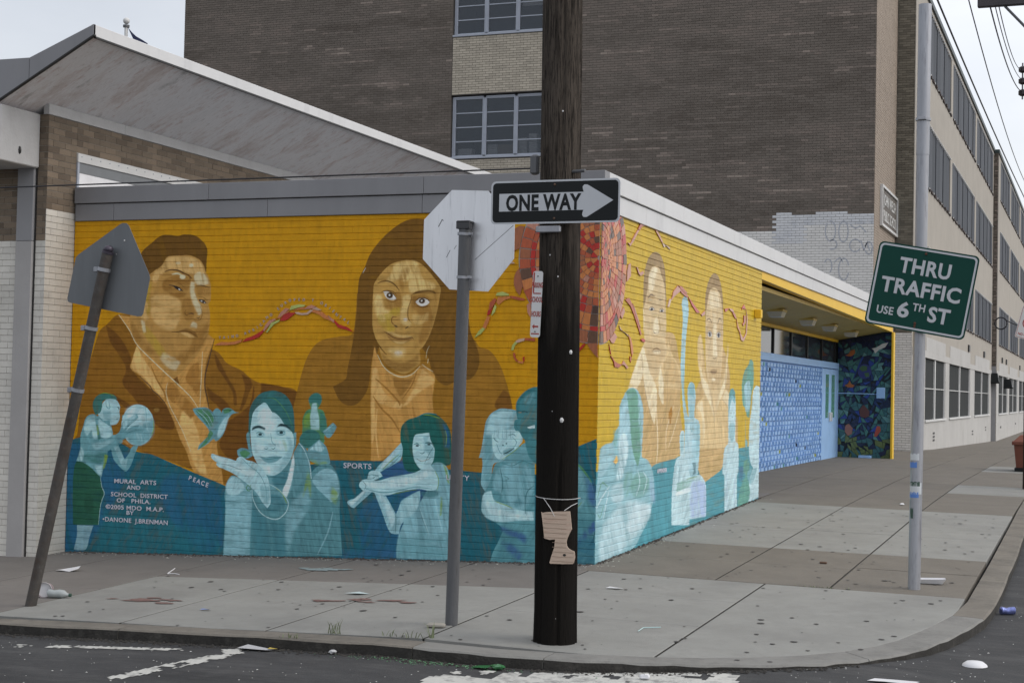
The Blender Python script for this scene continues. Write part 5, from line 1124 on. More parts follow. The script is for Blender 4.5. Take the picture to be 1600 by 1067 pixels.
# ---------------------------------------------------------------- lettering on the mural
def text_mesh(s,size,sx=1.0,bold=0.0,align='LEFT'):
    cu=bpy.data.curves.new('t','FONT'); cu.body=s; cu.size=size; cu.align_x=align; cu.align_y='BOTTOM_BASELINE'; cu.offset=bold; cu.extrude=.0008; cu.resolution_u=3; cu.space_character=1.06
    o=bpy.data.objects.new('t',cu); COL.objects.link(o); dg=bpy.context.evaluated_depsgraph_get(); dg.update()
    me=bpy.data.meshes.new_from_object(o.evaluated_get(dg)); bpy.data.objects.remove(o); bpy.data.curves.remove(cu)
    co=np.zeros(len(me.vertices)*3,np.float32); me.vertices.foreach_get('co',co); co=co.reshape(-1,3); co[:,0]*=sx; me.vertices.foreach_set('co',co.ravel()); me.update()
    return me
def letter(s,size,m,parent,loc,rot=(math.pi/2,0,0),sx=1,bold=0,align='LEFT',name='lettering'):
    me=text_mesh(s,size,sx,bold,align); me.materials.append(m); o=bpy.data.objects.new(name,me); COL.objects.link(o); o.location=loc; o.rotation_euler=rot; o.parent=parent; return o
LW=simple('letter_white',(.60,.60,.68),.5); LG=simple('letter_grey_metal',(.42,.40,.42),.35,metal=.5)
for s,x,z,h,wid in [('MURAL  ARTS', -5.425, 0.474, 0.0638, 0.534), ('AND', -5.259, 0.413, 0.0613, 0.17), ('SCHOOL  DISTRICT', -5.461, 0.332, 0.0637, 0.718), ('OF   PHILA.', -5.385, 0.27, 0.0625, 0.429), ('©2005 MDO  M.A.P.', -5.521, 0.195, 0.0637, 0.735), ('BY', -5.258, 0.143, 0.0613, 0.097), ('•DANONE  J.BRENMAN', -5.558, 0.059, 0.0663, 0.824), ('SPORTS', -2.675, 0.74, 0.075, 0.316), ('UNITY', -1.545, 0.667, 0.07, 0.253)]:
    o=letter(s,h,LW,mb_,(x,-.0105,z),(math.pi/2,0,0),1,.0010); o.scale=(wid/max(v.co.x for v in o.data.vertices),1,1)
def fit(s,h,m,par,x0,x1,y,z,bold=.004):
    o=letter(s,h,m,par,(x0,y,z),(math.pi/2,0,0),1,bold); a=min(v.co.x for v in o.data.vertices); b=max(v.co.x for v in o.data.vertices); k=(x1-x0)/(b-a); o.scale=(k,1,1); o.location.x=x0-a*k; return o
for ch,x,z,a in [('T', -4.157, 2.03, 0.06), ('A', -4.105, 2.033, 0.068), ('I', -4.053, 2.037, 0.103), ('N', -4.001, 2.044, 0.138), ('O', -3.949, 2.051, 0.192), ('A', -3.848, 2.079, 0.325), ('F', -3.799, 2.097, 0.362), ('R', -3.75, 2.115, 0.451), ('I', -3.705, 2.142, 0.553), ('C', -3.661, 2.17, 0.723), ('A', -3.628, 2.21, 0.806), ('N', -3.592, 2.247, 0.657), ('O', -3.546, 2.273, 0.572), ('E', -3.464, 2.337, 0.673), ('U', -3.423, 2.369, 0.606), ('R', -3.379, 2.397, 0.507), ('O', -3.332, 2.42, 0.274), ('P', -3.28, 2.425, 0.11), ('E', -3.228, 2.429, 0.008), ('O', -3.175, 2.426, -0.055), ('Y', -3.071, 2.422, -0.116), ('O', -2.972, 2.393, -0.414), ('R', -2.925, 2.369, -0.493), ('I', -2.88, 2.343, -0.587), ('E', -2.838, 2.312, -0.685), ('N', -2.799, 2.277, -0.626), ('T', -2.755, 2.25, -0.505), ('A', -2.707, 2.228, -0.522), ('L', -2.664, 2.198, -0.612)]:
    letter(ch,.040,LG,mb_,(x,-.012,z),(math.pi/2,-a,0),.95,.0008,'CENTER')
for ch,x,z,a in [('P', -4.48, 0.544, -0.3), ('E', -4.428, 0.528, -0.3), ('A', -4.376, 0.512, -0.3), ('C', -4.323, 0.496, -0.3), ('E', -4.272, 0.48, -0.3)]:
    letter(ch,.066,LW,mb_,(x,-.0105,z),(math.pi/2,-a,0),.95,.0018,'CENTER')
letter('APPENDER',.062,LW,mb_,(.0125,2.112,0.701),(math.pi/2,0,math.pi/2),1.25,.002)
# ---------------------------------------------------------------- school building behind
sb=empty('school_building',(-.96,25.5,0)); tag(sb,'tall dark brown brick school block rising behind the low mural building','building')
def P0(o): return o
OFF=Vector((-.96,25.5,0)); 
class Sub:   # children are built in world metres; their parent sits at OFF
    pass
def put(o,par_loc): o.location=Vector(o.location)-Vector(par_loc); return o
sbw=sb; sb.location=(0,0,0)
q=MB(); q.box(-21.54,-12.71,25.512,38,-.5,13.38); q.box(-9.89,-.97,25.512,38,-.5,13.38); q.box(-12.71,-9.89,25.512,38,-.5,8.0); q.box(-12.71,-9.89,25.512,38,9.80,11.46); q.box(-12.71,-9.89,25.512,38,13.2,13.38); q.box(-12.71,-9.89,28,38,8.0,13.2); q.build('wall',M['brown_joint'],sb)
q=MB(); q.box(-12.70,-9.90,27.2,27.9,7.9,13.2); q.build('interior',simple('dim_room',(.05,.055,.06),.9),sb)
def br_r(u,z):
    a=hnoise(u*.55,z*2.6,1); b=hnoise(u*1.6,z*7.0,2); c=rng.uniform(0,1,len(u)); s=hnoise(u*1.1,z*14.7,5)
    return np.clip(.12+.38*a+.2*b+.25*c+np.where(s>.80,.5*hnoise(u*.4,z*1.5,12),0)-.1,0,1)
def br_m(u,z):
    rag=.13*(hnoise(u*2.2,z*0,9)-.5)
    w1=(u>-3.46)&(z<6.24+rag*.7); w2=(u>-4.9)&(z<5.82)&(u<=-3.46)
    old=(u>-2.9)&((z<6.24)); bl=w1&((z>5.95)|((u<-2.7)&(z>5.5)))
    return np.where(bl,2,np.where(w1|w2,1,0))
brickwork('brickwork',[(-21.55,-12.70,3.3,13.38),(-9.90,-.962,3.3,13.38)],'F',25.512,[M['brown'],M['whitep'],M['whitep_blue']],sb,depth=.009,gzz=.008,gu=.006,bev=.002,mfun=br_m,rfun=br_r)
brickwork('brickwork',[(-12.69,-9.91,3.3,7.97),(-12.69,-9.91,9.82,11.44),(-12.69,-9.91,13.2,13.38)],'F',25.512,[M['tan']],sb,depth=.004,gzz=.010,gu=.009,bev=.002)
# side strip of the block and the set back face with it
q=MB(); q.box(-1.35,-.965,25.53,29.68,-.3,13.38); q.build('wall',M['tan_joint'],sb)
def tanr(u,z): return rng.uniform(.2,.8,len(u))
brickwork('brickwork',[(25.51,29.68,3.3,13.38)],'R',-.965,[M['tan_side']],sb,depth=.010,gzz=.007,gu=.004,bev=.001)
q=MB(); q.box(-1.0,-.475,29.71,33,-.3,13.38); q.build('wall',M['brown_joint'],sb)
brickwork('brickwork',[(-.95,-.47,.0,13.38)],'F',29.71,[mat('olive_brown_brick',(.17,.155,.125),.85,.1,3,.3,60,rnd=[(0,(.75,.75,.75)),(1,(1.25,1.25,1.25))]),M['whitep']],sb,depth=.010,gzz=.009,gu=.006,bev=.002,mfun=lambda u,z:np.where(z<3.4,1,0))
q=MB(); q.box(-21.6,-.90,25.45,38,13.39,13.55); q.box(-1.0,-.40,29.65,62.3,13.39,13.55); q.box(-1.0,-.20,62.3,140,13.35,13.52); q.build('roof_cap',simple('dark_green_gutter',(.03,.045,.045),.5),sb)
# graffiti strokes on the white patch
GR=simple('faded_blue_spray',(.40,.42,.47),.7)
def ribbon3(path,w,y,name,m,par):
    q=MB()
    for (a,b),(c,d) in zip(path[:-1],path[1:]):
        L=math.hypot(c-a,d-b) or 1e-6; nx,nz=-(d-b)/L*w/2,(c-a)/L*w/2
        q.add([(a+nx,y,b+nz),(c+nx,y,d+nz),(c-nx,y,d-nz),(a-nx,y,b-nz)],[(0,1,2,3)])
    return q.build(name,m,par)
def loop(cx,cz,rx,rz,a0,a1,n=14): return [(cx+rx*math.cos(math.radians(a0+(a1-a0)*k/n)),cz+rz*math.sin(math.radians(a0+(a1-a0)*k/n))) for k in range(n+1)]
gr_=[loop(-2.05,5.80,.13,.26,100,-230),loop(-1.72,5.78,.12,.27,60,-300),[(-1.55,5.95),(-1.42,5.85),(-1.30,5.92),(-1.15,5.75)],loop(-1.42,5.42,.14,.16,30,330),[(-1.28,5.55),(-1.2,5.3),(-1.12,5.5),(-1.06,5.28)],loop(-1.08,5.35,.09,.16,-160,170),loop(-2.0,5.45,.12,.12,120,-120),loop(-1.7,4.82,.13,.28,20,340),[(-1.95,5.0),(-1.8,5.12),(-1.72,5.0)],loop(-2.1,4.9,.10,.18,150,-60),[(-2.3,4.5),(-2.1,4.4),(-1.95,4.48)]]
for g_ in gr_: ribbon3(g_,.028,25.4985,'graffiti_stroke',GR,sb)
# window bay: 2 windows of three casements, four lights each
room=simple('pale_blind',(.30,.33,.38),.8)
def bay(z0,z1,rows,lab):
    fr=MB(); y0,y1=25.60,25.66
    for x in (-12.685,-11.75,-10.81,-9.985): fr.box(x,x+.075,y0,y1,z0,z1)
    fr.box(-12.61,-9.985,y0,y1,z1-.05,z1); fr.box(-12.61,-9.985,y0,y1,z0,z0+.05); fr=fr.build('window',M['frame'],sb)
    for a,b in ((-12.61,-11.75),(-11.675,-10.81),(-10.735,-9.985)):
        h=(z1-z0-.1)/rows
        for r in range(rows):
            c=z0+.05+r*h
            s=MB(); s.box(a+.02,b-.02,y0+.01,y0+.045,c+h-.028,c+h); s.build('glazing_bar',M['ledge'] if False else M['frame'],fr)
            g_=MB(); g_.box(a+.03,b-.03,y0+.022,y0+.028,c+.004,c+h-.03); g_.build('pane',glassr,fr)
        for c0,c1 in ((a,a+.022),(b-.022,b)): s=MB(); s.box(c0,c1,y0-.015,y0+.045,z0+.05,z1-.05); s.build('casement_frame',M['frame'],fr)
    s=MB(); s.bbox(-12.69,-9.92,25.47,25.60,z0-.06,z0-.005,.004); s.build('sill',M['frame'],fr)
glassr=bpy.data.materials.new('school_window_glass'); glassr.use_nodes=True; _n=glassr.node_tree.nodes; _b=_n['Principled BSDF']; _b.inputs['Base Color'].default_value=(.035,.05,.07,1); _b.inputs['Roughness'].default_value=.03; _b.inputs['Transmission Weight'].default_value=.0; _b.inputs['Alpha'].default_value=.48; _b.inputs['Specular IOR Level'].default_value=.9
bay(8.06,9.77,4,'lower'); bay(11.51,13.19,4,'upper')
# things on the window ledge inside
paperm=simple('stacked_paper',(.80,.81,.83),.8); cardm=simple('brown_carton',(.30,.25,.20),.9)
q=MB(); q.box(-12.6,-9.95,25.67,26.2,8.0,8.08); q.build('inner_sill',M['frame'],sb)
def stack(x,n,wd,lab):
    e=empty('paper_stack',(x,25.85,8.08)); tag(e,lab,'paper stack','paper stacks inside the lower school window'); z=0
    rr=random.Random(int(-x*100))
    for k in range(n):
        h=.055+rr.uniform(-.01,.015); a=rr.uniform(-.015,.015); q=MB(); q.bbox(-wd/2+a,wd/2+a,-.12,.12,z,z+h-.006,.004); q.build('ream',paperm,e); z+=h
stack(-12.35,4,.42,'low wide pile of white paper in the left pane of the lower window'); stack(-11.5,6,.30,'knee high pile of paper at the left of the middle lower window pane'); stack(-10.62,9,.26,'tall pile of paper reams in the right lower window pane'); stack(-10.30,10,.24,'tallest pile of paper beside the pole in the right lower window pane')
q=MB(); q.bbox(-11.33,-10.88,25.70,26.0,8.081,8.40,.006); o=q.build('carton',cardm); tag(o,'open brown cardboard carton behind the middle pane of the lower window','carton')
# white stack drape in the upper window
q=MB(); q.prism([(-10.70,12.25),(-10.05,12.25),(-10.0,12.6),(-10.15,12.95),(-10.5,12.95),(-10.66,12.6)],.05,'y',25.72); o=q.build('paper_stack',paperm); tag(o,'pale crumpled sheet hanging behind the upper right window pane','sheet')
# facade along the street
scr=mat('grey_window_screen',(.055,.062,.075),.7,.25,1.5,.2,30,grain=(1,1,.15)); scr2=mat('lighter_window_screen',(.075,.083,.098),.7,.2,1.5,.2,30)
fb=mat('ground_floor_screen',(.020,.023,.023),.8,.5,2.2,.1,20,grain=(1,3,.25))
M['dl']=simple('dark_ledge_rust',(.07,.055,.05),.8)
M['whitef']=mat('greyish_white_paint',(.47,.462,.445),.7,.08,.6,.3,30,stains=[(.9,.5,.75,(.34,.33,.31),.5)])
def facade(X,ya,yb,bays,zt,z0,ub=None):
    ub=ub or [(c-.3,d+.5) for c,d in bays]
    # full-length bands
    q=MB()
    for (a,b) in ((3.0,4.28),(6.12,7.86),(9.78,11.28),(13.22,zt)): q.box(X-.35,X,ya,yb,a,b)
    for (a,b) in ((4.28,6.12),(7.86,9.78),(11.28,13.22)):
        ys=[ya]+[v for p in ub for v in p]+[yb]
        for c,d in zip(ys[0::2],ys[1::2]): 
            if d>c: q.box(X-.35,X,c,d,a,b)
    q.build('wall',M['cream'],sb)
    q=MB(); q.box(X-.35,X,ya,yb,z0-.6,.93)
    ys=[ya]+[v for p in bays for v in p]+[yb]
    for c,d in zip(ys[0::2],ys[1::2]): q.box(X-.35,X,c,d,.93,2.80)
    q.box(X-.35,X+.015,ya,yb,2.80,2.998); q.build('painted_wall',M['whitef'],sb)
    for c,d in bays:
        q=MB(); q.box(X-.01,X+.012,c+.1,d-.15,3.0,3.42); q.build('painted_panel',M['whitef'],sb)
        # ground floor window
        fr=MB(); m1=(c+d)/2
        fr.box(X-.06,X-.02,c,c+.10,.935,2.795); fr.box(X-.06,X-.02,d-.1,d,.935,2.795); fr.box(X-.06,X-.02,m1-.12,m1+.12,.935,2.795); fr.box(X-.06,X-.03,c+.1,m1-.12,1.87,1.895); fr.box(X-.06,X-.03,m1+.12,d-.1,1.87,1.895)
        fr=fr.build('window',M['ledge'],sb)
        for e_,f_ in ((c+.10,m1-.12),(m1+.12,d-.10)):
            for u_,v_ in ((.935,1.868),(1.897,2.795)):
                p_=MB(); p_.box(X-.075,X-.062,e_,f_,u_,v_); p_.build('screen',fb,fr)
        s=MB(); s.bbox(X-.06,X+.05,c-.05,d+.05,.87,.932,.004); s.build('sill',M['ledge'],fr)
    for c,d in ub:
        # upper screens, folded vertical sheets standing just proud of the wall with bolted edges
        for (u_,v_) in ((4.30,6.10),(7.90,9.76),(11.32,13.18)):
            fr=MB(); n=max(3,int((d-c)/1.1)); L=(d-c-.1)/n
            fr.box(X-.14,X-.12,c,d,u_-.01,v_+.01); fr=fr.build('window',M['frame_dark'],sb)
            for k in range(n):
                y0_=c+.05+k*L; p_=MB(); xo=X-.02-(k%2)*.02; p_.box(xo,xo+.015,y0_+.01,y0_+L-.01,u_,v_); p_.build('screen',scr if k%3 else scr2,fr)
            b=MB()
            for k in range(int((d-c)/.42)):
                yy=c+.15+k*.42; b.bbox(X-.01,X+.05,yy,yy+.07,v_-.03,v_+.03,.004); 
                if k%3==0: b.bbox(X-.01,X+.05,yy,yy+.09,u_-.05,u_+.0,.004)
            b.build('bolts',M['ledge'],fr)['kind']='stuff'
            b=MB(); [b.box(X-.01,X+.03+.03*math.sin(k*2.3),c+(d-c)*k/24,c+(d-c)*(k+.9)/24,u_-.05-.03*abs(math.sin(k*1.7)),u_-.004) for k in range(24)]; b.build('ledge',M['dl'],fr)['kind']='stuff'
M['dl']=simple('dark_ledge',(.07,.055,.05),.8)
facade(-.46,29.72,62.3,[(33.2,39.5),(40.9,49.8),(52.1,60.9)],13.38,-.2,[(33.2,40.35),(41.05,51.1),(51.8,61.9)])
facade(-.26,62.78,140,[(64.5,72),(73.6,82),(84,93),(95,104),(106,115),(117,126)],13.34,-.3)
q=MB(); q.box(-.62,-.262,62.31,62.77,-.9,13.34); q.build('pilaster',M['brown_joint'],sb)
brickwork('brickwork',[(-.46,-.262,3.2,13.34)],'F',62.308,[M['brown']],sb,depth=.02,gzz=.014,gu=.01,bev=.002)
q=MB(); q.box(-.46,-.258,62.26,62.30,-.5,3.19); q.build('pilaster_base',M['column'],sb)
for y_,z_ in ((35.6,.25),(35.6,.36),(35.6,.47),(51,.15),(51,.27),(58.5,.2),(58.5,.32),(66,.2),(80,.2)):
    q=MB(); q.box(-.464,-.452,y_,y_+.55,z_,z_+.06) if y_<62 else q.box(-.264,-.252,y_,y_+.8,z_,z_+.1); q.build('vent_slot',M['frame_dark'],sb)
for y_ in (48.5,56.8,66.5,70,84): 
    q=MB(); X_=-.46 if y_<62 else -.26; q.bbox(X_-.005,X_+.06,y_,y_+.5,3.45,3.72,.01); q.build('vent_box',M['frame_dark'],sb)
# school name board on the side strip
nb=empty('name_board',(-.953,28.1,6.57),(0,0,0)); tag(nb,'framed school name board with white letters on the tan side strip','sign')
q=MB(); q.bbox(0,.04,-1.5,1.5,-.46,.46,.005); q.build('board',simple('brown_board',(.13,.115,.10),.7),nb)
q=MB()
for a in ((-1.6,-1.52,-.54,.54),(1.52,1.6,-.54,.54)): q.bbox(.0,.075,*a,.004)
q.bbox(0,.075,-1.519,1.519,.47,.54,.004); q.bbox(0,.075,-1.519,1.519,-.54,-.47,.004); q.build('frame',M['ledge'],nb)
LB=simple('board_letters',(.66,.66,.64),.5)
letter('JOHN WELSH',.40,LB,nb,(.05,0,.06),(math.pi/2,0,math.pi/2),.95,.006,'CENTER'); letter('PUBLIC SCHOOL',.40,LB,nb,(.05,.05,-.36),(math.pi/2,0,math.pi/2),.83,.006,'CENTER')
# ---------------------------------------------------------------- left wing with the tilted canopy roof
wg=empty('school_wing',(0,0,0)); tag(wg,'brick wing at the left with white painted lower wall and a tilted concrete canopy roof','building')
WX=-6.04
q=MB(); q.box(-6.6,WX-.008,-.482,25.3,-.7,4.40); q.box(-16,-6.601,-.482,1.0,-.9,4.6); q.build('wall',M['wingjoint'],wg)
def wm(u,z): return np.where(z<3.375,0,1)
def wm2(u,z): return np.where(z<3.03,0,1)
brickwork('brickwork',[(-.49,.0,-.406,4.39),(0.0,12,4.06,4.39),(6.2,12,3.6,4.06)],'R',WX-.008,[M['wingw'],M['wingb']],wg,depth=.006,gzz=.005,gu=.003,bev=.0015,mfun=wm,single=lambda b:b[1]<=.001 and b[3]<3.38)
brickwork('brickwork',[(-6.17,WX-.002,-.474,4.40),(-12,-6.41,-.61,3.95)],'F',-.482,[M['wingw'],M['wingb']],wg,depth=.006,gzz=.005,gu=.003,bev=.0015,mfun=wm2)
q=MB(); q.bbox(-6.40,-6.185,-.53,-.44,3.04,3.95,.006); q.build('column',M['column'],wg)
q=MB(); q.bbox(-6.40,-6.185,-.53,-.44,-.45,3.038,.006); q.build('column',mat('light_painted_concrete',(.36,.35,.345),.75,.08,2,.2,50),wg)
q=MB(); q.box(-6.184,-6.172,-.50,-.44,-.4,4.4); q.build('joint_strip',M['frame_dark'],wg)
q=MB()
for a,b in ((-.51,.85),(.853,3.1),(3.103,6.0),(6.003,12)): q.bbox(-6.10,WX+.012,a,b,4.395,4.508,.003)
q.build('coping',M['concrete_white'],wg)
q=MB(); q.bbox(-6.9,-6.15,-1.13,-.492,3.82,4.40,.01); q.build('beam',M['concrete_white'],wg)
zu=lambda x:5.034+.52*(x+5.04)
q=MB(); q.prism([(-7.4,zu(-7.4)),(-5.06,zu(-5.06)),(-5.06,5.12),(-5.8,4.82),(-7.4,4.84)],22,'y',-1.10); q.build('roof_slab',M['concrete_soffit'],wg)
q=MB(); q.bbox(-5.059,-5.03,-1.13,22,5.03,5.150,.004); q.build('fascia_panel',M['fascia_lit'],wg)
q=MB(); q.prism([(-5.805,zu(-5.805)),(-5.03,zu(-5.03)),(-5.03,5.150),(-5.805,4.856)],-.03,'y',-1.101); q.build('fascia_panel',M['fascia'],wg)
q=MB(); q.prism([(-7.4,zu(-7.4)),(-5.812,zu(-5.812)),(-5.812,4.856),(-7.4,4.862)],-.028,'y',-1.101); q.build('fascia_panel',M['fascia'],wg)
q=MB(); q.prism([(-7.4,zu(-7.4)-.012),(-5.02,zu(-5.02)-.012),(-5.02,zu(-5.02)+.002),(-7.4,zu(-7.4)+.002)],-.04,'y',-1.10); q.build('drip_edge',M['frame_dark'],wg)
q=MB(); q.box(-5.045,-5.02,-1.10,22,5.012,5.029); q.build('drip_edge',M['frame_dark'],wg)
q=MB(); q.sphere((-6.148,-.82,3.965),.02,8,2.2); q.build('hole',M['frame_dark'],wg)
# shuttered clerestory over the low roof
q=MB(); q.bbox(WX-.03,WX+.02,-.0,6.2,3.955,4.055,.004); q.build('window_head',M['ledge'],wg)
q=MB()
for k in range(36): q.sphere((WX+.021,.06+k*.17,4.02),.008,6)
q.build('rivets',M['frame'],wg)
q=MB(); q.box(WX-.05,WX+.004,.036,6.2,3.845,3.954); q.build('shutter',simple('grey_shutter',(.19,.20,.21),.5),wg)
q=MB(); q.box(WX-.05,WX-.002,.036,6.2,3.55,3.843); q.build('sheet_panel',simple('white_cloth_sheet',(.80,.80,.82),.7),wg)
q=MB(); q.bbox(WX-.03,WX+.015,-.0,.035,3.67,3.952,.003); q.build('window_jamb',M['frame'],wg)
# ---------------------------------------------------------------- buildings and poles are done; wooden utility pole at the corner
woodm=mat('weathered_pole_wood',(.046,.033,.025),.95,.45,5,.9,60,spec=.1,grain=(3,3,.16),stains=[(9,.50,.66,(.018,.014,.012),.8),(30,.60,.70,(.14,.10,.075),.35)])
def tarred(m,z0,z1):
    t=m.node_tree; n=t.nodes; l=t.links; bs=n['Principled BSDF']; old=bs.inputs['Base Color'].links[0].from_socket; g_=n.new('ShaderNodeNewGeometry'); sx=n.new('ShaderNodeSeparateXYZ'); l.new(g_.outputs['Position'],sx.inputs[0])
    mp_=n.new('ShaderNodeMapping'); mp_.inputs['Scale'].default_value=(9,9,.7); l.new(g_.outputs['Position'],mp_.inputs[0]); nz=n.new('ShaderNodeTexNoise'); nz.inputs['Scale'].default_value=2; nz.inputs['Detail'].default_value=5; l.new(mp_.outputs[0],nz.inputs['Vector'])
    a=n.new('ShaderNodeMath'); a.operation='MULTIPLY_ADD'; l.new(nz.outputs[0],a.inputs[0]); a.inputs[1].default_value=1.6; l.new(sx.outputs['Z'],a.inputs[2]); r=n.new('ShaderNodeMapRange'); l.new(a.outputs[0],r.inputs['Value']); r.inputs['From Min'].default_value=z0+.8; r.inputs['From Max'].default_value=z1+.8; r.inputs['To Min'].default_value=1; r.inputs['To Max'].default_value=0
    mx=n.new('ShaderNodeMix'); mx.data_type='RGBA'; l.new(r.outputs[0],mx.inputs['Factor']); l.new(old,mx.inputs['A']); mx.inputs['B'].default_value=(.0105,.0093,.0082,1); l.new(mx.outputs['Result'],bs.inputs['Base Color'])
tarm=mat('tarred_pole_wood',(.013,.0112,.010),.95,.45,5,.9,60,spec=.08,grain=(3,3,.16),stains=[(14,.60,.72,(.045,.040,.036),.5),(60,.68,.74,(.35,.35,.33),.4)])
def wood_pole(name,base,top,r0,r1,mats,split,n=44,seed=1,lab='',cat='utility pole'):
    rr=random.Random(seed); ph=[rr.uniform(-1,1) for _ in range(n)]; cr_=[rr.random()<.22 for _ in range(n)]
    v=[];f=[];mi=[]; K=40; H=top[2]-base[2]
    for i in range(K+1):
        t=i/K; c=Vector(base).lerp(Vector(top),t); R_=r0+(r1-r0)*t
        if t<.02: R_*=1.03
        for k in range(n):
            a=2*math.pi*k/n; d=.0022*ph[k]*math.sin(t*9+k)+.002*ph[(k*7+i)%n]*.6
            if cr_[k] and math.sin(t*17+k*3)>-.2: d-=.012
            v.append((c.x+(R_+d)*math.cos(a),c.y+(R_+d)*math.sin(a),c.z))
    for i in range(K):
        for k in range(n): f.append((i*n+k,i*n+(k+1)%n,(i+1)*n+(k+1)%n,(i+1)*n+k)); mi.append(1 if base[2]+H*(i+.5)/K<split+.12*math.sin(k*.9)+.1*math.sin(k*2.3) else 0)
    f.append(tuple(range(K*n,(K+1)*n))); mi.append(0)
    me=bpy.data.meshes.new('shaft'); me.from_pydata(v,[],f); [me.materials.append(m) for m in mats]; me.polygons.foreach_set('material_index',mi)
    me.polygons.foreach_set('use_smooth',[False]*len(f)); e=empty(name,base); tag(e,lab,cat)
    o=bpy.data.objects.new('shaft',me); COL.objects.link(o); o.parent=e; o.location=-Vector(base); return e
poleup=mat('corner_pole_wood',(.080,.067,.056),.95,.35,5,1.0,60,grain=(3,3,.16),spec=.1,stains=[(9,.50,.64,(.018,.015,.013),.8),(20,.58,.68,(.10,.09,.08),.35),(46,.50,.58,(.010,.009,.008),.8)]); tarred(poleup,1.9,3.15)
up=wood_pole('utility_pole',(.945,-3.78,-.19),(.865,-3.78,9.0),.150,.128,[poleup,poleup],2.68,seed=4,lab='thick dark wooden utility pole at the kerb in front of the mural corner')
def attach(o,e): o.parent=e; o.location=Vector(o.location)-Vector(e.location); return o
galv=mat('galvanised_steel',(.36,.37,.40),.42,.16,3,.1,40,metal=.5,grain=(3,3,.35),stains=[(7,.52,.68,(.17,.17,.19),.7),(30,.6,.7,(.20,.18,.17),.4)])
dgal=mat('dull_grey_steel',(.125,.128,.135),.5,.22,4,.25,50,metal=.35,grain=(3,3,.4),stains=[(8,.55,.7,(.06,.06,.062),.6)])
rust=mat('rusty_steel',(.085,.078,.072),.7,.35,7,.4,60,metal=.3,stains=[(9,.5,.7,(.10,.06,.04),.5),(14,.6,.7,(.16,.16,.165),.5)])
q=MB(); q.tube([(.72,-3.80,3.13),(.74,-3.80,3.20)],.022,8); q.bbox(.70,.76,-3.83,-3.77,3.08,3.22,.012); attach(q.build('cable_clamp',dgal),up)
q=MB(); q.tube([(1.01,-3.85,3.085),(1.13,-3.88,3.085)],.012,8); attach(q.build('bolt',dgal),up)
q=MB(); q.bbox(.80,.98,-3.952,-3.925,2.655,2.70,.006); attach(q.build('metal_band',galv),up)
for k,(x_,z_,s_) in enumerate(((1.04,1.83,.016),(1.0,1.36,.018),(.96,2.35,.006),(.975,1.64,.006),(.975,1.56,.005),(.94,1.42,.005),(.985,.0,.012),(1.07,1.0,.005),(.90,2.50,.005),(.97,3.5,.006))):
    q=MB(); yy=-3.78-math.sqrt(max(.0001,.143**2-(x_-.92)**2)); q.sphere((x_,yy,z_),s_,8,1.2); attach(q.build('paper_scrap' if s_>.01 else 'staple',simple('torn_white_paper',(.6,.6,.6),.8) if 'tp' not in M else M['tp']),up); M.setdefault('tp',bpy.data.materials['torn_white_paper'])
# ---------------------------------------------------------------- signs
def rrect(w,h,r,n=6,cx=0,cz=0):
    o=[]
    for (sx,sz,a0) in ((1,-1,-90),(1,1,0),(-1,1,90),(-1,-1,180)):
        for k in range(n+1):
            a=math.radians(a0+90*k/n); o.append((cx+sx*(w/2-r)+r*math.cos(a),cz+sz*(h/2-r)+r*math.sin(a)))
    return o
def plate(name,pts,m,par,y=0,t=.004): q=MB(); q.prism(pts,t,'y',y-t); return q.build(name,m,par)
black=mat('sign_black',(.008,.010,.011),.5,.15,3,.03,30,spec=.25); silver=mat('sign_silver_sheeting',(.50,.52,.55),.45,.06,3,.03,30,spec=.5,metal=.1); green=mat('sign_green',(.004,.050,.038),.6,.07,3,.03,30,spec=.2); swhite=mat('sign_white',(.62,.62,.62),.5,.06,4,.02,30); sred=simple('sign_red',(.34,.05,.04),.5)
ow=empty('one_way_sign',(.938,-3.955,2.866),(0,math.radians(.0),0)); tag(ow,'black and white ONE WAY sign with an arrow on the wooden utility pole','sign')
plate('rim',rrect(.945,.302,.035),silver,ow,0,.003); plate('plate',rrect(.918,.276,.028),black,ow,-.003,.0015)
ar=[(-.415,-.058),(.205,-.058)]+[(.20+.0,-.058)]
arrow=[(-.41,-.062),(.212,-.062),(.205,-.082),(.203,-.098),(.215,-.112),(.235,-.112),(.252,-.103),(.425,.000),(.252,.103),(.235,.112),(.215,.112),(.203,.098),(.205,.082),(.212,.062),(-.41,.062)]
plate('arrow',arrow,silver,ow,-.0045,.0012)
fit('ONE WAY',.150,black,ow,-.358,.196,-.0062,-.055,.0055)
q=MB(); q.sphere((0,-.006,.117),.009,8,1); q.sphere((0,-.006,-.117),.009,8,1); q.build('bolt',simple('rusty_bolt',(.10,.06,.04),.6),ow)
ps=empty('parking_sign',(.812,-3.93,2.158),(0,math.radians(2),math.radians(-4))); tag(ps,"narrow white parking sign with red letters on the wooden pole's left edge",'sign')
plate('plate',rrect(.075,.46,.018),swhite,ps,0,.003)
for z_ in (.075,-.205): plate('stripe',rrect(.060,.008,.002,2,0,z_),sred,ps,-.003,.001)
plate('stripe',rrect(.010,.14,.003,2,-.028,.15),sred,ps,-.003,.001)
for s_,z_ in (('PARKING',.115),('SCHOOL',.015),('HOURS',-.085)): letter(s_,.052,sred,ps,(0,-.0042,z_),(math.pi/2,0,0),.36 if len(s_)>6 else .40,.001,'CENTER')
plate('arrow',[(-.026,-.155),(-.008,-.172),(-.008,-.161),(.022,-.161),(.022,-.149),(-.008,-.149),(-.008,-.138)],sred,ps,-.003,.001)
q=MB(); q.sphere((0,-.004,.195),.006,6); q.sphere((0,-.004,-.19),.006,6); q.build('bolt',dgal,ps)
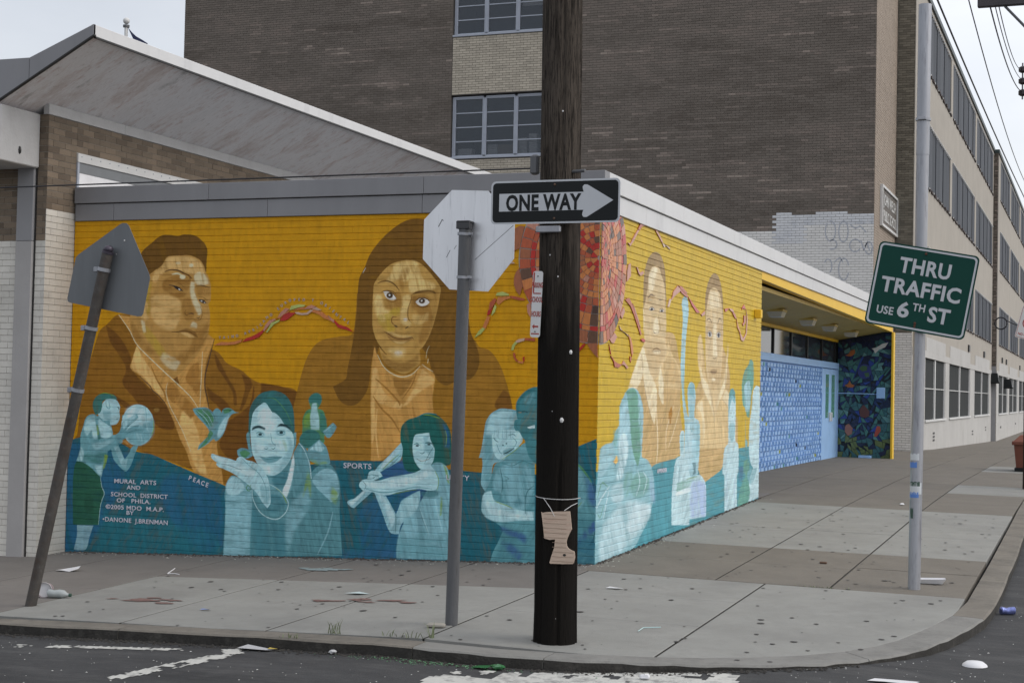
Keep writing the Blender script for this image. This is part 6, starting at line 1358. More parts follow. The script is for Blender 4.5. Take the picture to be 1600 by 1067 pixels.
# cardboard tied on with string
cb=empty('cardboard_piece',(1.0,-3.945,.56)); tag(cb,'torn corrugated cardboard piece tied with string to the wooden pole','cardboard')
cbm=mat('torn_cardboard',(.55,.43,.34),.9,.12,6,.5,40,grain=(.4,1,6),stains=[(6,.56,.68,(.35,.17,.13),.4),(3,.6,.75,(.50,.42,.36),.5)])
P_=[(.885,.728),(.893,.722),(.92,.728),(1.0,.735),(1.093,.742),(1.10,.69),(1.109,.621),(1.093,.59),(1.078,.558),(1.072,.53),(1.076,.505),(1.090,.487),(1.108,.478),(1.131,.470),(1.136,.43),(1.128,.395),(1.122,.385),(1.04,.380),(.96,.378),(.952,.384),(.965,.43),(.985,.49),(.990,.545),(.95,.540),(.911,.548),(.902,.62)]
P_.reverse(); plate('sheet',[(a-1.0,b-.56) for a,b in P_],cbm,cb,0,.006)
q=MB()
for k in range(11):
    z_=.395+k*.032-.56; xa=-.03 if z_<-.03 else -.095; xb=.125 if z_<-.1 else .07; q.box(xa,xb,-.0078,-.0062,z_,z_+.0025)
q.build('flute_ridges',simple('cardboard_ridge',(.30,.22,.17),.9),cb)
q=MB(); q.prism([(.0+.012*math.cos(a/4*math.pi)+.06,-.118+.009*math.sin(a/4*math.pi)) for a in range(8)],-.001,'y',-.0065); q.build('hole',M['frame_dark'],cb)
strm=simple('white_string',(.60,.60,.60),.8)
q=MB(); ring=[(.945+.156*math.cos(math.radians(a)),-3.78+.156*math.sin(math.radians(a)),.822-.006*math.sin(math.radians(a*1.5))) for a in range(0,361,15)]
q.tube(ring,.0022,6); q.tube([(.895,-3.935,.82),(.95,-3.945,.755),(.985,-3.957,.702)],.002,6); q.tube([(1.098,-3.81,.79),(1.085,-3.90,.775),(1.055,-3.957,.745)],.002,6); o=q.build('string',strm); tag(o,'thin white string wound round the wooden pole above the cardboard','string')
# stop sign seen from behind
ss=empty('stop_sign',(.043,-3.51,-.165)); tag(ss,'back of an octagonal stop sign, scratched white, on a grey steel post','sign')
q=MB(); q.tube([(0,0,-.1),(.018,0,1.2),(.036,0,2.46),(.0405,0,2.90)],.046,20); q.build('post',dgal,ss,smooth=True)
q=MB(); q.tube([(.0408,0,2.90),(.0415,0,2.945)],.050,20); q.bbox(-.012,.095,-.052,.05,2.945,2.962,.006); q.bbox(-.012,.095,-.052,-.035,2.90,2.96,.004); q.build('cap',simple('dark_cap',(.06,.06,.065),.5),ss,smooth=True)
for z_ in (2.865,2.545): q=MB(); q.tube([(.035,0,z_-.010),(.036,0,z_+.010)],.052,20); q.bbox(.07,.105,-.03,.0,z_-.012,z_+.012,.004); q.build('band',galv,ss,smooth=True)
backm=mat('scratched_sign_back',(.80,.81,.84),.42,.05,3,.05,20,metal=.75,grain=(4,4,.3),stains=[(5,.55,.72,(.33,.34,.37),.55),(22,.62,.70,(.25,.25,.26),.5)])
octp=[(-.054,3.038),(.237,3.021),(.440,2.760),(.440,2.555),(.254,2.287),(-.056,2.297),(-.279,2.526),(-.276,2.821)]
octa=[(a-.043,b+.165) for a,b in [(-.056,2.297),(.254,2.280),(.452,2.520),(.452,2.790),(.237,3.024),(-.054,3.038),(-.276,2.821),(-.279,2.526)]]
q=MB(); q.prism(octa,.004,'y',.056); q.build('plate',backm,ss)
q=MB(); 
for (a,b,c,d,w_) in ((-.20,2.93,-.17,2.985,.006),(-.175,2.985,-.16,2.975,.005),(-.13,2.70,-.10,2.755,.004),(.10,2.68,.40,2.93,.0035),(-.07,2.76,-.05,2.79,.003)):
    a+=.0;L=math.hypot(c-a,d-b); nx,nz=-(d-b)/L*w_/2,(c-a)/L*w_/2; q.add([(a+nx,.0555,b+nz),(c+nx,.0555,d+nz),(c-nx,.0555,d-nz),(a-nx,.0555,b-nz)],[(0,1,2,3)])
q.build('scratch_marks',simple('dark_scratch',(.08,.08,.09),.7),ss)
# leaning post with a pentagonal sign seen from behind
lp=empty('crossing_sign',(-3.755,-3.45,-.30)); tag(lp,'back of a grey pentagonal sign on a rusty leaning post by the left kerb','sign')
T_=Vector((.653,0,2.90))
q=MB(); q.tube([(-.02,0,-.09),(T_*.5)[:],(T_*1.0)[:]],.046,18); q.build('post',rust,lp,smooth=True)
q=MB(); tt=T_*1.0; q.tube([tt,tt+Vector((.006,0,.02))],.05,18); q.sphere((tt.x+.008,0,tt.z+.035),.042,12,.8); q.build('cap',simple('dark_cap2',(.07,.06,.08),.4,metal=.4),lp,smooth=True)
for f_ in (.955,.79,.615): c_=T_*f_; q=MB(); q.tube([c_-Vector((.003,0,.014)),c_+Vector((.003,0,.014))],.053,18); q.bbox(c_.x-.085,c_.x-.045,-.03,.0,c_.z-.02,c_.z+.022,.004); q.build('band',galv,lp,smooth=True)
pg=[(-2.837,2.092),(-2.800,2.094),(-2.783,2.115),(-2.727,2.400),(-2.733,2.428),(-2.945,2.832),(-2.968,2.852),(-3.005,2.855),(-3.025,2.848),(-3.435,2.600),(-3.457,2.575),(-3.528,2.243),(-3.524,2.215),(-3.507,2.206)]
q=MB(); q.prism([(a+3.755,b+.30) for a,b in pg],.003,'y',.058); q.build('plate',mat('grey_sign_back',(.16,.17,.18),.45,.08,3,.04,20,metal=.3,grain=(4,4,.4),stains=[(7,.62,.72,(.34,.35,.37),.4)]),lp)
q=MB(); q.sphere((.775,.055,3.01),.008,6); q.sphere((.70,.055,2.9),.004,6); q.build('rivet',M['ledge'],lp)
# green street sign on the tall galvanised post
ts=empty('traffic_sign',(2.962,-.1,-.10)); tag(ts,'tilted green THRU TRAFFIC USE 6TH ST sign on a tall galvanised post','sign')
q=MB(); q.tube([(0,0,-.08),(.012,0,1.4),(.026,0,3.8)],.053,22); q.tube([(.026,0,3.8),(.0315,0,5.13)],.056,22); q.build('post',galv,ts,smooth=True)
q=MB(); q.tube([(.027,0,4.10),(.0275,0,4.125)],.066,22); q.bbox(-.01,.06,-.078,-.055,4.10,4.13,.004); q.build('band',galv,ts,smooth=True)
sg=empty('sign_face',(3.001-2.962,-.075,2.507+.10),(0,math.radians(10.2),0),ts)
q=MB(); q.prism(rrect(.862,.735,.045),-.004,'y',0); q.build('sheet',green,sg)
def frame_ring(w,h,r,t): 
    a=rrect(w,h,r); b=rrect(w-2*t,h-2*t,r-t*.6); n=len(a); q=MB(); v=[(x,-.0055,z) for x,z in a]+[(x,-.0055,z) for x,z in b]; q.add(v,[(i,(i+1)%n,n+(i+1)%n,n+i) for i in range(n)]); return q
frame_ring(.835,.708,.038,.016).build('border',silver,sg)
for s_,x_,x2_,z_ in (('THRU',-.225,.215,.128),('TRAFFIC',-.350,.335,-.062)): fit(s_,.182,silver,sg,x_,x2_,-.0055,z_,.0052)
fit('USE',.095,silver,sg,-.345,-.200,-.0055,-.258,.002); fit('6',.182,silver,sg,-.170,-.068,-.0055,-.258,.0055); fit('TH',.092,silver,sg,-.045,.062,-.0055,-.188,.002); fit('ST',.182,silver,sg,.095,.280,-.0055,-.258,.0052)
rb=simple('rusty_bolt_head',(.09,.035,.02),.7)
q=MB(); q.sphere((-.02,-.008,.315),.012,8); q.sphere((.0,-.008,-.295),.012,8); q.bbox(-.006,.010,-.014,-.005,-.335,-.300,.003); q.build('bolt',rb,sg)
stk=[simple('sticker_blue',(.10,.22,.55),.5),simple('sticker_white',(.55,.58,.60),.5),simple('sticker_dark',(.05,.09,.07),.5)]
for (z_,h_,a0,a1,k_) in ((1.125,.06,200,300,1),(1.06,.05,190,280,0),(.83,.10,200,330,1),(.80,.05,200,300,0),(.90,.04,210,310,2),(.62,.09,215,250,2)):
    q=MB(); n=8; v=[]
    for k in range(n+1):
        a=math.radians(a0+(a1-a0)*k/n); v+=[(.008+.0545*math.cos(a),.0545*math.sin(a),z_),(.008+.0545*math.cos(a),.0545*math.sin(a),z_+h_*(1 if k%3 else .85))]
    q.add(v,[(2*i,2*i+2,2*i+3,2*i+1) for i in range(n)]); q.build('sticker',stk[k_],ts)
# no parking sign at the right edge
npq=empty('no_parking_sign',(3.655,6.0,2.51),(0,math.radians(14),0)); tag(npq,'white sign with a red prohibition ring cut by the right edge','sign')
plate('plate',rrect(.305,.40,.02),swhite,npq); plate('border',rrect(.29,.385,.018),sred,npq,-.004,.0006); plate('panel',rrect(.28,.375,.016),swhite,npq,-.0046,.0006)
q=MB(); n=28; v=[(-.03+r1*math.cos(2*math.pi*k/n),-.0060,.0+r1*math.sin(2*math.pi*k/n)) for r1 in (.075,.06) for k in range(n)]; q.add(v,[(i,(i+1)%n,n+(i+1)%n,n+i) for i in range(n)]); q.build('ring',sred,npq)
letter('NO PARKING',.045,sred,npq,(-.125,-.006,-.165),(math.pi/2,0,0),.8,.001)
q=MB(); q.tube([(.69,.03,-2.42),(.08,.03,.12)],.028,12); q.build('post',galv,npq)
# second utility pole with a crossarm beyond the right edge, and a third with insulators
up2=wood_pole('utility_pole',(3.44,12.0,gz(3.4,12)-.05),(3.44,12.0,9.2),.14,.12,[woodm,woodm],-9,seed=8,lab='wooden utility pole with a wide crossarm just beyond the right edge')
q=MB(); q.bbox(2.53,4.35,11.82,11.94,7.93,8.07,.01); attach(q.build('crossarm',mat('grey_crossarm',(.07,.065,.07),.8,.2,3,.3,30)),up2)
q=MB(); q.tube([(2.95,11.88,7.93),(3.42,11.90,7.4)],.022,8); q.tube([(3.95,11.88,7.93),(3.46,11.90,7.4)],.022,8); attach(q.build('brace',dgal),up2)
q=MB()
for x_ in (2.66,3.1,3.9,4.2): q.tube([(x_,11.88,8.07),(x_,11.88,8.15)],.012,8); q.tube([(x_,11.88,8.14),(x_,11.88,8.17),(x_,11.88,8.21),(x_,11.88,8.24)],[.03,.055,.05,.02],10)
attach(q.build('insulator',simple('grey_porcelain',(.22,.22,.24),.3)),up2)
up3=wood_pole('utility_pole',(3.3,30,gz(3.3,30)-.05),(3.3,30,12.5),.14,.11,[woodm,woodm],-9,seed=9,lab='far wooden utility pole with stacked insulators past the right edge')
q=MB()
for z_ in (9.98,10.30,10.62): q.tube([(2.36,30,z_-.09),(2.36,30,z_-.05),(2.36,30,z_+.05),(2.36,30,z_+.09)],[.05,.11,.11,.05],10)
attach(q.build('insulator',simple('dark_porcelain',(.03,.025,.03),.35)),up3)
q=MB(); q.tube([(2.36,30,9.8),(2.36,30,10.8)],.02,8); q.tube([(2.36,30,10.3),(3.3,30,10.3)],.03,8); attach(q.build('bracket',dgal),up3)
def sag(a,b,s,n=16): a,b=Vector(a),Vector(b); return [a.lerp(b,k/n)-Vector((0,0,s*4*(k/n)*(1-k/n))) for k in range(n+1)]
wire=simple('black_cable_sheath',(.02,.02,.025),.6)
def cable(a,b,s,r,lab,extra=None): q=MB(); q.tube(sag(a,b,s),r,6); o=q.build('cable',wire); tag(o,lab,'cable','overhead cables along the street'); return o
cable((0.740,-3.800,3.126),(-5.663,-3.800,3.112),.0,.006,'thin black cable running left from the utility pole across the fascia')
cable((2.096,14.000,9.074),(1.519,55.000,10.503),.5,.012,'long sagging cable crossing the sky right of the roof edge')
cable((2.694,12.000,8.060),(2.301,30.000,10.044),.25,.013,'taped cable from the crossarm to the lowest insulator')
cable((2.774,12.000,8.054),(2.331,30.000,10.359),.25,.009,'thin wire from the crossarm to the middle insulator')
cable((2.834,12.000,8.050),(2.311,30.000,10.625),.25,.009,'thin wire from the crossarm to the topmost insulator')
cable((0.904,20.000,10.602),(0.755,70.000,11.784),.15,.024,'thick black cable hugging the street side roof line')
cable((0.304,60.000,5.272),(1.719,58.000,5.062),.2,.02,'thin cable leading right from the coil in front of the far facade')
# wire loop, floodlights on the facade
q=MB(); q.tube([(.05+.0,62+ .0,5.0)]*1+[(.05,62,5.0)],.01,4) if False else None
n=24; cx_,cy_,cz_=0.08,60.00,5.12; q=MB(); q.tube([(cx_+.27*math.cos(2*math.pi*k/n),cy_,cz_+.27*math.sin(2*math.pi*k/n)) for k in range(n+1)],.03,8,False); o=q.build('cable_coil',wire); tag(o,'round black coil of cable hanging in front of the far facade','cable coil')
for (x_,y_,z_,lab) in [(-0.47, 62.0, 2.64, 'black hooded floodlight nearer the brown pilaster'), (-0.29, 70.0, 2.47, 'farther black hooded floodlight right of the pilaster')]:
    e=empty('floodlight',(x_,y_,z_)); tag(e,lab,'floodlight','floodlights on the street facade')
    q=MB(); q.add([(-.30,-.12,.22),(.30,-.12,.22),(.30,.25,.22),(-.30,.25,.22),(-.42,-.22,-.20),(.38,-.22,-.20),(.38,.30,-.20),(-.42,.30,-.20)],[(0,1,2,3),(0,4,5,1),(1,5,6,2),(2,6,7,3),(3,7,4,0),(4,7,6,5)]); q.build('housing',black,e)
    q=MB(); q.bbox(-.46,.42,-.26,.33,-.27,-.205,.01); q.build('rim',black,e)
    q=MB(); q.tube([(-.22,0,.2),(-.30,0,.38),(-.42,0,.52)],.035,8); q.tube([(-.2,.1,.1),(-.6,.3,.0)],.03,8); q.build('bracket',dgal,e)
# flagpole with ball and a drooping flag on the far roof
fp=empty('flagpole',(-19.72,20,0)); tag(fp,'white flagpole top with a ball finial and a dark drooping flag behind the canopy','flagpole')
q=MB(); q.tube([(0,0,-.3),(0,0,10.98)],.045,12); q.build('pole',M['ledge'],fp,smooth=True)
q=MB(); q.sphere((0,0,11.10),.088,16); q.build('ball',M['ledge'],fp,smooth=True)
q=MB(); q.tube([(-.0,0,10.93),(0,0,10.99)],.085,12); q.build('truck',dgal,fp)
q=MB(); q.prism([(.05,10.92),(.16,10.80),(.30,10.68),(.50,10.57),(.68,10.46),(.62,10.42),(.66,10.2),(.50,10.40),(.34,10.50),(.22,10.62)],.02,'y',0); q.build('flag',simple('dark_blue_flag',(.03,.035,.09),.8),fp)
# dumpster on the pavement at the right edge
db=empty('waste_bin',(3.12,18.2,gz(3.12,18.2)+.0)); tag(db,'rust red waste container with a lid on the pavement at the right edge','waste bin')
rm=mat('rust_red_paint',(.16,.055,.035),.6,.2,4,.15,40)
q=MB(); q.add([(-.22,-.25,.08),(.40,-.25,.08),(.40,.5,.08),(-.22,.5,.08),(-.26,-.30,.52),(.45,-.30,.52),(.45,.55,.52),(-.26,.55,.52)],[(0,3,2,1),(4,5,6,7),(0,1,5,4),(1,2,6,5),(2,3,7,6),(3,0,4,7)]); q.build('body',rm,db)
q=MB(); q.bbox(-.30,.49,-.34,.59,.525,.60,.01); q.build('rim',rm,db); q=MB(); q.add([(-.27,-.31,.60),(.46,-.31,.60),(.46,.56,.60),(-.27,.56,.60),(-.15,-.18,.72),(.34,-.18,.72),(.34,.43,.72),(-.15,.43,.72)],[(4,5,6,7),(0,1,5,4),(1,2,6,5),(2,3,7,6),(3,0,4,7)]); q.build('lid',rm,db)
q=MB(); q.bbox(-.25,.43,-.28,.53,.0,.078,.006); q.build('base',black,db)
# ---------------------------------------------------------------- painted road markings (worn, built as broken sheets)
def worn(name,poly,lab,thr=.38,c=.035,seed=1,z=-.074):
    xs=[p[0] for p in poly]; ys=[p[1] for p in poly]; q=MB(); rr=random.Random(seed)
    def inside(x,y):
        r=False
        for i in range(len(poly)):
            (x1,y1),(x2,y2)=poly[i],poly[i-1]
            if (y1>y)!=(y2>y) and x<(x2-x1)*(y-y1)/(y2-y1)+x1: r=not r
        return r
    nx=int((max(xs)-min(xs))/c)+1; ny=int((max(ys)-min(ys))/c)+1
    for j in range(ny):
        for i in range(nx):
            x=min(xs)+i*c; y=min(ys)+j*c; jx=.3*c*math.sin(i*3.1+j*1.7); 
            if not inside(x+c/2+jx*.5,y+c/2+.3*c*math.cos(i*2.3)): continue
            nn=float(hnoise(np.array([x*7.]),np.array([y*7.]),seed)[0])*.6+float(hnoise(np.array([x*19.]),np.array([y*19.]),seed+3)[0])*.4
            if nn<thr: continue
            z_=z+.078; q.add([(x,y,road_z(x,y)+z_),(x+c*1.01,y,road_z(x+c,y)+z_),(x+c*1.01,y+c*1.01,road_z(x+c,y+c)+z_),(x,y+c*1.01,road_z(x,y+c)+z_)],[(0,1,2,3)])
    o=q.build(name,M['mark'],fix=False); o['kind']='structure'; return o
worn('road_marking',[(-3.01,-4.66),(-2.29,-4.57),(-1.43,-4.49),(-1.39,-4.56),(-2.23,-4.65),(-2.93,-4.75)],'',.43,.022,2)
worn('road_marking',[(-1.50,-5.51),(-1.38,-5.04),(-1.26,-4.67),(-1.12,-4.61),(-1.11,-4.78),(-1.23,-5.12),(-1.38,-5.55),(-1.43,-5.60)],'',.40,.022,3)
worn('road_marking',[(-1.31,-4.46),(-1.19,-4.41),(-1.07,-4.57),(-1.18,-4.63)],'',.33,.022,8)
worn('road_marking',[(0.51,-5.10),(0.48,-4.89),(0.57,-4.78),(0.74,-4.77),(0.86,-4.78),(0.88,-4.56),(1.30,-4.38),(1.70,-4.25),(2.06,-4.18),(2.31,-4.14),(2.48,-4.76),(0.69,-5.62)],'',.28,.03,5)
worn('road_marking',[(0.55,-4.69),(0.60,-4.64),(0.64,-4.71),(0.59,-4.75)],'',.3,.02,6)
worn('road_marking',[(0.71,-4.59),(0.79,-4.52),(0.82,-4.62),(0.76,-4.68)],'',.3,.02,7)
# ---------------------------------------------------------------- litter, weeds, stains
def item(name,build,m,lab,cat,x,y,dz=0,rz=0,group=None):
    q=MB(); build(q); o=q.build(name,m,smooth=True); o.location=(x,y,(road_z(x,y)+dz+.078) if dz<-.04 else gz(x,y)+dz); o.rotation_euler=(0,0,rz); tag(o,lab,cat,group); return o
pw=simple('white_plastic',(.68,.68,.70),.4); 
def cup(q): q.tube([(-.055,0,.040),(-.05,0,.040),(.05,0,.052),(.055,0,.052)],[.030,.036,.049,.050],18,True)
e=empty('paper_cup',(-3.98,-2.98,gz(-3.98,-2.98)),(0,0,math.radians(-62))); tag(e,'large paper cup lying on its side at the foot of the leaning post','cup')
q=MB(); q.tube([(-.16,0,.050),(.055,0,.062)],[.046,.064],20,False); q.build('cup_body',mat('printed_cup',(.30,.24,.25),.5,.5,25,.05),e,smooth=True)
q=MB(); q.tube([(-.158,0,.05),(-.159,0,.05)],[.046,.044],20); q.build('cup_base',pw,e,smooth=True)
q=MB(); q.tube([(.045,0,.062),(.058,0,.062)],[.067,.067],20,False); q.build('cup_rim',pw,e,smooth=True)
q=MB(); q.tube([(.03,0,.061),(.031,0,.061)],[.061,.061],20,True); q.build('cup_inside',pw,e,smooth=True)
e=empty('plastic_bottle',(-3.80,-3.02,gz(-3.8,-3.02)),(0,0,math.radians(15))); tag(e,'crushed clear plastic bottle with a dark cap beside the paper cup','bottle')
q=MB(); q.tube([(-.10,0,.035),(-.09,0,.038),(-.04,0,.034),(.0,.004,.038),(.04,0,.034),(.065,0,.03),(.085,0,.028)],[.028,.036,.033,.037,.034,.018,.012],14); q.build('bottle_body',simple('cloudy_plastic',(.34,.37,.37),.2,spec=.7),e,smooth=True)
q=MB(); q.tube([(.085,0,.028),(.105,0,.028)],[.015,.015],12); q.build('cap',simple('green_cap',(.03,.07,.05),.4),e,smooth=True)
item('crumpled_plate',lambda q:q.add([(-.13,-.03,0),(-.06,-.06,.01),(.05,-.05,.0),(.13,-.01,.03),(.11,.05,.05),(.02,.06,.03),(-.08,.03,.01)],[(0,1,2,3,4,5,6)]),pw,'flattened white foam plate on the dark pavement left of the mural credits','plate',-4.9,-1.45,.003)
item('foam_bowl',lambda q:q.tube([(0,0,.0),(0,0,.012),(0,0,.030),(0,0,.034)],[.085,.080,.055,.02],18),pw,'upturned white foam bowl on the asphalt at the lower right','bowl',3.69,-3.02,-.075)
def crumple(s,seed,fl=.5):
    def f(q):
        rr=random.Random(seed); n=9; v=[];fc=[]
        for i in range(6):
            for k in range(n):
                th=math.pi*(i+.3)/5.6; r=s*(1+rr.uniform(-.3,.3)); v.append((r*math.sin(th)*math.cos(2*math.pi*k/n),r*.7*math.sin(th)*math.sin(2*math.pi*k/n),max(0,s*fl+r*fl*math.cos(th))))
        for i in range(5):
            for k in range(n): fc.append((i*n+k,(i+1)*n+k,(i+1)*n+(k+1)%n,i*n+(k+1)%n))
        q.add(v,fc)
    return f
item('drink_can',lambda q:q.tube([(-.06,0,.033),(-.056,0,.034),(-.01,.004,.028),(.03,0,.033),(.056,0,.034),(.06,0,.033)],[.02,.032,.027,.031,.032,.02],16),[mat('blue_white_can',(.16,.19,.42),.3,.8,30,.05,metal=.5)][0],'crushed blue and white drink can on the asphalt beside the right kerb','can',3.77,-.62,-.077,math.radians(25))
item('foam_tray',lambda q:q.add([(-.10,-.05,.0),(.10,-.05,.0),(.10,.05,0),(-.10,.05,0),(-.13,-.07,.035),(.13,-.07,.045),(.13,.07,.045),(-.13,.07,.035)],[(0,1,2,3),(0,4,5,1),(1,5,6,2),(2,6,7,3),(3,7,4,0)]),pw,'white foam food tray lying behind the tall galvanised post','tray',3.06,.30,.004,math.radians(8))
item('crumpled_paper',crumple(.035,3),pw,'crumpled white paper ball in the gutter below the curved kerb','paper',1.78,-4.43,-.075)
item('crumpled_paper',crumple(.03,5),pw,'small white paper ball on the brown pavement before the blue wall','paper',1.95,7.5,.0)
item('crumpled_paper',crumple(.028,6),simple('grey_paper',(.5,.5,.5),.8),'grey crumpled wrapper in the gutter below the stop sign post','paper',-.45,-4.42,-.075)
item('paper_sheet',lambda q:q.add([(-.10,-.03,.004),(.02,-.05,.012),(.12,.02,.004),(.0,.05,.014)],[(0,1,2,3)]),simple('teal_white_paper',(.45,.55,.56),.7),'flat white and teal leaflet on the light slab left of the stop sign','paper',-1.35,-2.28,.004)
item('paper_sheet',lambda q:q.add([(-.14,-.03,.004),(.10,-.05,.01),(.14,.02,.004),(-.10,.05,.02)],[(0,1,2,3)]),simple('dull_paper',(.42,.42,.43),.8),'grey flattened sheet in the gutter at the left of the front kerb','paper',-1.05,-4.42,-.07)
item('paper_sheet',lambda q:q.add([(-.07,-.02,.004),(.05,-.03,.01),(.08,.02,.004),(-.05,.03,.012)],[(0,1,2,3)]),pw,'small white scrap on the dark pavement just left of the utility pole','paper',.62,-1.35,.004)
item('flattened_bag',lambda q:q.add([(-.16,-.03,.004),(-.05,-.06,.012),(.12,-.04,.006),(.16,.01,.016),(.02,.05,.01),(-.12,.03,.012)],[(0,1,2,3,4,5)]),pw,'flattened white bag on the asphalt at the bottom right','bag',3.27,-3.97,-.072)
item('plastic_straw',lambda q:(q.tube([(0,0,.006),(.07,.02,.01),(.13,.0,.006)],.004,6),q.tube([(0,0,.006),(.03,.08,.05)],.004,6)),pw,'bent white straw on the edge of the dark pavement by the mural credits','straw',-3.76,-1.46,.0)
item('plastic_straw',lambda q:(q.tube([(0,0,.006),(.12,.05,.012)],.004,6),q.tube([(0,0,.006),(.01,-.16,.004)],.003,6)),simple('aqua_straw',(.45,.62,.62),.5),'broken aqua and white straw on the slab right of the wooden pole','straw',1.36,-3.02,.0)
item('broken_brick',lambda q:q.bbox(-.075,.055,-.035,.035,0,.028,.008),simple('pale_stone',(.33,.31,.27),.9),'pale broken stone lying at the foot of the stop sign post','stone',.0,-3.66,.0,math.radians(10))
item('broken_brick',lambda q:q.bbox(-.035,.035,-.02,.02,0,.02,.006),simple('brown_leafy',(.10,.06,.04),.9),'small brown chip on the brown slab between the sign posts','stone',1.97,1.12,.0)
item('green_bottle_shard',lambda q:(crumple(.05,12,.35)(q),q.add([(-.18,-.02,.003),(-.06,-.05,.012),(-.04,.02,.02),(-.15,.03,.01)],[(0,1,2,3)])),simple('green_glass',(.04,.16,.06),.15,spec=.8),'curved piece of broken green bottle in the gutter by the utility pole','glass',.80,-4.50,-.072)
item('candy_wrapper',lambda q:q.add([(-.04,-.015,.003),(.04,-.02,.012),(.045,.015,.004),(-.035,.02,.01)],[(0,1,2,3)]),simple('blue_wrapper',(.2,.27,.5),.5),'small blue wrapper on the light slab left of the stop sign joint','wrapper',-2.15,-3.35,.004)
item('candy_wrapper',lambda q:q.add([(-.05,-.01,.003),(.05,-.015,.012),(.05,.01,.004),(-.045,.015,.01)],[(0,1,2,3)]),simple('yellow_wrapper',(.6,.45,.1),.5),'yellow wrapper in the gutter left of the stop sign','wrapper',-.92,-4.40,-.07)
# small debris that nobody could count: chips along the wall foot, gutter grit, green glass crumbs, road flecks
def debris(name,spots,m,lab,size=(.004,.014)):
    q=MB(); rr=random.Random(len(spots)*7+1)
    for (x,y,dz) in spots:
        s=rr.uniform(*size); a=rr.uniform(0,6.28); t=rr.uniform(.2,.7)
        p=[(x+s*math.cos(a+k*2.1)*rr.uniform(.6,1.3),y+s*math.sin(a+k*2.1)*rr.uniform(.6,1.3)) for k in range(3)]
        z=(road_z(x,y)+dz+.078 if dz<-.04 else gz(x,y)+dz); q.add([(p[0][0],p[0][1],z),(p[1][0],p[1][1],z),(p[2][0],p[2][1],z+s*t*.3),(x,y,z+s*t)],[(0,1,3),(1,2,3),(2,0,3)])
    o=q.build(name,m,fix=False); tag(o,lab,'debris',None,'stuff'); return o
R_=random.Random(21)
debris('wall_debris',[(R_.uniform(-6,0),-abs(R_.gauss(0,.06))-.012,.001) for _ in range(900)]+[(abs(R_.gauss(0,.03))+.012,R_.uniform(0,7.4),.001) for _ in range(700)],simple('dirt_chips',(.06,.05,.045),.9),'dark dirt and chips lining the foot of the mural walls',(.006,.022))
debris('pale_flecks',[(R_.uniform(-6,.3),-abs(R_.gauss(0,.16))-.02,.001) for _ in range(220)]+[(abs(R_.gauss(0,.10))+.02,R_.uniform(0,7.4),.001) for _ in range(160)],simple('pale_paint_flakes',(.5,.5,.45),.8),'pale paint flakes scattered at the foot of the mural walls',(.004,.012))
def kY(x): return float(np.interp(x,[p[0] for p in KO[:14]],[p[1] for p in KO[:14]]))
debris('gutter_grit',[(x,kY(x)-abs(R_.gauss(0,.05))-.01,-.076) for x in [R_.uniform(-5,3) for _ in range(1800)]],M['grime'],'dark grit gathered in the gutter along the front kerb',(.006,.02))
debris('green_glass_crumbs',[(R_.gauss(.35,.28),kY(.4)-abs(R_.gauss(0,.05))-.03,-.075) for _ in range(300)],simple('green_glass_bits',(.07,.20,.09),.3,spec=.6),'crumbs of green bottle glass in the gutter before the utility pole',(.003,.010))
debris('road_flecks',[(R_.uniform(-3.5,4.5),R_.uniform(-6.5,-4.5),-.075) for _ in range(260)]+[(R_.uniform(3.2,4.6),R_.uniform(-4.3,2),-.075) for _ in range(130)]+[(R_.uniform(2.6,3.8),R_.uniform(-4.4,-3.3),-.075) for _ in range(60)],simple('white_flecks',(.55,.55,.53),.8),'small white flecks scattered over the asphalt',(.003,.010))
# chewing gum spots on the slabs (flat stains with a shape of their own)
gum=simple('old_gum',(.055,.052,.05),.8); q=MB()
for _ in range(540):
    x,y=R_.uniform(-3.7,3.4),R_.uniform(-4.1,6.5)
    if x<0.05 and y>-.1: continue
    if math.hypot(max(0,x-2.2),min(0,y+3.1))>1.1: continue
    s=R_.uniform(.006,.024)*(1 if R_.random()<.8 else 1.4); n=7; a0=R_.random(); v=[(x+s*R_.uniform(.7,1.2)*math.cos(a0+k*6.283/n),y+s*R_.uniform(.7,1.2)*math.sin(a0+k*6.283/n)) for k in range(n)]
    q.add([(a,b,gz(a,b)+.0045) for a,b in v],[tuple(range(n))])
o=q.build('gum_spots',gum,fix=False); tag(o,'dark spots of old chewing gum on the light slabs','stains',None,'stuff')
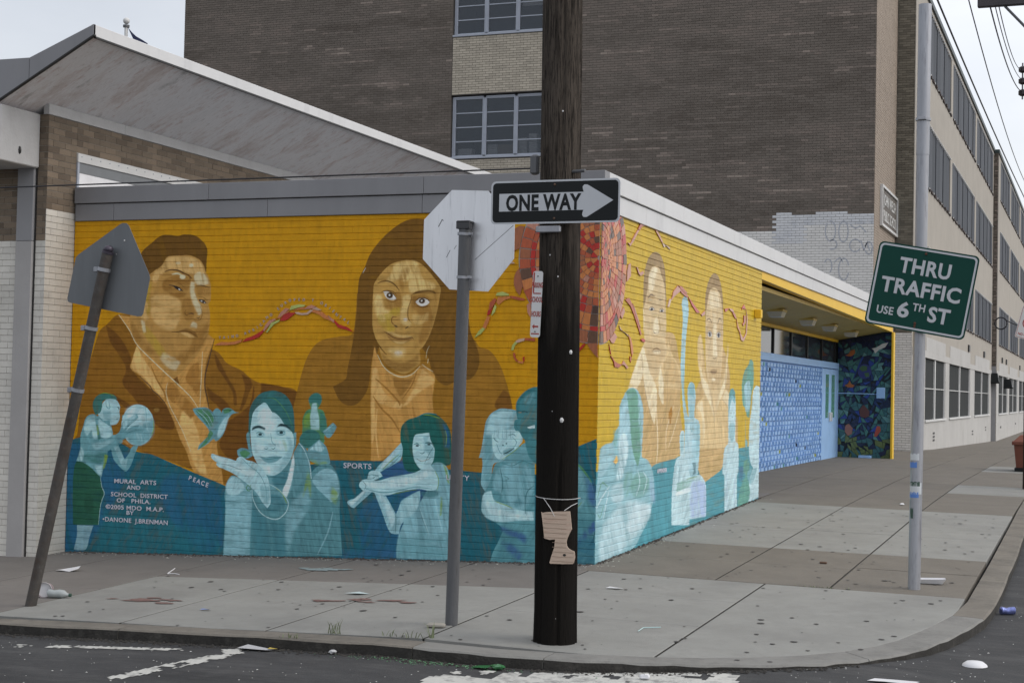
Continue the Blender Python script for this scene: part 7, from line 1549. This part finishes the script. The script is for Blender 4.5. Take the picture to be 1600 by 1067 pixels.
# red-brown paint splashes on the slabs
def splash(cx,cy,s,seed,lab,m):
    q=MB(); rr=random.Random(seed)
    for k in range(9):
        x,y=cx+rr.gauss(0,s*1.6),cy+rr.gauss(0,s*.45); n=9; r0=s*rr.uniform(.25,.6); a=rr.uniform(-.4,.4)
        v=[]
        for i in range(n):
            t=6.283*i/n; r=r0*rr.uniform(.5,1.25); v.append((x+1.9*r*math.cos(t),y+.7*r*math.sin(t)+a*r*math.cos(t)))
        q.add([(c,d,gz(c,d)+.0048+k*.0002) for c,d in v],[tuple(range(n))])
    o=q.build('paint_splash',m,fix=False); tag(o,lab,'stain'); return o
RS=mat('red_brown_stain',(.175,.11,.098),.85,.25,30,.2,100); splash(-3.05,-2.98,.11,3,'red brown splash on the leftmost light slab',RS); splash(-1.15,-2.62,.13,5,'red brown splash across the slab joint left of the stop sign',RS)
splash(-2.3,-.85,.14,9,'pale blue chalky smear on the dark pavement under the mural',simple('blue_chalk',(.24,.30,.31),.9))
# weeds
def weed(x,y,n,h,lab,seed,spread=.05):
    q=MB(); rr=random.Random(seed); z=gz(x,y)
    for k in range(n):
        a=rr.uniform(0,6.28); l=h*rr.uniform(.5,1.1); b=rr.uniform(.3,1.0); bx,by=x+rr.gauss(0,spread),y+rr.gauss(0,.012); w=.0035
        dx,dy=math.cos(a),math.sin(a); p=[(bx,by,z),(bx+dx*l*b*.4,by+dy*l*b*.4,z+l*.6),(bx+dx*l*b,by+dy*l*b,z+l*(.75 if b>.6 else 1))]
        q.add([(p[0][0]-dy*w,p[0][1]+dx*w,p[0][2]),(p[0][0]+dy*w,p[0][1]-dx*w,p[0][2]),(p[1][0]+dy*w*.8,p[1][1]-dx*w*.8,p[1][2]),(p[1][0]-dy*w*.8,p[1][1]+dx*w*.8,p[1][2]),p[2]],[(0,1,2,3),(3,2,4)])
    o=q.build('grass_tuft',simple('weed_green',(.17,.20,.11),.7),fix=False); tag(o,lab,'weed','weeds growing out of the pavement joints'); return o
weed(-.62,-4.08,16,.11,'spiky grass tuft by the kerb left of the stop sign post',2,.02)
weed(-.05,-4.10,26,.06,'low grass strip along the kerb joint near the stop sign post',3,.09); weed(.12,-4.05,10,.12,'taller grass blades at the slab joint by the stop sign post',4,.015)
weed(-.85,-4.33,16,.05,'short weeds growing against the gutter side of the front kerb',5,.05)
weed(2.2,-.42,30,.018,'thin green moss line in the joint between the light and brown slabs',6,.12)
